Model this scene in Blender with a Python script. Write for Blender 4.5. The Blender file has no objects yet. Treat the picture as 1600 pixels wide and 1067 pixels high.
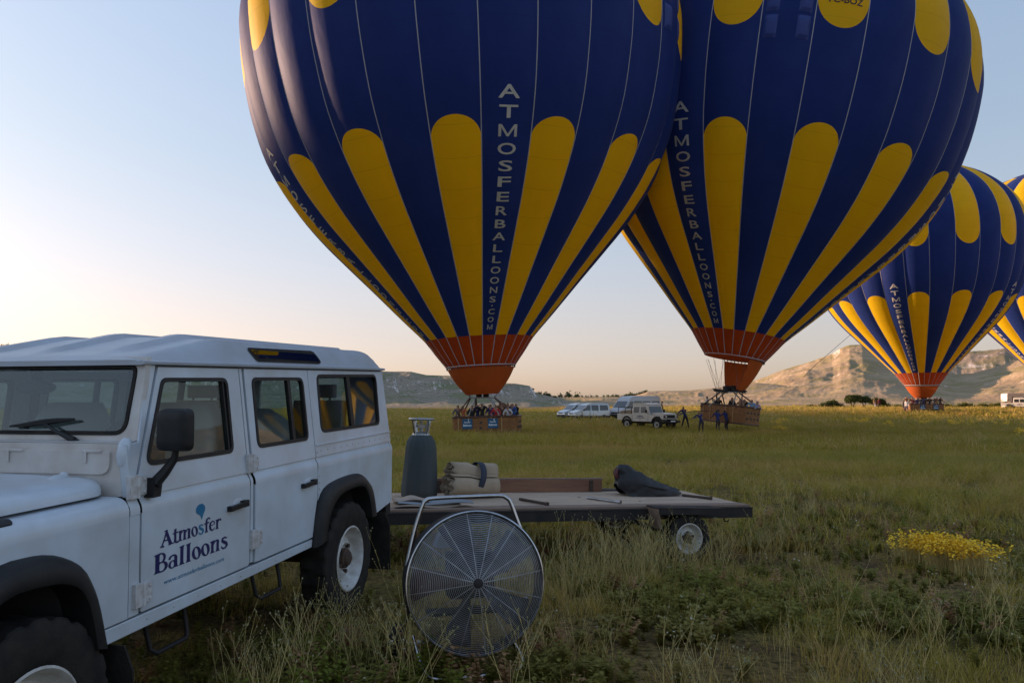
import bpy, bmesh, math, random
import numpy as np
from mathutils import Vector, Matrix, Euler
from mathutils.geometry import tessellate_polygon

PI = math.pi
R = math.radians
scene = bpy.context.scene
COL = scene.collection
random.seed(7)
rng = np.random.default_rng(11)

# ------------------------------------------------------------------ camera
FPX, CAMZ, TILT = 1200.0, 1.52, R(4.53)
CT, ST = math.cos(TILT), math.sin(TILT)
cam_d = bpy.data.cameras.new('camera')
cam_d.sensor_width = 36.0
cam_d.lens = 27.0
cam_d.clip_start = 0.05
cam_d.clip_end = 9000
cam = bpy.data.objects.new('camera', cam_d)
COL.objects.link(cam)
cam.location = (0, 0, CAMZ)
cam.rotation_euler = (PI / 2 + TILT, 0, 0)
scene.camera = cam

# ------------------------------------------------------------------ light
SUN_EL, SUN_AZ = R(8.0), R(-63.0)           # azimuth from +Y, clockwise
SAT, GAM = 0.86, 0.47
TINTS = [(0.0, (1.02, 0.795, 0.71)), (0.09, (0.97, 0.805, 0.765)), (0.17, (0.89, 0.82, 0.83)), (0.30, (0.80, 0.83, 0.88)), (0.55, (0.78, 0.87, 1.02))]
world = bpy.data.worlds.new('World')
scene.world = world
world.use_nodes = True
wn = world.node_tree.nodes
wl = world.node_tree.links
wn.clear()
sky = wn.new('ShaderNodeTexSky')
sky.sky_type = 'NISHITA'
sky.sun_disc = False
sky.sun_elevation = SUN_EL
sky.sun_rotation = SUN_AZ
sky.altitude = 1000
sky.air_density = 1.0
sky.dust_density = 4.0
sky.ozone_density = 2.6
bg = wn.new('ShaderNodeBackground')
bg.inputs['Strength'].default_value = 0.15
wo = wn.new('ShaderNodeOutputWorld')
# even grade of the dome: rosier towards the horizon, clear blue overhead, the same all the way round
hsv = wn.new('ShaderNodeHueSaturation')
hsv.inputs['Saturation'].default_value = SAT
tcw = wn.new('ShaderNodeTexCoord')
spw = wn.new('ShaderNodeSeparateXYZ')
wl.new(tcw.outputs['Generated'], spw.inputs[0])
rpw = wn.new('ShaderNodeValToRGB')
while len(rpw.color_ramp.elements) < len(TINTS): rpw.color_ramp.elements.new(0.5)
for e_, (p_, c_) in zip(rpw.color_ramp.elements, TINTS):
    e_.position = p_; e_.color = (*c_, 1)
wl.new(spw.outputs[2], rpw.inputs[0])
tint = wn.new('ShaderNodeMix'); tint.data_type = 'RGBA'; tint.blend_type = 'MULTIPLY'
tint.inputs['Factor'].default_value = 1.0
gam = wn.new('ShaderNodeGamma')                   # softer range between the sun's side and the far side
gam.inputs['Gamma'].default_value = GAM
wl.new(sky.outputs[0], hsv.inputs['Color'])
wl.new(hsv.outputs[0], gam.inputs[0])
wl.new(gam.outputs[0], tint.inputs['A'])
wl.new(rpw.outputs[0], tint.inputs['B'])
wl.new(tint.outputs['Result'], bg.inputs[0])
wl.new(bg.outputs[0], wo.inputs[0])
sun_d = bpy.data.lights.new('sun', 'SUN')
sun_d.energy = 3.0
sun_d.angle = R(0.6)
sun_d.color = (1.0, 0.64, 0.42)
sun = bpy.data.objects.new('sun', sun_d)
COL.objects.link(sun)
sdir = Vector((math.sin(SUN_AZ) * math.cos(SUN_EL), math.cos(SUN_AZ) * math.cos(SUN_EL), math.sin(SUN_EL)))
sun.rotation_euler = sdir.to_track_quat('Z', 'Y').to_euler()
sun.location = (-60, 30, 60)
scene.view_settings.view_transform = 'Standard'
scene.view_settings.look = 'None'
scene.view_settings.gamma = 1.0
scene.view_settings.use_curve_mapping = False
scene.view_settings.exposure = 1.85
scene.render.engine = 'CYCLES'

# ------------------------------------------------------------------ helpers
def ray(px, py):
    xc, yd = (px - 800) / FPX, (py - 533.5) / FPX
    return Vector((xc, CT + yd * ST, ST - yd * CT))

def at(px, py, Y):
    d = ray(px, py)
    k = Y / d.y
    return Vector((d.x * k, Y, CAMZ + d.z * k))

def smooth(a, b, x):
    t = np.clip((x - a) / (b - a), 0, 1)
    return t * t * (3 - 2 * t)

def gz(x, y):
    """height of the meadow"""
    x = np.asarray(x, float); y = np.asarray(y, float)
    z = -0.09 * np.exp(-(((x + 2.0) / 1.6) ** 2 + ((y - 2.6) / 1.3) ** 2))
    z = z - 0.25 * np.exp(-(((x - 2.0) / 3.0) ** 2 + ((y - 8.9) / 2.2) ** 2))
    z = z - 0.42 * smooth(14, 48, y) * (1 - 0.5 * smooth(70, 100, y) * smooth(5, 40, x))
    z = z + 0.55 * smooth(70, 95, y) * smooth(8, 45, x)
    z = z + 0.05 * np.sin(x * 0.37 + 1.3) * np.sin(y * 0.29) * smooth(9, 20, y)
    z = z + 0.10 * np.sin(x * 0.11 + y * 0.07) * smooth(20, 50, y)
    d = np.hypot(x, y)
    z = z - 0.6 * smooth(150, 500, d)
    return z

def gzf(x, y):
    return float(gz(x, y))

class MB:
    """collects geometry, builds one mesh object"""
    def __init__(s):
        s.v = []; s.f = []; s.m = []; s.uv = None
    def add(s, vs, fs, m=0, M=None):
        o = len(s.v)
        if M is not None:
            vs = [M @ Vector(v) for v in vs]
        s.v.extend([tuple(v) for v in vs])
        s.f.extend([tuple(i + o for i in f) for f in fs])
        s.m.extend([m] * len(fs))
        return s
    def box(s, c, d, m=0, M=None, rot=None):
        x, y, z = d[0] / 2, d[1] / 2, d[2] / 2
        vs = [Vector(p) for p in [(-x, -y, -z), (x, -y, -z), (x, y, -z), (-x, y, -z), (-x, -y, z), (x, -y, z), (x, y, z), (-x, y, z)]]
        if rot is not None:
            e = Euler(rot).to_matrix()
            vs = [e @ v for v in vs]
        vs = [v + Vector(c) for v in vs]
        return s.add(vs, [(0, 3, 2, 1), (4, 5, 6, 7), (0, 1, 5, 4), (1, 2, 6, 5), (2, 3, 7, 6), (3, 0, 4, 7)], m, M)
    def tube(s, pts, r, n=8, m=0, M=None, cap=True, closed=False):
        pts = [Vector(p) for p in pts]
        k = len(pts)
        rs = r if hasattr(r, '__len__') else [r] * k
        vs = []; fs = []
        up = None
        for i, p in enumerate(pts):
            if closed:
                t = pts[(i + 1) % k] - pts[i - 1]
            else:
                t = pts[min(i + 1, k - 1)] - pts[max(i - 1, 0)]
            t.normalize()
            if up is None:
                up = Vector((0, 0, 1)) if abs(t.z) < 0.9 else Vector((1, 0, 0))
            a = t.cross(up)
            if a.length < 1e-5:
                a = t.orthogonal()
            a.normalize(); b = a.cross(t).normalized(); up = b
            for j in range(n):
                q = 2 * PI * j / n
                vs.append(p + a * (rs[i] * math.cos(q)) + b * (rs[i] * math.sin(q)))
        L = k if closed else k - 1
        for i in range(L):
            i2 = (i + 1) % k
            for j in range(n):
                fs.append((i * n + j, i * n + (j + 1) % n, i2 * n + (j + 1) % n, i2 * n + j))
        if cap and not closed:
            fs.append(tuple(range(n)))
            fs.append(tuple((k - 1) * n + j for j in reversed(range(n))))
        return s.add(vs, fs, m, M)
    def lathe(s, prof, n=24, axis='z', m=0, M=None, ang=2 * PI):
        """prof: list of (r, h) ; spun about the axis"""
        vs = []; fs = []
        k = len(prof)
        full = abs(ang - 2 * PI) < 1e-6
        nn = n if full else n + 1
        for j in range(nn):
            q = ang * j / n
            for r, h in prof:
                a, b = r * math.cos(q), r * math.sin(q)
                vs.append({'z': (a, b, h), 'y': (a, h, b), 'x': (h, a, b)}[axis])
        for j in range(n):
            j2 = (j + 1) % nn
            for i in range(k - 1):
                fs.append((j * k + i, j2 * k + i, j2 * k + i + 1, j * k + i + 1))
        return s.add(vs, fs, m, M)
    def grid(s, P, m=0, M=None, closeu=False):
        """P[i][j] points"""
        a, b = len(P), len(P[0])
        vs = [p for row in P for p in row]
        fs = []
        for i in range(a if closeu else a - 1):
            i2 = (i + 1) % a
            for j in range(b - 1):
                fs.append((i * b + j, i2 * b + j, i2 * b + j + 1, i * b + j + 1))
        return s.add(vs, fs, m, M)
    def plate(s, loops, fn, w0, w1, m=0, M=None):
        """loops: outer + holes in 2D; fn(u,v,w)->3D; a plate between w0 and w1"""
        ls = [[Vector((p[0], p[1], 0)) for p in l] for l in loops]
        tri = tessellate_polygon(ls)
        flat = [p for l in loops for p in l]
        n = len(flat)
        vs = [fn(p[0], p[1], w0) for p in flat] + [fn(p[0], p[1], w1) for p in flat]
        fs = [tuple(t) for t in tri] + [tuple(i + n for i in reversed(t)) for t in tri]
        o = 0
        for l in loops:
            k = len(l)
            for i in range(k):
                a, b = o + i, o + (i + 1) % k
                fs.append((a, b, b + n, a + n))
            o += k
        return s.add(vs, fs, m, M)
    def ell(s, c, r, nu=12, nv=8, m=0, M=None):
        vs = []; fs = []
        for i in range(nv + 1):
            t = PI * i / nv
            for j in range(nu):
                q = 2 * PI * j / nu
                vs.append((c[0] + r[0] * math.sin(t) * math.cos(q), c[1] + r[1] * math.sin(t) * math.sin(q), c[2] + r[2] * math.cos(t)))
        for i in range(nv):
            for j in range(nu):
                fs.append((i * nu + j, (i + 1) * nu + j, (i + 1) * nu + (j + 1) % nu, i * nu + (j + 1) % nu))
        return s.add(vs, fs, m, M)
    def mesh(s, name, mats, smooth_ang=40, fix=True):
        me = bpy.data.meshes.new(name)
        me.from_pydata(s.v, [], s.f)
        if not isinstance(mats, (list, tuple)):
            mats = [mats]
        for q in mats:
            me.materials.append(q)
        me.polygons.foreach_set('material_index', s.m)
        me.update()
        if fix:
            bm = bmesh.new(); bm.from_mesh(me)
            bmesh.ops.remove_doubles(bm, verts=bm.verts, dist=1e-5)
            bmesh.ops.recalc_face_normals(bm, faces=bm.faces)
            bm.to_mesh(me); bm.free()
        if smooth_ang:
            me.shade_smooth()
            me.set_sharp_from_angle(angle=R(smooth_ang))
        return me
    def build(s, name, mats, parent=None, smooth_ang=40, bevel=0, fix=True, loc=None, rot=None):
        me = s.mesh(name, mats, smooth_ang, fix)
        return link(name, me, parent, bevel, loc, rot)

def link(name, me, parent=None, bevel=0, loc=None, rot=None):
    o = bpy.data.objects.new(name, me)
    COL.objects.link(o)
    if parent is not None:
        o.parent = parent
    if loc is not None:
        o.location = loc
    if rot is not None:
        o.rotation_euler = rot
    if bevel:
        b = o.modifiers.new('bevel', 'BEVEL')
        b.width = bevel; b.segments = 2; b.limit_method = 'ANGLE'; b.angle_limit = R(35)
        b.harden_normals = False
    return o

def tag(o, label=None, cat=None, group=None, kind=None):
    if label: o['label'] = label
    if cat: o['category'] = cat
    if group: o['group'] = group
    if kind: o['kind'] = kind
    return o

def thing(name, label, cat, loc=(0, 0, 0), rot=(0, 0, 0), group=None):
    o = bpy.data.objects.new(name, None)
    COL.objects.link(o)
    o.empty_display_size = 0.3
    o.location = loc
    o.rotation_euler = rot
    return tag(o, label, cat, group)

def copy_tree(o, parent=None):
    c = o.copy()
    COL.objects.link(c)
    c.parent = parent
    for ch in list(o.children):
        copy_tree(ch, c)
    return c

def arcpts(c, r, a0, a1, n):
    return [(c[0] + r * math.cos(a0 + (a1 - a0) * i / n), c[1] + r * math.sin(a0 + (a1 - a0) * i / n)) for i in range(n + 1)]

def rpoly(pts, rad, n=5):
    """polygon with rounded corners"""
    k = len(pts)
    rads = rad if hasattr(rad, '__len__') else [rad] * k
    out = []
    for i in range(k):
        p = Vector(pts[i]).to_2d(); a = Vector(pts[i - 1]).to_2d(); b = Vector(pts[(i + 1) % k]).to_2d()
        r = rads[i]
        if r <= 0:
            out.append((p.x, p.y)); continue
        u = (a - p).normalized(); w = (b - p).normalized()
        ang = u.angle(w)
        d = min(r / math.tan(ang / 2), 0.49 * (a - p).length, 0.49 * (b - p).length)
        p0 = p + u * d; p1 = p + w * d
        for j in range(n + 1):
            t = j / n
            q = p0 * (1 - t) ** 2 + p * 2 * t * (1 - t) + p1 * t * t
            out.append((q.x, q.y))
    return out

def inset_poly(pts, d):
    """offset a (counter-clockwise or clockwise) loop inwards by d"""
    k = len(pts)
    A = sum(pts[i][0] * pts[(i + 1) % k][1] - pts[(i + 1) % k][0] * pts[i][1] for i in range(k))
    sg = 1 if A > 0 else -1
    out = []
    for i in range(k):
        a = Vector(pts[i - 1]).to_2d(); p = Vector(pts[i]).to_2d(); b = Vector(pts[(i + 1) % k]).to_2d()
        e1 = (p - a); e2 = (b - p)
        if e1.length < 1e-7: e1 = e2
        if e2.length < 1e-7: e2 = e1
        n1 = Vector((-e1.y, e1.x)).normalized() * sg; n2 = Vector((-e2.y, e2.x)).normalized() * sg
        nn = (n1 + n2)
        if nn.length < 1e-6: nn = n1
        nn.normalize()
        c = max(0.4, nn.dot(n1))
        q = p + nn * (d / c)
        out.append((q.x, q.y))
    return out

# ------------------------------------------------------------------ materials
def nmat(name):
    m = bpy.data.materials.new(name)
    m.use_nodes = True
    nt = m.node_tree
    return m, nt, nt.nodes['Principled BSDF'], nt.nodes, nt.links

def pm(name, col, rough=0.5, metal=0.0, col2=None, scale=6.0, amt=0.5, bump=0.0, bscale=40.0, spec=0.5, coat=0.0, detail=4.0, stretch=None):
    """principled with a second colour mixed in by noise and fine relief"""
    m, nt, b, N, L = nmat(name)
    b.inputs['Base Color'].default_value = (*col, 1)
    b.inputs['Roughness'].default_value = rough
    b.inputs['Metallic'].default_value = metal
    b.inputs['Specular IOR Level'].default_value = spec
    b.inputs['Coat Weight'].default_value = coat
    b.inputs['Coat Roughness'].default_value = 0.15
    tc = N.new('ShaderNodeTexCoord')
    src = tc.outputs['Object']
    if stretch:
        mp = N.new('ShaderNodeMapping'); mp.inputs['Scale'].default_value = stretch
        L.new(src, mp.inputs[0]); src = mp.outputs[0]
    if col2 is not None:
        n = N.new('ShaderNodeTexNoise')
        n.inputs['Scale'].default_value = scale; n.inputs['Detail'].default_value = detail; n.inputs['Roughness'].default_value = 0.6
        L.new(src, n.inputs['Vector'])
        r = N.new('ShaderNodeMapRange')
        r.inputs['From Min'].default_value = 0.5 - 0.28 * (0.4 + amt) + (0.5 - amt) * 0.25
        r.inputs['From Max'].default_value = 0.5 + 0.30 * (1.4 - amt) + (0.5 - amt) * 0.2
        L.new(n.outputs[0], r.inputs[0])
        mx = N.new('ShaderNodeMix'); mx.data_type = 'RGBA'
        mx.inputs['A'].default_value = (*col, 1); mx.inputs['B'].default_value = (*col2, 1)
        L.new(r.outputs[0], mx.inputs['Factor'])
        L.new(mx.outputs['Result'], b.inputs['Base Color'])
    if bump:
        n2 = N.new('ShaderNodeTexNoise'); n2.inputs['Scale'].default_value = bscale; n2.inputs['Detail'].default_value = 5
        L.new(src, n2.inputs['Vector'])
        bp = N.new('ShaderNodeBump'); bp.inputs['Strength'].default_value = bump; bp.inputs['Distance'].default_value = 0.02
        L.new(n2.outputs[0], bp.inputs['Height'])
        L.new(bp.outputs[0], b.inputs['Normal'])
    return m

def glass_mat(name, tint=(0.84, 0.90, 0.88), refl=1.0, base=0.02):
    """thin pane: clear with a mirror sheen that grows at grazing angles"""
    m = bpy.data.materials.new(name); m.use_nodes = True
    nt = m.node_tree; N = nt.nodes; L = nt.links; N.clear()
    out = N.new('ShaderNodeOutputMaterial')
    tr = N.new('ShaderNodeBsdfTransparent'); tr.inputs[0].default_value = (*tint, 1)
    gl = N.new('ShaderNodeBsdfGlossy'); gl.inputs['Roughness'].default_value = 0.02
    gl.inputs['Color'].default_value = (refl, refl, refl, 1)
    lw = N.new('ShaderNodeLayerWeight'); lw.inputs['Blend'].default_value = 0.5
    pw = N.new('ShaderNodeMath'); pw.operation = 'POWER'; pw.inputs[1].default_value = 4.0
    L.new(lw.outputs['Facing'], pw.inputs[0])
    ad = N.new('ShaderNodeMath'); ad.operation = 'MULTIPLY_ADD'; ad.inputs[1].default_value = 0.55; ad.inputs[2].default_value = base; ad.use_clamp = True
    L.new(pw.outputs[0], ad.inputs[0])
    mx = N.new('ShaderNodeMixShader')
    L.new(ad.outputs[0], mx.inputs[0]); L.new(tr.outputs[0], mx.inputs[1]); L.new(gl.outputs[0], mx.inputs[2])
    L.new(mx.outputs[0], out.inputs[0])
    return m

M = {}
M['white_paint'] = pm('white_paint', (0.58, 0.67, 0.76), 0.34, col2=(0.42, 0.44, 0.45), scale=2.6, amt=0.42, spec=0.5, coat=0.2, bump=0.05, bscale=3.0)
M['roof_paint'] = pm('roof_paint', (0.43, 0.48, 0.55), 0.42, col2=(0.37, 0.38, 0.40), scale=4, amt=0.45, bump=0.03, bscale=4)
M['dusty_white'] = pm('dusty_white', (0.62, 0.61, 0.59), 0.5, col2=(0.42, 0.37, 0.32), scale=5, amt=0.4)
M['cream_paint'] = pm('cream_paint', (0.74, 0.70, 0.64), 0.4, col2=(0.6, 0.55, 0.48), scale=3, amt=0.35)
M['silver_paint'] = pm('silver_paint', (0.50, 0.55, 0.58), 0.3, 0.3, coat=0.3)
M['black_plastic'] = pm('black_plastic', (0.012, 0.013, 0.015), 0.5, col2=(0.026, 0.025, 0.024), scale=9, amt=0.4, bump=0.1, bscale=150, spec=0.3)
M['black_rubber'] = pm('black_rubber', (0.012, 0.012, 0.013), 0.8, col2=(0.040, 0.034, 0.027), scale=12, amt=0.4, bump=0.2, bscale=90, spec=0.25)
M['rim_paint'] = pm('rim_paint', (0.62, 0.63, 0.62), 0.45, col2=(0.30, 0.26, 0.21), scale=14, amt=0.4, bump=0.1)
M['rust'] = pm('rust', (0.10, 0.055, 0.035), 0.8, col2=(0.03, 0.025, 0.022), scale=20, amt=0.5, bump=0.3)
M['dark_steel'] = pm('dark_steel', (0.014, 0.015, 0.018), 0.65, 0.0, col2=(0.038, 0.030, 0.026), scale=7, amt=0.4, bump=0.1, spec=0.3)
M['hinge_steel'] = pm('hinge_steel', (0.58, 0.60, 0.62), 0.45, 0.0, col2=(0.34, 0.27, 0.22), scale=30, amt=0.30)
M['chrome'] = pm('chrome', (0.55, 0.56, 0.58), 0.24, 1.0, col2=(0.36, 0.35, 0.34), scale=18, amt=0.5)
M['steel'] = pm('steel', (0.40, 0.41, 0.42), 0.38, 0.9, col2=(0.20, 0.18, 0.16), scale=10, amt=0.45)
M['seat_grey'] = pm('seat_grey', (0.42, 0.43, 0.44), 0.85, bump=0.15, bscale=200)
M['interior_dark'] = pm('interior_dark', (0.05, 0.05, 0.052), 0.8)
M['interior_grey'] = pm('interior_grey', (0.24, 0.25, 0.26), 0.8)
M['interior_tan'] = pm('interior_tan', (0.22, 0.17, 0.09), 0.8, col2=(0.14, 0.11, 0.06), scale=8)
M['glass'] = glass_mat('glass')
M['windscreen_glass'] = glass_mat('windscreen_glass', (0.70, 0.77, 0.78), 1.0, 0.07)
M['tinted_glass'] = glass_mat('tinted_glass', (0.07, 0.09, 0.11), 1.0, 0.24)
M['far_glass'] = pm('far_glass', (0.03, 0.04, 0.045), 0.12, spec=0.8)
M['lettering_navy'] = pm('lettering_navy', (0.012, 0.014, 0.10), 0.4)
M['lettering_teal'] = pm('lettering_teal', (0.01, 0.16, 0.32), 0.4)
M['lettering_white'] = pm('lettering_white', (0.62, 0.60, 0.57), 0.7, col2=(0.45, 0.43, 0.40), scale=2, amt=0.5)
M['lettering_black'] = pm('lettering_black', (0.01, 0.01, 0.012), 0.6)
M['sign_blue'] = pm('sign_blue', (0.008, 0.07, 0.16), 0.5, col2=(0.01, 0.12, 0.24), scale=3)
M['white_print'] = pm('white_print', (0.75, 0.77, 0.78), 0.5)
M['lamp_glass'] = pm('lamp_glass', (0.6, 0.6, 0.58), 0.1, spec=0.8)
M['lamp_orange'] = pm('lamp_orange', (0.6, 0.18, 0.02), 0.2)
M['lamp_red'] = pm('lamp_red', (0.35, 0.02, 0.02), 0.2)
# ------------------------------------------------------------------ noise
_perm = np.random.default_rng(3).random((256, 256))
def vnoise(x, y):
    xi = np.floor(x).astype(int); yi = np.floor(y).astype(int)
    fx = x - xi; fy = y - yi
    fx = fx * fx * fx * (fx * (fx * 6 - 15) + 10); fy = fy * fy * fy * (fy * (fy * 6 - 15) + 10)
    a = _perm[xi % 256, yi % 256]; b = _perm[(xi + 1) % 256, yi % 256]
    c = _perm[xi % 256, (yi + 1) % 256]; d = _perm[(xi + 1) % 256, (yi + 1) % 256]
    return (a * (1 - fx) + b * fx) * (1 - fy) + (c * (1 - fx) + d * fx) * fy
def fbm(x, y, o=5, g=0.5):
    s = 0; a = 1; t = 0
    for i in range(o):
        s = s + a * vnoise(x + i * 17.3, y - i * 9.1); t += a
        a *= g; x = x * 2.03; y = y * 2.03
    return s / t
def ridged(x, y, o=4):
    s = 0; a = 1; t = 0
    for i in range(o):
        s = s + a * (1 - abs(2 * vnoise(x + i * 31.7, y + i * 7.7) - 1)); t += a
        a *= 0.5; x = x * 2.1; y = y * 2.1
    return s / t

# ------------------------------------------------------------------ ground material
def mixrgb(N, L, fac, a, b):
    mx = N.new('ShaderNodeMix'); mx.data_type = 'RGBA'
    for k, v in (('A', a), ('B', b)):
        if isinstance(v, tuple): mx.inputs[k].default_value = (*v, 1)
        else: L.new(v, mx.inputs[k])
    if isinstance(fac, (int, float)): mx.inputs['Factor'].default_value = fac
    else: L.new(fac, mx.inputs['Factor'])
    return mx.outputs['Result']
def noise_fac(N, L, vec, scale, lo, hi, detail=4, rough=0.55):
    n = N.new('ShaderNodeTexNoise'); n.inputs['Scale'].default_value = scale; n.inputs['Detail'].default_value = detail; n.inputs['Roughness'].default_value = rough
    L.new(vec, n.inputs['Vector'])
    r = N.new('ShaderNodeMapRange'); r.inputs['From Min'].default_value = lo; r.inputs['From Max'].default_value = hi
    L.new(n.outputs[0], r.inputs[0])
    return r.outputs[0]
def mapped(N, L, src, scale=(1, 1, 1), loc=(0, 0, 0)):
    mp = N.new('ShaderNodeMapping'); mp.inputs['Scale'].default_value = scale; mp.inputs['Location'].default_value = loc
    L.new(src, mp.inputs[0])
    return mp.outputs[0]

m, nt, b, N, L = nmat('meadow_ground')
geo = N.new('ShaderNodeNewGeometry')
P = geo.outputs['Position']
c1 = mixrgb(N, L, noise_fac(N, L, P, 0.35, 0.40, 0.62), (0.20, 0.155, 0.045), (0.32, 0.22, 0.08))
c2 = mixrgb(N, L, noise_fac(N, L, mapped(N, L, P, (0.6, 1.5, 1)), 0.12, 0.50, 0.66), c1, (0.40, 0.22, 0.11))
c3 = mixrgb(N, L, noise_fac(N, L, mapped(N, L, P, (1, 1, 1), (40, 9, 0)), 1.9, 0.50, 0.72), c2, (0.14, 0.085, 0.05))
c4 = mixrgb(N, L, noise_fac(N, L, P, 22, 0.42, 0.66), c3, (0.07, 0.058, 0.02))
L.new(c4, b.inputs['Base Color'])
b.inputs['Roughness'].default_value = 0.95
b.inputs['Specular IOR Level'].default_value = 0.1
n = N.new('ShaderNodeTexNoise'); n.inputs['Scale'].default_value = 9; n.inputs['Detail'].default_value = 8; n.inputs['Roughness'].default_value = 0.7
L.new(P, n.inputs['Vector'])
bp = N.new('ShaderNodeBump'); bp.inputs['Strength'].default_value = 0.9; bp.inputs['Distance'].default_value = 0.12
L.new(n.outputs[0], bp.inputs['Height']); L.new(bp.outputs[0], b.inputs['Normal'])
M['meadow'] = m

# ground sheet: one polar disc reaching past the hills
rad = [0.0] + list(0.4 * 1.048 ** np.arange(0, 190))
rad = np.array([r for r in rad if r < 2600] + [2600.0])
na = 300
A = np.linspace(0, 2 * PI, na, endpoint=False)
rr, aa = np.meshgrid(rad[1:], A, indexing='ij')
X = rr * np.sin(aa); Y = rr * np.cos(aa)
Z = gz(X, Y)
co = np.concatenate([[[0, 0, gzf(0, 0)]], np.stack([X, Y, Z], -1).reshape(-1, 3)])
fs = []
for j in range(na):
    fs.append((0, 1 + (j + 1) % na, 1 + j))
nr = len(rad) - 1
idx = 1 + np.arange(nr * na).reshape(nr, na)
q = np.stack([idx[:-1], np.roll(idx[:-1], -1, 1), np.roll(idx[1:], -1, 1), idx[1:]], -1).reshape(-1, 4)[:, ::-1]
me = bpy.data.meshes.new('ground')
me.from_pydata(co.tolist(), [], fs + [tuple(x) for x in q.tolist()])
me.materials.append(M['meadow']); me.shade_smooth()
ground = link('ground', me); ground['kind'] = 'structure'

# ------------------------------------------------------------------ hills
def hill_mat(name, soil, soil2, grass, tuff, tuff2, shrub, tuff_lo, tuff_hi, sc=1.0, shrub_lo=0.60):
    m, nt, b, N, L = nmat(name)
    geo = N.new('ShaderNodeNewGeometry'); P = geo.outputs['Position']
    sep = N.new('ShaderNodeSeparateXYZ'); L.new(geo.outputs['True Normal'], sep.inputs[0])
    c = mixrgb(N, L, noise_fac(N, L, P, 0.012 * sc, 0.40, 0.60), soil, soil2)
    c = mixrgb(N, L, noise_fac(N, L, mapped(N, L, P, (1, 1, 3), (200, 30, 0)), 0.02 * sc, 0.48, 0.62, 6), c, grass)
    # pale tuff shows where the slope is steep, broken up by noise
    nz = N.new('ShaderNodeTexNoise'); nz.inputs['Scale'].default_value = 0.035 * sc; nz.inputs['Detail'].default_value = 7; nz.inputs['Roughness'].default_value = 0.65
    L.new(mapped(N, L, P, (1, 1, 2.5)), nz.inputs['Vector'])
    st = N.new('ShaderNodeMath'); st.operation = 'SUBTRACT'; st.inputs[0].default_value = 1.0; L.new(sep.outputs['Z'], st.inputs[1])
    st2 = N.new('ShaderNodeMath'); st2.operation = 'MULTIPLY_ADD'; L.new(nz.outputs[0], st2.inputs[0]); st2.inputs[1].default_value = 0.62; L.new(st.outputs[0], st2.inputs[2])
    rg = N.new('ShaderNodeMapRange'); rg.inputs['From Min'].default_value = tuff_lo; rg.inputs['From Max'].default_value = tuff_hi
    L.new(st2.outputs[0], rg.inputs[0])
    wv = noise_fac(N, L, mapped(N, L, P, (0.3, 0.3, 9)), 0.09 * sc, 0.42, 0.60, 5)
    t = mixrgb(N, L, wv, tuff, tuff2)
    c = mixrgb(N, L, rg.outputs[0], c, t)
    sh = noise_fac(N, L, P, 0.22 * sc, shrub_lo, shrub_lo + 0.06, 5, 0.7)
    c = mixrgb(N, L, sh, c, shrub)
    L.new(c, b.inputs['Base Color'])
    b.inputs['Roughness'].default_value = 0.95
    b.inputs['Specular IOR Level'].default_value = 0.05
    n2 = N.new('ShaderNodeTexNoise'); n2.inputs['Scale'].default_value = 0.25 * sc; n2.inputs['Detail'].default_value = 8; n2.inputs['Roughness'].default_value = 0.7
    L.new(P, n2.inputs['Vector'])
    bp = N.new('ShaderNodeBump'); bp.inputs['Strength'].default_value = 0.8; bp.inputs['Distance'].default_value = 1.6 / sc
    L.new(n2.outputs[0], bp.inputs['Height']); L.new(bp.outputs[0], b.inputs['Normal'])
    return m

M['left_hill'] = hill_mat('left_hill', (0.25, 0.215, 0.155), (0.30, 0.25, 0.19), (0.19, 0.19, 0.10), (0.72, 0.66, 0.61), (0.45, 0.39, 0.35), (0.09, 0.09, 0.06), 0.42, 0.54, 2.2, 0.57)
M['right_hill'] = hill_mat('right_hill', (0.33, 0.24, 0.15), (0.40, 0.30, 0.19), (0.28, 0.23, 0.11), (0.66, 0.60, 0.54), (0.42, 0.35, 0.30), (0.10, 0.10, 0.06), 0.475, 0.55, 1.5, 0.63)
M['far_hill'] = hill_mat('far_hill', (0.28, 0.21, 0.15), (0.32, 0.25, 0.18), (0.22, 0.19, 0.11), (0.52, 0.48, 0.45), (0.30, 0.26, 0.24), (0.10, 0.095, 0.075), 0.40, 0.50, 0.7, 0.64)

def px_ctrl(pts, rc):
    out = []
    for x, y in pts:
        d = ray(x, y)
        out.append((math.degrees(math.atan2(d.x, d.y)), CAMZ + rc * d.z / math.hypot(d.x, d.y)))
    return out

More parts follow.
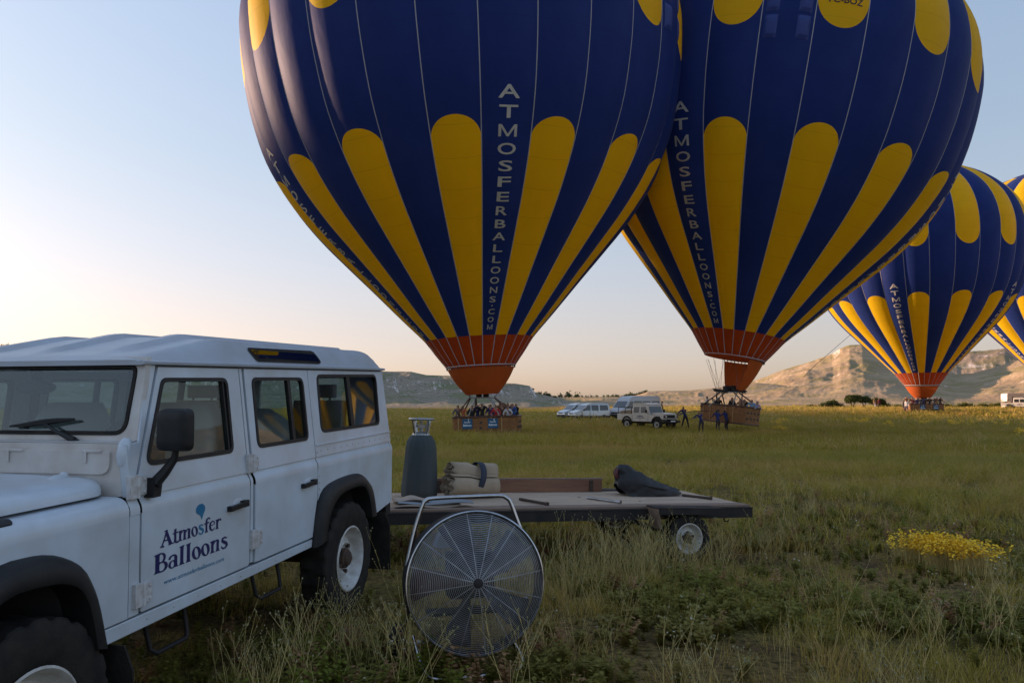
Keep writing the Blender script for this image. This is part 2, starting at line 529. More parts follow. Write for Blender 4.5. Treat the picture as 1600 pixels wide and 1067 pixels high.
def hill(name, mat, ctrl, r_in, r_c, r_out, shape, step, nr, gully, gl, lump, ll, seed, z_in=-2.0, crest_noise=0.0):
    """terrain strip: crest heights by azimuth, a profile from foot to crest, erosion gullies"""
    ctrl = sorted(ctrl)
    az = np.arange(ctrl[0][0], ctrl[-1][0] + step / 2, step)
    H = np.interp(az, [c[0] for c in ctrl], [c[1] for c in ctrl])
    t = np.concatenate([np.linspace(0, 1, nr), np.linspace(1, 2, max(6, nr // 4))[1:]])
    r = np.where(t <= 1, r_in + (r_c - r_in) * t, r_c + (r_out - r_c) * (t - 1))
    T, AZ = np.meshgrid(t, az, indexing='ij'); RR = np.repeat(r[:, None], len(az), 1)
    HH = np.repeat(H[None], len(t), 0)
    X = RR * np.sin(np.radians(AZ)); Yw = RR * np.cos(np.radians(AZ))
    lat = np.radians(AZ) * r_c
    pr = np.interp(np.minimum(T, 1), [s[0] for s in shape], [s[1] for s in shape])
    pr = np.where(T > 1, 1 - 0.5 * smooth(0, 1, T - 1), pr)
    mid = np.sin(np.clip(T, 0, 1) * PI) ** 0.8
    warp = (fbm(lat / 90 + seed, RR / 90, 3) - 0.5) * 60
    g = ridged((lat + warp) / gl + seed * 3.1, RR / (gl * 3.0) + seed, 4) - 0.62
    g = g + 0.20 * (ridged((lat + warp * .6) / (gl * .34) + seed, RR / gl + seed * 2, 3) - 0.62) + 0.07 * (ridged(lat / (gl * .12) + seed, RR / (gl * .4), 3) - 0.6)
    lm = fbm(X / ll + seed * 5.7, Yw / ll + seed, 5) - 0.5
    Z = z_in + (HH - z_in) * pr + mid * np.clip(pr * 1.5, .08, 1) * (gully * g + lump * lm)
    fine = fbm(X / 7.0 + seed, Yw / 7.0, 4) - 0.5
    Z = Z + fine * 0.06 * lump * mid + crest_noise * fine * np.where(T > 0.85, 1, 0)
    # no foreground bump may rise over the crest line seen from the meadow
    lim = CAMZ + (HH - CAMZ) * RR / r_c
    Z = np.where((T < 1) & (T > 0.2), np.minimum(Z, lim - 0.15), Z)
    a, bq = Z.shape
    idx = np.arange(a * bq).reshape(a, bq)
    q = np.stack([idx[:-1, :-1], idx[:-1, 1:], idx[1:, 1:], idx[1:, :-1]], -1).reshape(-1, 4)[:, ::-1]
    me = bpy.data.meshes.new(name)
    me.vertices.add(a * bq)
    me.vertices.foreach_set('co', np.stack([X, Yw, Z], -1).reshape(-1).astype(np.float32))
    me.loops.add(q.size); me.loops.foreach_set('vertex_index', q.reshape(-1).astype(np.int32))
    me.polygons.add(len(q)); me.polygons.foreach_set('loop_start', np.arange(0, q.size, 4, dtype=np.int32))
    me.update(calc_edges=True); me.validate()
    me.materials.append(mat); me.shade_smooth()
    o = link(name, me); o['kind'] = 'structure'
    return o

RC_L = 550.0
left_px = [(0, 541), (40, 543), (100, 551), (200, 560), (330, 568), (470, 576), (596, 580), (641, 580.5), (666, 586), (700, 587), (740, 593), (783, 598), (804, 599), (828, 603), (836, 613), (847, 616), (868, 621), (900, 630), (930, 644)]
left_ctrl = [(-125, 60), (-100, 86), (-80, 94), (-66, 92), (-61, 91), (-57.5, 88), (-54, 77.5), (-52, 74.5), (-50, 67), (-45, 63), (-39, 47)] + px_ctrl(left_px, RC_L)
hill('left_hill', M['left_hill'], left_ctrl, 290, RC_L, 760, [(0, 0), (0.25, 0.06), (0.5, 0.20), (0.66, 0.42), (0.82, 0.83), (0.92, 0.96), (1, 1)], 0.07, 80, 9.0, 26, 7.0, 60, 2.0, -2.2, 0.5)
mid_px = [(780, 614), (850, 616.5), (875, 619), (900, 620), (975, 620), (995, 617), (1012, 612), (1025, 611), (1075, 610), (1137, 604), (1182, 598), (1230, 600), (1280, 612)]
hill('middle_ridge', M['right_hill'], px_ctrl(mid_px, 760), 330, 760, 900, [(0, 0), (0.3, 0.12), (0.6, 0.45), (0.85, 0.85), (1, 1)], 0.06, 60, 4.5, 40, 5.0, 90, 5.0, -2.4, 0.6)
right_px = [(1020, 640), (1060, 627), (1100, 616), (1137, 606), (1182, 594), (1200, 587), (1225, 577), (1250, 570), (1275, 562), (1300, 553), (1312, 545), (1327, 539), (1347, 538), (1372, 545), (1400, 556), (1430, 566), (1460, 574), (1490, 585), (1520, 583), (1560, 572), (1600, 560), (1650, 545), (1760, 530)]
hill('right_hill', M['right_hill'], px_ctrl(right_px, 1000) + [(44, 110), (60, 120)], 150, 1000, 1250, [(0, 0), (0.12, 0.012), (0.3, 0.07), (0.45, 0.21), (0.6, 0.38), (0.78, 0.66), (0.9, 0.86), (0.95, 0.97), (1, 1)], 0.05, 130, 16.0, 130, 26.0, 210, 8.0, -0.6, 1.5)
far_px = [(1330, 560), (1420, 556), (1475, 552), (1515, 549), (1537, 548), (1570, 544), (1590, 547), (1640, 540), (1760, 536)]
hill('far_hill', M['far_hill'], px_ctrl(far_px, 1600) + [(45, 150)], 1050, 1600, 2100, [(0, 0), (0.3, 0.15), (0.6, 0.5), (0.85, 0.88), (1, 1)], 0.06, 60, 26.0, 120, 22.0, 220, 12.0, -4, 2.0)
# ------------------------------------------------------------------ hot air balloons
NG = 28
PROF = [(0.00, 2.13), (0.9, 2.80), (1.63, 3.31), (3.2, 4.75), (5.04, 6.39), (6.8, 7.98), (8.46, 9.42), (10.37, 10.78), (12.64, 11.95), (15.0, 12.65), (17.0, 13.02), (19.0, 13.2), (20.5, 13.18), (22.5, 12.75), (24.5, 11.8), (26.3, 10.3), (27.9, 8.3), (29.0, 6.1), (29.8, 3.6), (30.1, 1.6), (30.15, 0.05)]
ORANGE_Z = 1.63
def _catmull(P, n):
    P = [Vector(p) for p in P]
    out = []
    for i in range(len(P) - 1):
        p0 = P[max(i - 1, 0)]; p1 = P[i]; p2 = P[i + 1]; p3 = P[min(i + 2, len(P) - 1)]
        for k in range(n):
            t = k / n
            out.append(0.5 * ((2 * p1) + (-p0 + p2) * t + (2 * p0 - 5 * p1 + 4 * p2 - p3) * t * t + (-p0 + 3 * p1 - 3 * p2 + p3) * t ** 3))
    out.append(P[-1])
    return out
_pc = _catmull(PROF, 6)
PZ = np.array([p.x for p in _pc]); PR = np.array([p.y for p in _pc])
PS = np.concatenate([[0], np.cumsum(np.hypot(np.diff(PZ), np.diff(PR)))])
def s_of_z(z): return float(np.interp(z, PZ, PS))
SL_TOP = s_of_z(11.55)        # round top of the lower yellow petals
SU_BOT = s_of_z(16.9)         # round bottom of the upper ones
S_OR = s_of_z(ORANGE_Z)
HALF = PI / NG
def gore_bulge(s):
    z = np.interp(s, PS, PZ)
    return 0.33 * smooth(-1, 14, z) * (1 - 0.7 * smooth(22, 30, z)) + 0.015
def gore_pt(u, s, off=0.0):
    """u in -1..1 across the gore centred on angle 0 (facing -Y), s metres up the fabric"""
    r = float(np.interp(s, PS, PR)); z = float(np.interp(s, PS, PZ))
    dr = float(np.interp(s + 0.1, PS, PR) - np.interp(s - 0.1, PS, PR)); dz = float(np.interp(s + 0.1, PS, PZ) - np.interp(s - 0.1, PS, PZ))
    l = math.hypot(dr, dz) or 1
    nr_, nz_ = dz / l, -dr / l
    bl = float(gore_bulge(s)) * (1 - u * u) * min(1, r / 4) + off
    a = u * HALF
    rr = r * math.cos(HALF) / math.cos(a) + bl * nr_
    return Vector((rr * math.sin(a), -rr * math.cos(a), z + bl * nz_))

def fabric(name, kind, SL_TOP=SL_TOP, SU_BOT=SU_BOT):
    """kind 0 plain blue gore, 1 gore with the two yellow petals"""
    m, nt, b, N, L = nmat(name)
    uv = N.new('ShaderNodeUVMap'); uv.uv_map = 'gore'
    sp = N.new('ShaderNodeSeparateXYZ'); L.new(uv.outputs[0], sp.inputs[0])
    geo = N.new('ShaderNodeTexCoord')
    blue = mixrgb(N, L, noise_fac(N, L, geo.outputs['Object'], 0.35, 0.35, 0.65), (0.014, 0.042, 0.25), (0.020, 0.052, 0.29))
    orange = (0.42, 0.085, 0.018)
    def math_(op, a, b_=None, c=None):
        n = N.new('ShaderNodeMath'); n.operation = op
        for i, v in enumerate((a, b_, c)):
            if v is None: continue
            if isinstance(v, (int, float)): n.inputs[i].default_value = v
            else: L.new(v, n.inputs[i])
        return n.outputs[0]
    u, s = sp.outputs[0], sp.outputs[1]
    col = blue
    if kind == 1:
        wl_ = float(np.interp(SL_TOP - 1.0, PS, PR)) * HALF * 1.0
        wu = float(np.interp(SU_BOT + 1.0, PS, PR)) * HALF * 1.25
        u2 = math_('MULTIPLY', u, u)
        e = math_('MAXIMUM', math_('MULTIPLY', math_('SUBTRACT', s, SL_TOP - wl_), 1 / wl_), 0.0)
        lo = math_('LESS_THAN', math_('ADD', u2, math_('MULTIPLY', e, e)), 1.0)
        e2 = math_('MAXIMUM', math_('MULTIPLY', math_('SUBTRACT', SU_BOT + wu, s), 1 / wu), 0.0)
        up = math_('LESS_THAN', math_('ADD', u2, math_('MULTIPLY', e2, e2)), 0.98)
        up = math_('MULTIPLY', up, math_('LESS_THAN', s, s_of_z(28.6)))
        msk = math_('MAXIMUM', lo, up)
        yel = mixrgb(N, L, noise_fac(N, L, geo.outputs['Object'], 0.5, 0.35, 0.65), (0.92, 0.60, 0.006), (0.95, 0.64, 0.008))
        col = mixrgb(N, L, msk, blue, yel)
    om = math_('LESS_THAN', s, S_OR)
    hem = math_('LESS_THAN', math_('ABSOLUTE', math_('SUBTRACT', s, 0.03)), 0.03)
    col = mixrgb(N, L, om, col, mixrgb(N, L, noise_fac(N, L, geo.outputs['Object'], 1.2, 0.35, 0.65), (0.44, 0.068, 0.018), (0.50, 0.092, 0.02)))
    # horizontal tape seams woven into the cloth, very faint
    wv = N.new('ShaderNodeMath'); wv.operation = 'FRACT'; L.new(math_('MULTIPLY', s, 1 / 1.6), wv.inputs[0])
    ln = math_('LESS_THAN', wv.outputs[0], 0.015)
    col = mixrgb(N, L, math_('MULTIPLY', ln, 0.2), col, (0.02, 0.02, 0.03))
    L.new(col, b.inputs['Base Color'])
    b.inputs['Roughness'].default_value = 0.6
    b.inputs['Specular IOR Level'].default_value = 0.22
    b.inputs['Sheen Weight'].default_value = 0.06
    b.inputs['Sheen Roughness'].default_value = 0.4
    n2 = N.new('ShaderNodeTexNoise'); n2.inputs['Scale'].default_value = 1.3; n2.inputs['Detail'].default_value = 6
    L.new(mapped(N, L, geo.outputs['Object'], (1, 1, 0.35)), n2.inputs['Vector'])
    bp = N.new('ShaderNodeBump'); bp.inputs['Strength'].default_value = 0.12; bp.inputs['Distance'].default_value = 0.25
    L.new(n2.outputs[0], bp.inputs['Height']); L.new(bp.outputs[0], b.inputs['Normal'])
    # thin nylon: some light comes through
    out = nt.nodes['Material Output']
    tl = N.new('ShaderNodeBsdfTranslucent'); L.new(col, tl.inputs[0])
    mx = N.new('ShaderNodeMixShader'); mx.inputs[0].default_value = 0.5
    L.new(b.outputs[0], mx.inputs[1]); L.new(tl.outputs[0], mx.inputs[2]); L.new(mx.outputs[0], out.inputs[0])
    return m
M['gore_blue'] = fabric('gore_blue', 0)
M['gore_petal'] = fabric('gore_petal', 1)
SL2, SU2 = s_of_z(13.1), s_of_z(18.2)
M['gore_petal_b'] = fabric('gore_petal_b', 1, SL2, SU2)
def simple_fabric(name, c1, c2, tr=0.25, rough=0.6):
    m = pm(name, c1, rough, col2=c2, scale=1.5, bump=0.25, bscale=6)
    nt = m.node_tree; b = nt.nodes['Principled BSDF']
    tl = nt.nodes.new('ShaderNodeBsdfTranslucent'); tl.inputs[0].default_value = (*c2, 1)
    mx = nt.nodes.new('ShaderNodeMixShader'); mx.inputs[0].default_value = tr
    nt.links.new(b.outputs[0], mx.inputs[1]); nt.links.new(tl.outputs[0], mx.inputs[2]); nt.links.new(mx.outputs[0], nt.nodes['Material Output'].inputs[0])
    return m
M['scoop_orange'] = simple_fabric('scoop_orange', (0.44, 0.082, 0.015), (0.52, 0.115, 0.018))
M['tape_white'] = pm('tape_white', (0.42, 0.42, 0.44), 0.6)
M['cable'] = pm('cable', (0.20, 0.20, 0.21), 0.4, 0.6)
M['wicker'] = None

def wicker_mat():
    m, nt, b, N, L = nmat('wicker')
    tc = N.new('ShaderNodeTexCoord'); P = tc.outputs['Object']
    c = mixrgb(N, L, noise_fac(N, L, mapped(N, L, P, (3, 3, 14)), 1.6, 0.38, 0.62, 5), (0.40, 0.185, 0.060), (0.25, 0.105, 0.034))
    L.new(c, b.inputs['Base Color']); b.inputs['Roughness'].default_value = 0.6
    br = N.new('ShaderNodeTexBrick'); br.inputs['Scale'].default_value = 9; br.inputs['Mortar Size'].default_value = 0.03
    sp = N.new('ShaderNodeSeparateXYZ'); L.new(P, sp.inputs[0])
    ad = N.new('ShaderNodeMath'); L.new(sp.outputs[0], ad.inputs[0]); L.new(sp.outputs[1], ad.inputs[1])
    cb = N.new('ShaderNodeCombineXYZ'); L.new(ad.outputs[0], cb.inputs[0]); L.new(sp.outputs[2], cb.inputs[1])
    L.new(cb.outputs[0], br.inputs['Vector'])
    bp = N.new('ShaderNodeBump'); bp.inputs['Strength'].default_value = 0.8; bp.inputs['Distance'].default_value = 0.02
    L.new(br.outputs['Fac'], bp.inputs['Height']); bp.invert = True; L.new(bp.outputs[0], b.inputs['Normal'])
    return m
M['wicker'] = wicker_mat()
M['leather'] = pm('leather', (0.07, 0.03, 0.018), 0.5, col2=(0.11, 0.05, 0.03), scale=6)
M['wicker_pale'] = pm('wicker_pale', (0.46, 0.27, 0.11), 0.6, col2=(0.34, 0.18, 0.07), scale=9)

# one gore mesh, shared
def gore_mesh(name, mat):
    nu, ss = 9, np.concatenate([np.linspace(0, S_OR, 5)[:-1], np.linspace(S_OR, PS[-1], 66)])
    vs = []; uvs = []
    for s in ss:
        for i in range(nu):
            u = -1 + 2 * i / (nu - 1)
            vs.append(gore_pt(u, s)); uvs.append((u, s))
    fs = []
    for j in range(len(ss) - 1):
        for i in range(nu - 1):
            fs.append((j * nu + i, j * nu + i + 1, (j + 1) * nu + i + 1, (j + 1) * nu + i))
    me = bpy.data.meshes.new(name)
    me.from_pydata([tuple(v) for v in vs], [], fs)
    ul = me.uv_layers.new(name='gore')
    li = np.empty(len(me.loops), int); me.loops.foreach_get('vertex_index', li)
    ul.data.foreach_set('uv', np.array(uvs)[li].reshape(-1))
    me.materials.append(mat); me.shade_smooth()
    return me
ME_BLUE = gore_mesh('gore', M['gore_blue'])
ME_PETAL = gore_mesh('gore', M['gore_petal'])
ME_PETAL2 = gore_mesh('gore', M['gore_petal_b'])

def tape_mesh():
    mb = MB()
    ss = np.linspace(0, s_of_z(29.6), 60)
    for k in range(NG):
        a = 2 * PI * k / NG + HALF
        Mx = Matrix.Rotation(a, 4, 'Z')
        P0 = []
        for s in ss:
            r = float(np.interp(s, PS, PR)); z = float(np.interp(s, PS, PZ))
            w = 0.026
            P0.append([Vector((-w, -r - 0.012, z)), Vector((0, -r - 0.03, z)), Vector((w, -r - 0.012, z))])
        mb.grid(P0, 0, Mx)
    return mb.mesh('load_tape', M['tape_white'], 0, fix=False)
ME_TAPE = tape_mesh()

def text_mesh(txt, size=1.0, offset=0.0, shear=0.0, spacing=1.0, res=3):
    """flat filled outline of the built in face, returned as verts and faces"""
    cu = bpy.data.curves.new('lettering_outline', 'FONT')
    cu.body = txt; cu.size = size; cu.offset = offset; cu.shear = shear; cu.space_character = spacing
    cu.resolution_u = res; cu.fill_mode = 'FRONT'
    o = bpy.data.objects.new('lettering_outline', cu); COL.objects.link(o)
    bpy.context.view_layer.update()
    me = bpy.data.meshes.new_from_object(o.evaluated_get(bpy.context.evaluated_depsgraph_get()))
    vs = [v.co.copy() for v in me.vertices]; fs = [tuple(p.vertices) for p in me.polygons]
    bpy.data.objects.remove(o); bpy.data.curves.remove(cu); bpy.data.meshes.remove(me)
    return vs, fs
_glyph = {}
def glyph(ch):
    if ch not in _glyph:
        if ch == 'M':
            vs = [Vector((x, y, 0)) for x, y in [(0, 0), (.125, 0), (.125, .52), (.37, .02), (.46, .02), (.705, .52), (.705, 0), (.83, 0), (.83, .72), (.69, .72), (.415, .17), (.14, .72), (0, .72)]]
            fs = [(0, 1, 2, 11, 12), (2, 3, 10, 11), (3, 4, 10), (4, 5, 9, 10), (5, 6, 7, 8, 9)]
        else:
            vs, fs = text_mesh(ch, 1.0, 0.012)
        me = bpy.data.meshes.new('g'); me.from_pydata([tuple(v) for v in vs], [], fs)
        bm = bmesh.new(); bm.from_mesh(me)
        bmesh.ops.triangulate(bm, faces=bm.faces)
        for _ in range(2):
            ed = [e for e in bm.edges if e.calc_length() > 0.22]
            if not ed: break
            bmesh.ops.subdivide_edges(bm, edges=ed, cuts=1)
        bmesh.ops.triangulate(bm, faces=bm.faces)
        vs = [v.co.copy() for v in bm.verts]
        bm.verts.index_update()
        fs = [tuple(v.index for v in f.verts) for f in bm.faces]
        bm.free(); bpy.data.meshes.remove(me)
        x0 = min(v.x for v in vs); x1 = max(v.x for v in vs); y0 = min(v.y for v in vs); y1 = max(v.y for v in vs)
        _glyph[ch] = (vs, fs, x0, x1, y0, y1)
    return _glyph[ch]

def column_letters(z_hi=12.85):
    """the web address, one letter under the other, each a small mesh laid on the gore"""
    txt = 'ATMOSFERBALLOONS.COM'
    s_hi, s_lo = s_of_z(z_hi), s_of_z(1.63) + 0.32
    n = len(txt)
    wts = [(1.0 if ch != '.' else 0.42) * (1.0 - 0.42 * i / (n - 1)) for i, ch in enumerate(txt)]
    tot = sum(wts); s = s_hi; out = []
    for i, ch in enumerate(txt):
        row = (s_hi - s_lo) * wts[i] / tot
        vs, fs, x0, x1, y0, y1 = glyph(ch)
        hgt = row * 0.66 if ch != '.' else row * 0.36
        sc = hgt / (y1 - y0)
        half = float(np.interp(s - row / 2, PS, PR)) * math.tan(HALF)
        wid = {'M': 0.98, 'O': 1.02, 'C': 0.95, 'N': 0.90, 'A': 1.05, 'T': 0.95}.get(ch, 0.82) * half * 0.74
        if ch == '.': wid = hgt
        sx = wid / (x1 - x0)
        cx = (x0 + x1) / 2
        pts = []
        for v in vs:
            ss = s - (row - hgt) / 2 - (y1 - v.y) * sc
            u = (v.x - cx) * sx / (float(np.interp(ss, PS, PR)) * math.tan(HALF))
            pts.append(gore_pt(u, ss, 0.02))
        mb = MB(); mb.add(pts, fs)
        out.append(mb.mesh('letter', M['lettering_white'], 0, fix=False))
        s -= row
    return out
ME_COL = column_letters()
ME_COL2 = column_letters(14.3)

def reg_mesh(txt):
    vs, fs = text_mesh(txt, 1.0, 0.02)
    me = bpy.data.meshes.new('g'); me.from_pydata([tuple(v) for v in vs], [], fs)
    bm = bmesh.new(); bm.from_mesh(me)
    bmesh.ops.triangulate(bm, faces=bm.faces); bm.verts.index_update()
    vs = [v.co.copy() for v in bm.verts]; fs = [tuple(v.index for v in f.verts) for f in bm.faces]; bm.free()
    x0 = min(v.x for v in vs); x1 = max(v.x for v in vs); y0 = min(v.y for v in vs); y1 = max(v.y for v in vs)
    mb = MB(); sc = 2.05 / (x1 - x0)
    s0 = SU2 + 1.42
    mb.add([gore_pt((v.x - (x0 + x1) / 2) * sc / (float(np.interp(s0, PS, PR)) * math.tan(HALF)), s0 + (v.y - y0) * sc * 0.95, 0.02) for v in vs], fs)
    return mb.mesh('registration_lettering', M['lettering_black'], 0, fix=False)

def patch_mesh():
    """quilted vent pocket sewn on a gore"""
    mb = MB()
    n = 8
    P0 = []
    for i in range(n + 1):
        row = []
        for j in range(n + 1):
            a, b = i / n, j / n
            row.append((a, b))
        P0.append(row)
    return P0
def pockets(parent, k, rows, z_lo, mat):
    for c_ in (0, 1):
        for r_ in range(rows):
            mb = MB(); n = 6; G = []
            for i in range(n + 1):
                row = []
                for j in range(n + 1):
                    a, b = i / n, j / n
                    u = -0.86 + c_ * 1.22 + a * 0.5
                    s = s_of_z(z_lo + r_ * 1.55) + b * 1.35
                    e = (1 - (2 * a - 1) ** 4) * (1 - (2 * b - 1) ** 4)
                    row.append(gore_pt(u, s, 0.012 + 0.10 * e))
                G.append(row)
            mb.grid(G)
            mb.build('vent_pocket', mat, parent, 0, rot=(0, 0, 2 * PI * k / NG), fix=False)
M['pocket_blue'] = pm('pocket_blue', (0.013, 0.038, 0.225), 0.6, col2=(0.010, 0.030, 0.18), scale=1.2)

def basket_part(root, hb, L_, W_, H_, rotz, tilt, signs, holes_end=True, detail=True, name='basket', lift=0.0):
    """wicker basket in its own frame: long side along x, parts below it"""
    def rect(d, r=0.30):
        return rpoly([(-L_ / 2 + d, -W_ / 2 + d), (L_ / 2 - d, -W_ / 2 + d), (L_ / 2 - d, W_ / 2 - d), (-L_ / 2 + d, W_ / 2 - d)], max(0.05, r - d), 5)
    mb = MB()
    rows = 8
    # walls swell slightly to the rim
    def wall(d, zs):
        out = []
        for z in zs:
            k = 1 + 0.025 * (z / H_)
            out.append([Vector((p[0] * k, p[1] * k, z)) for p in rect(d)])
        return out
    zs = [H_ * i / rows for i in range(rows + 1)]
    Wo = wall(0, zs); Wi = wall(0.07, zs)
    def strip(Wl, m=0):
        n = len(Wl[0])
        mb.grid([[Wl[j][i] for j in range(len(Wl))] for i in range(n)], m, closeu=True)
    strip(Wo); strip(Wi)
    mb.add([v + Vector((0, 0, 0.02)) for v in Wo[0]], [tuple(range(len(Wo[0])))])
    b = mb.build(name, [M['wicker']], root, 35, loc=(hb.x, hb.y, hb.z), rot=(0, tilt, rotz))
    # padded leather rim
    rim = MB(); top = Wo[-1]
    rim.tube([Vector((v.x, v.y, H_ + 0.02)) for v in [(a + c) / 2 for a, c in zip(Wo[-1], Wi[-1])]], 0.07, 8, closed=True)
    rim.build('rim', M['leather'], b, 60)
    sk = MB()
    for d_ in (-0.02,):
        sk.tube([Vector((p[0], p[1], 0.04)) for p in rect(-0.01)], 0.06, 6, closed=True)
    sk.build('base_skid', M['leather'], b, 60)
    if detail:
        for sx in (-0.40, -0.24, 0.11, 0.27):
            for sy in (-1, 1):
                c = MB(); k = 1 + 0.0125
                c.box((0, 0, H_ / 2), (0.075, 0.035, H_))
                c.build('wicker_post', M['wicker_pale'], b, 0, 0.01, loc=(sx * L_, sy * (W_ / 2 * k + 0.008), 0), rot=(-sy * 0.018, 0, 0))
        hole_s = [(-0.05, -1, 0.68), (-0.055, -1, 0.34)]
    else:
        hole_s = []
    for fx, sy, fz in hole_s:
        h = MB(); h.box((0, 0, 0), (0.15, 0.03, 0.13))
        h.build('step_hole', M['interior_dark'], b, 0, loc=(fx * L_, sy * (W_ / 2 * 1.012 + 0.004), fz * H_))
    if holes_end:
        for sx in (-1, 1):
            for fz in (0.36, 0.68):
                for q in range(4):
                    h = MB(); h.box((0, 0, 0), (0.03, 0.14, 0.14))
                    h.build('step_hole', M['interior_dark'], b, 0, loc=(sx * (L_ / 2 * 1.012 + 0.006), (-0.30 + q * 0.2) * W_, fz * H_))
    for sx in signs:
        p = MB(); p.box((0, 0, 0), (0.62, 0.02, 0.58))
        sg = p.build('sign_panel', M['sign_blue'], b, 0, loc=(sx * L_, -(W_ / 2 * 1.018 + 0.03), H_ * 0.62), rot=(0.0, 0, 0))
        for txt, dz, w in (('Atmosfer', 0.06, 0.40), ('Balloons', -0.14, 0.50)):
            vs, fs = text_mesh(txt, 1.0, 0.03)
            x0 = min(v.x for v in vs); x1 = max(v.x for v in vs); sc = w / (x1 - x0)
            t = MB(); t.add([Vector(((v.x - (x0 + x1) / 2) * sc, -0.013, v.y * sc * 1.15 + dz)) for v in vs], fs)
            t.build('lettering', M['white_print'], sg, 0)['kind'] = 'stuff'
        t = MB(); t.ell((0.08, -0.012, 0.22), (0.035, 0.004, 0.045), 10, 6); t.tube([(0.08, -0.012, 0.18), (0.08, -0.012, 0.13)], 0.006, 5)
        t.build('balloon_emblem', M['white_print'], sg, 30)
    return b

def burner_part(root, c, frame_w, frame_d, basket_top, L_, W_, tiltM, mouth_r, mouth_z, n_cab=16):
    """c: burner centre in the balloon frame"""
    fr = MB()
    pts = [(-frame_w, -frame_d), (frame_w, -frame_d), (frame_w, frame_d), (-frame_w, frame_d)]
    fr.tube([Vector((c.x + a, c.y + d, c.z)) for a, d in pts], 0.035, 6, closed=True)
    fr.tube([Vector((c.x - frame_w, c.y, c.z)), Vector((c.x + frame_w, c.y, c.z))], 0.03, 6)
    f = fr.build('burner_frame', M['steel'], root, 60)
    for i in (-1, 1):
        for j in (-1, 1):
            b = MB()
            x, y = c.x + i * 0.22, c.y + j * 0.20
            b.lathe([(0.02, 0.0), (0.15, 0.0), (0.17, 0.10), (0.17, 0.34), (0.15, 0.42), (0.13, 0.42), (0.12, 0.1), (0.02, 0.06)], 12, 'z', 0, Matrix.Translation((x, y, c.z + 0.02)))
            for q in range(3):
                b.tube([Vector((x + 0.16 * math.cos(a), y + 0.16 * math.sin(a), c.z + 0.12 + q * 0.09)) for a in np.linspace(0, 2 * PI, 10)[:-1]], 0.022, 5, closed=True)
            b.build('burner', M['dark_steel'], root, 40)
    for i in (-1, 1):
        for j in (-1, 1):
            for e in (0.55, 1.0):
                u = MB()
                p0 = tiltM @ Vector((i * L_ * 0.46 * e, j * W_ * 0.46, basket_top))
                p1 = Vector((c.x + i * frame_w * e, c.y + j * frame_d, c.z))
                u.tube([p0, p1], 0.045, 6)
                u.build('upright', M['leather'] if e == 1.0 else M['steel'], root, 60)
    cb = MB()
    for k in range(n_cab):
        a = 2 * PI * k / n_cab + 0.1
        i = 1 if math.cos(a) > 0 else -1; j = 1 if math.sin(a) > 0 else -1
        p0 = Vector((c.x + i * frame_w, c.y + j * frame_d, c.z))
        p1 = Vector((mouth_r * math.cos(a), mouth_r * math.sin(a), mouth_z))
        cb.tube([p0, p1], 0.010, 4)
    cb.build('flying_wires', M['cable'], root, 0)['kind'] = 'stuff'

def balloon(name, label, base, sc, tilt, face, texts, gap_side, burner_z, skirt_arc, res=1.0, reg=None, pk=None, mouth_lift=0.0, alt=False, zb=-1.72):
    """base: point under the mouth, on the grass. The envelope leans by `tilt` (rotation about the view axis).
    face: angle of gore 0 from the direction of the camera."""
    root = thing(name, label, 'balloon', base, (0, 0, 0), 'blue and yellow hot air balloons on the meadow')
    env = Matrix.Translation((0, 0, mouth_lift)) @ Matrix.Rotation(tilt, 4, 'Y') @ Matrix.Scale(sc, 4)
    toward = math.atan2(-base[0], base[1])          # turn so that angle 0 faces the camera
    a0 = -math.atan2(base[0], base[1]) + face
    for k in range(NG):
        me = (ME_PETAL2 if alt else ME_PETAL) if k % 2 else ME_BLUE
        o = link('gore', me, root)
        o.matrix_local = env @ Matrix.Rotation(a0 + 2 * PI * k / NG, 4, 'Z')
        if (k in texts) or (k - NG in texts):
            for q in (ME_COL2 if alt else ME_COL):
                link('letter', q, o)
        if reg and k == reg[0]:
            link('registration_lettering', reg_mesh(reg[1]), o)['kind'] = 'stuff'
        if pk is not None and k == pk % NG:
            pockets(o, 0, 3, 17.4, M['pocket_blue'])
    t = link('load_tape', ME_TAPE, root); t['kind'] = 'stuff'
    t.matrix_local = env @ Matrix.Rotation(a0, 4, 'Z')
    # mouth hoop, ties and scoop
    hp = MB(); hp.tube([Vector((2.13 * math.cos(a), 2.13 * math.sin(a), -0.01)) for a in np.linspace(0, 2 * PI, 49)[:-1]], 0.03, 6, closed=True)
    hp.build('mouth_hem', M['tape_white'], root, 60).matrix_local = env
    g0, g1 = gap_side
    # scoop: hangs from the mouth over the arc g0..g1 (0 = towards the camera, positive to the right)
    c0 = -math.atan2(base[0], base[1]) - PI / 2
    n = 28
    G = []
    for i in range(n + 1):
        a = c0 + g0 + (g1 - g0) * i / n
        row = []
        for j in range(11):
            t_ = j / 10
            r = 2.05 + (0.98 - 2.05) * t_ + 0.10 * math.sin(PI * t_)
            z_top = -0.02 if (zb < -2 and i < n * .55) else -0.14
            z = z_top + (zb - z_top) * t_
            # the two free edges sweep down to the burner
            edge = abs(2 * i / n - 1)
            z2 = z - skirt_arc * 0
            row.append(Vector((r * math.cos(a), r * math.sin(a), z2)))
        G.append(row)
    sm = MB(); sm.grid(G)
    so = sm.build('scoop', M['scoop_orange'], root, 0, fix=False); so.matrix_local = env
    tm = MB()
    for i in range(0, 25):
        a = c0 + g0 + (g1 - g0) * i / 24
        tm.box((2.09 * math.cos(a), 2.09 * math.sin(a), -0.08), (0.05, 0.05, 0.18))
    to_ = tm.build('scoop_ties', M['leather'], root, 0); to_.matrix_local = env; to_['kind'] = 'stuff'
    return root, env

def envpt(env, v): return env @ Vector(v)

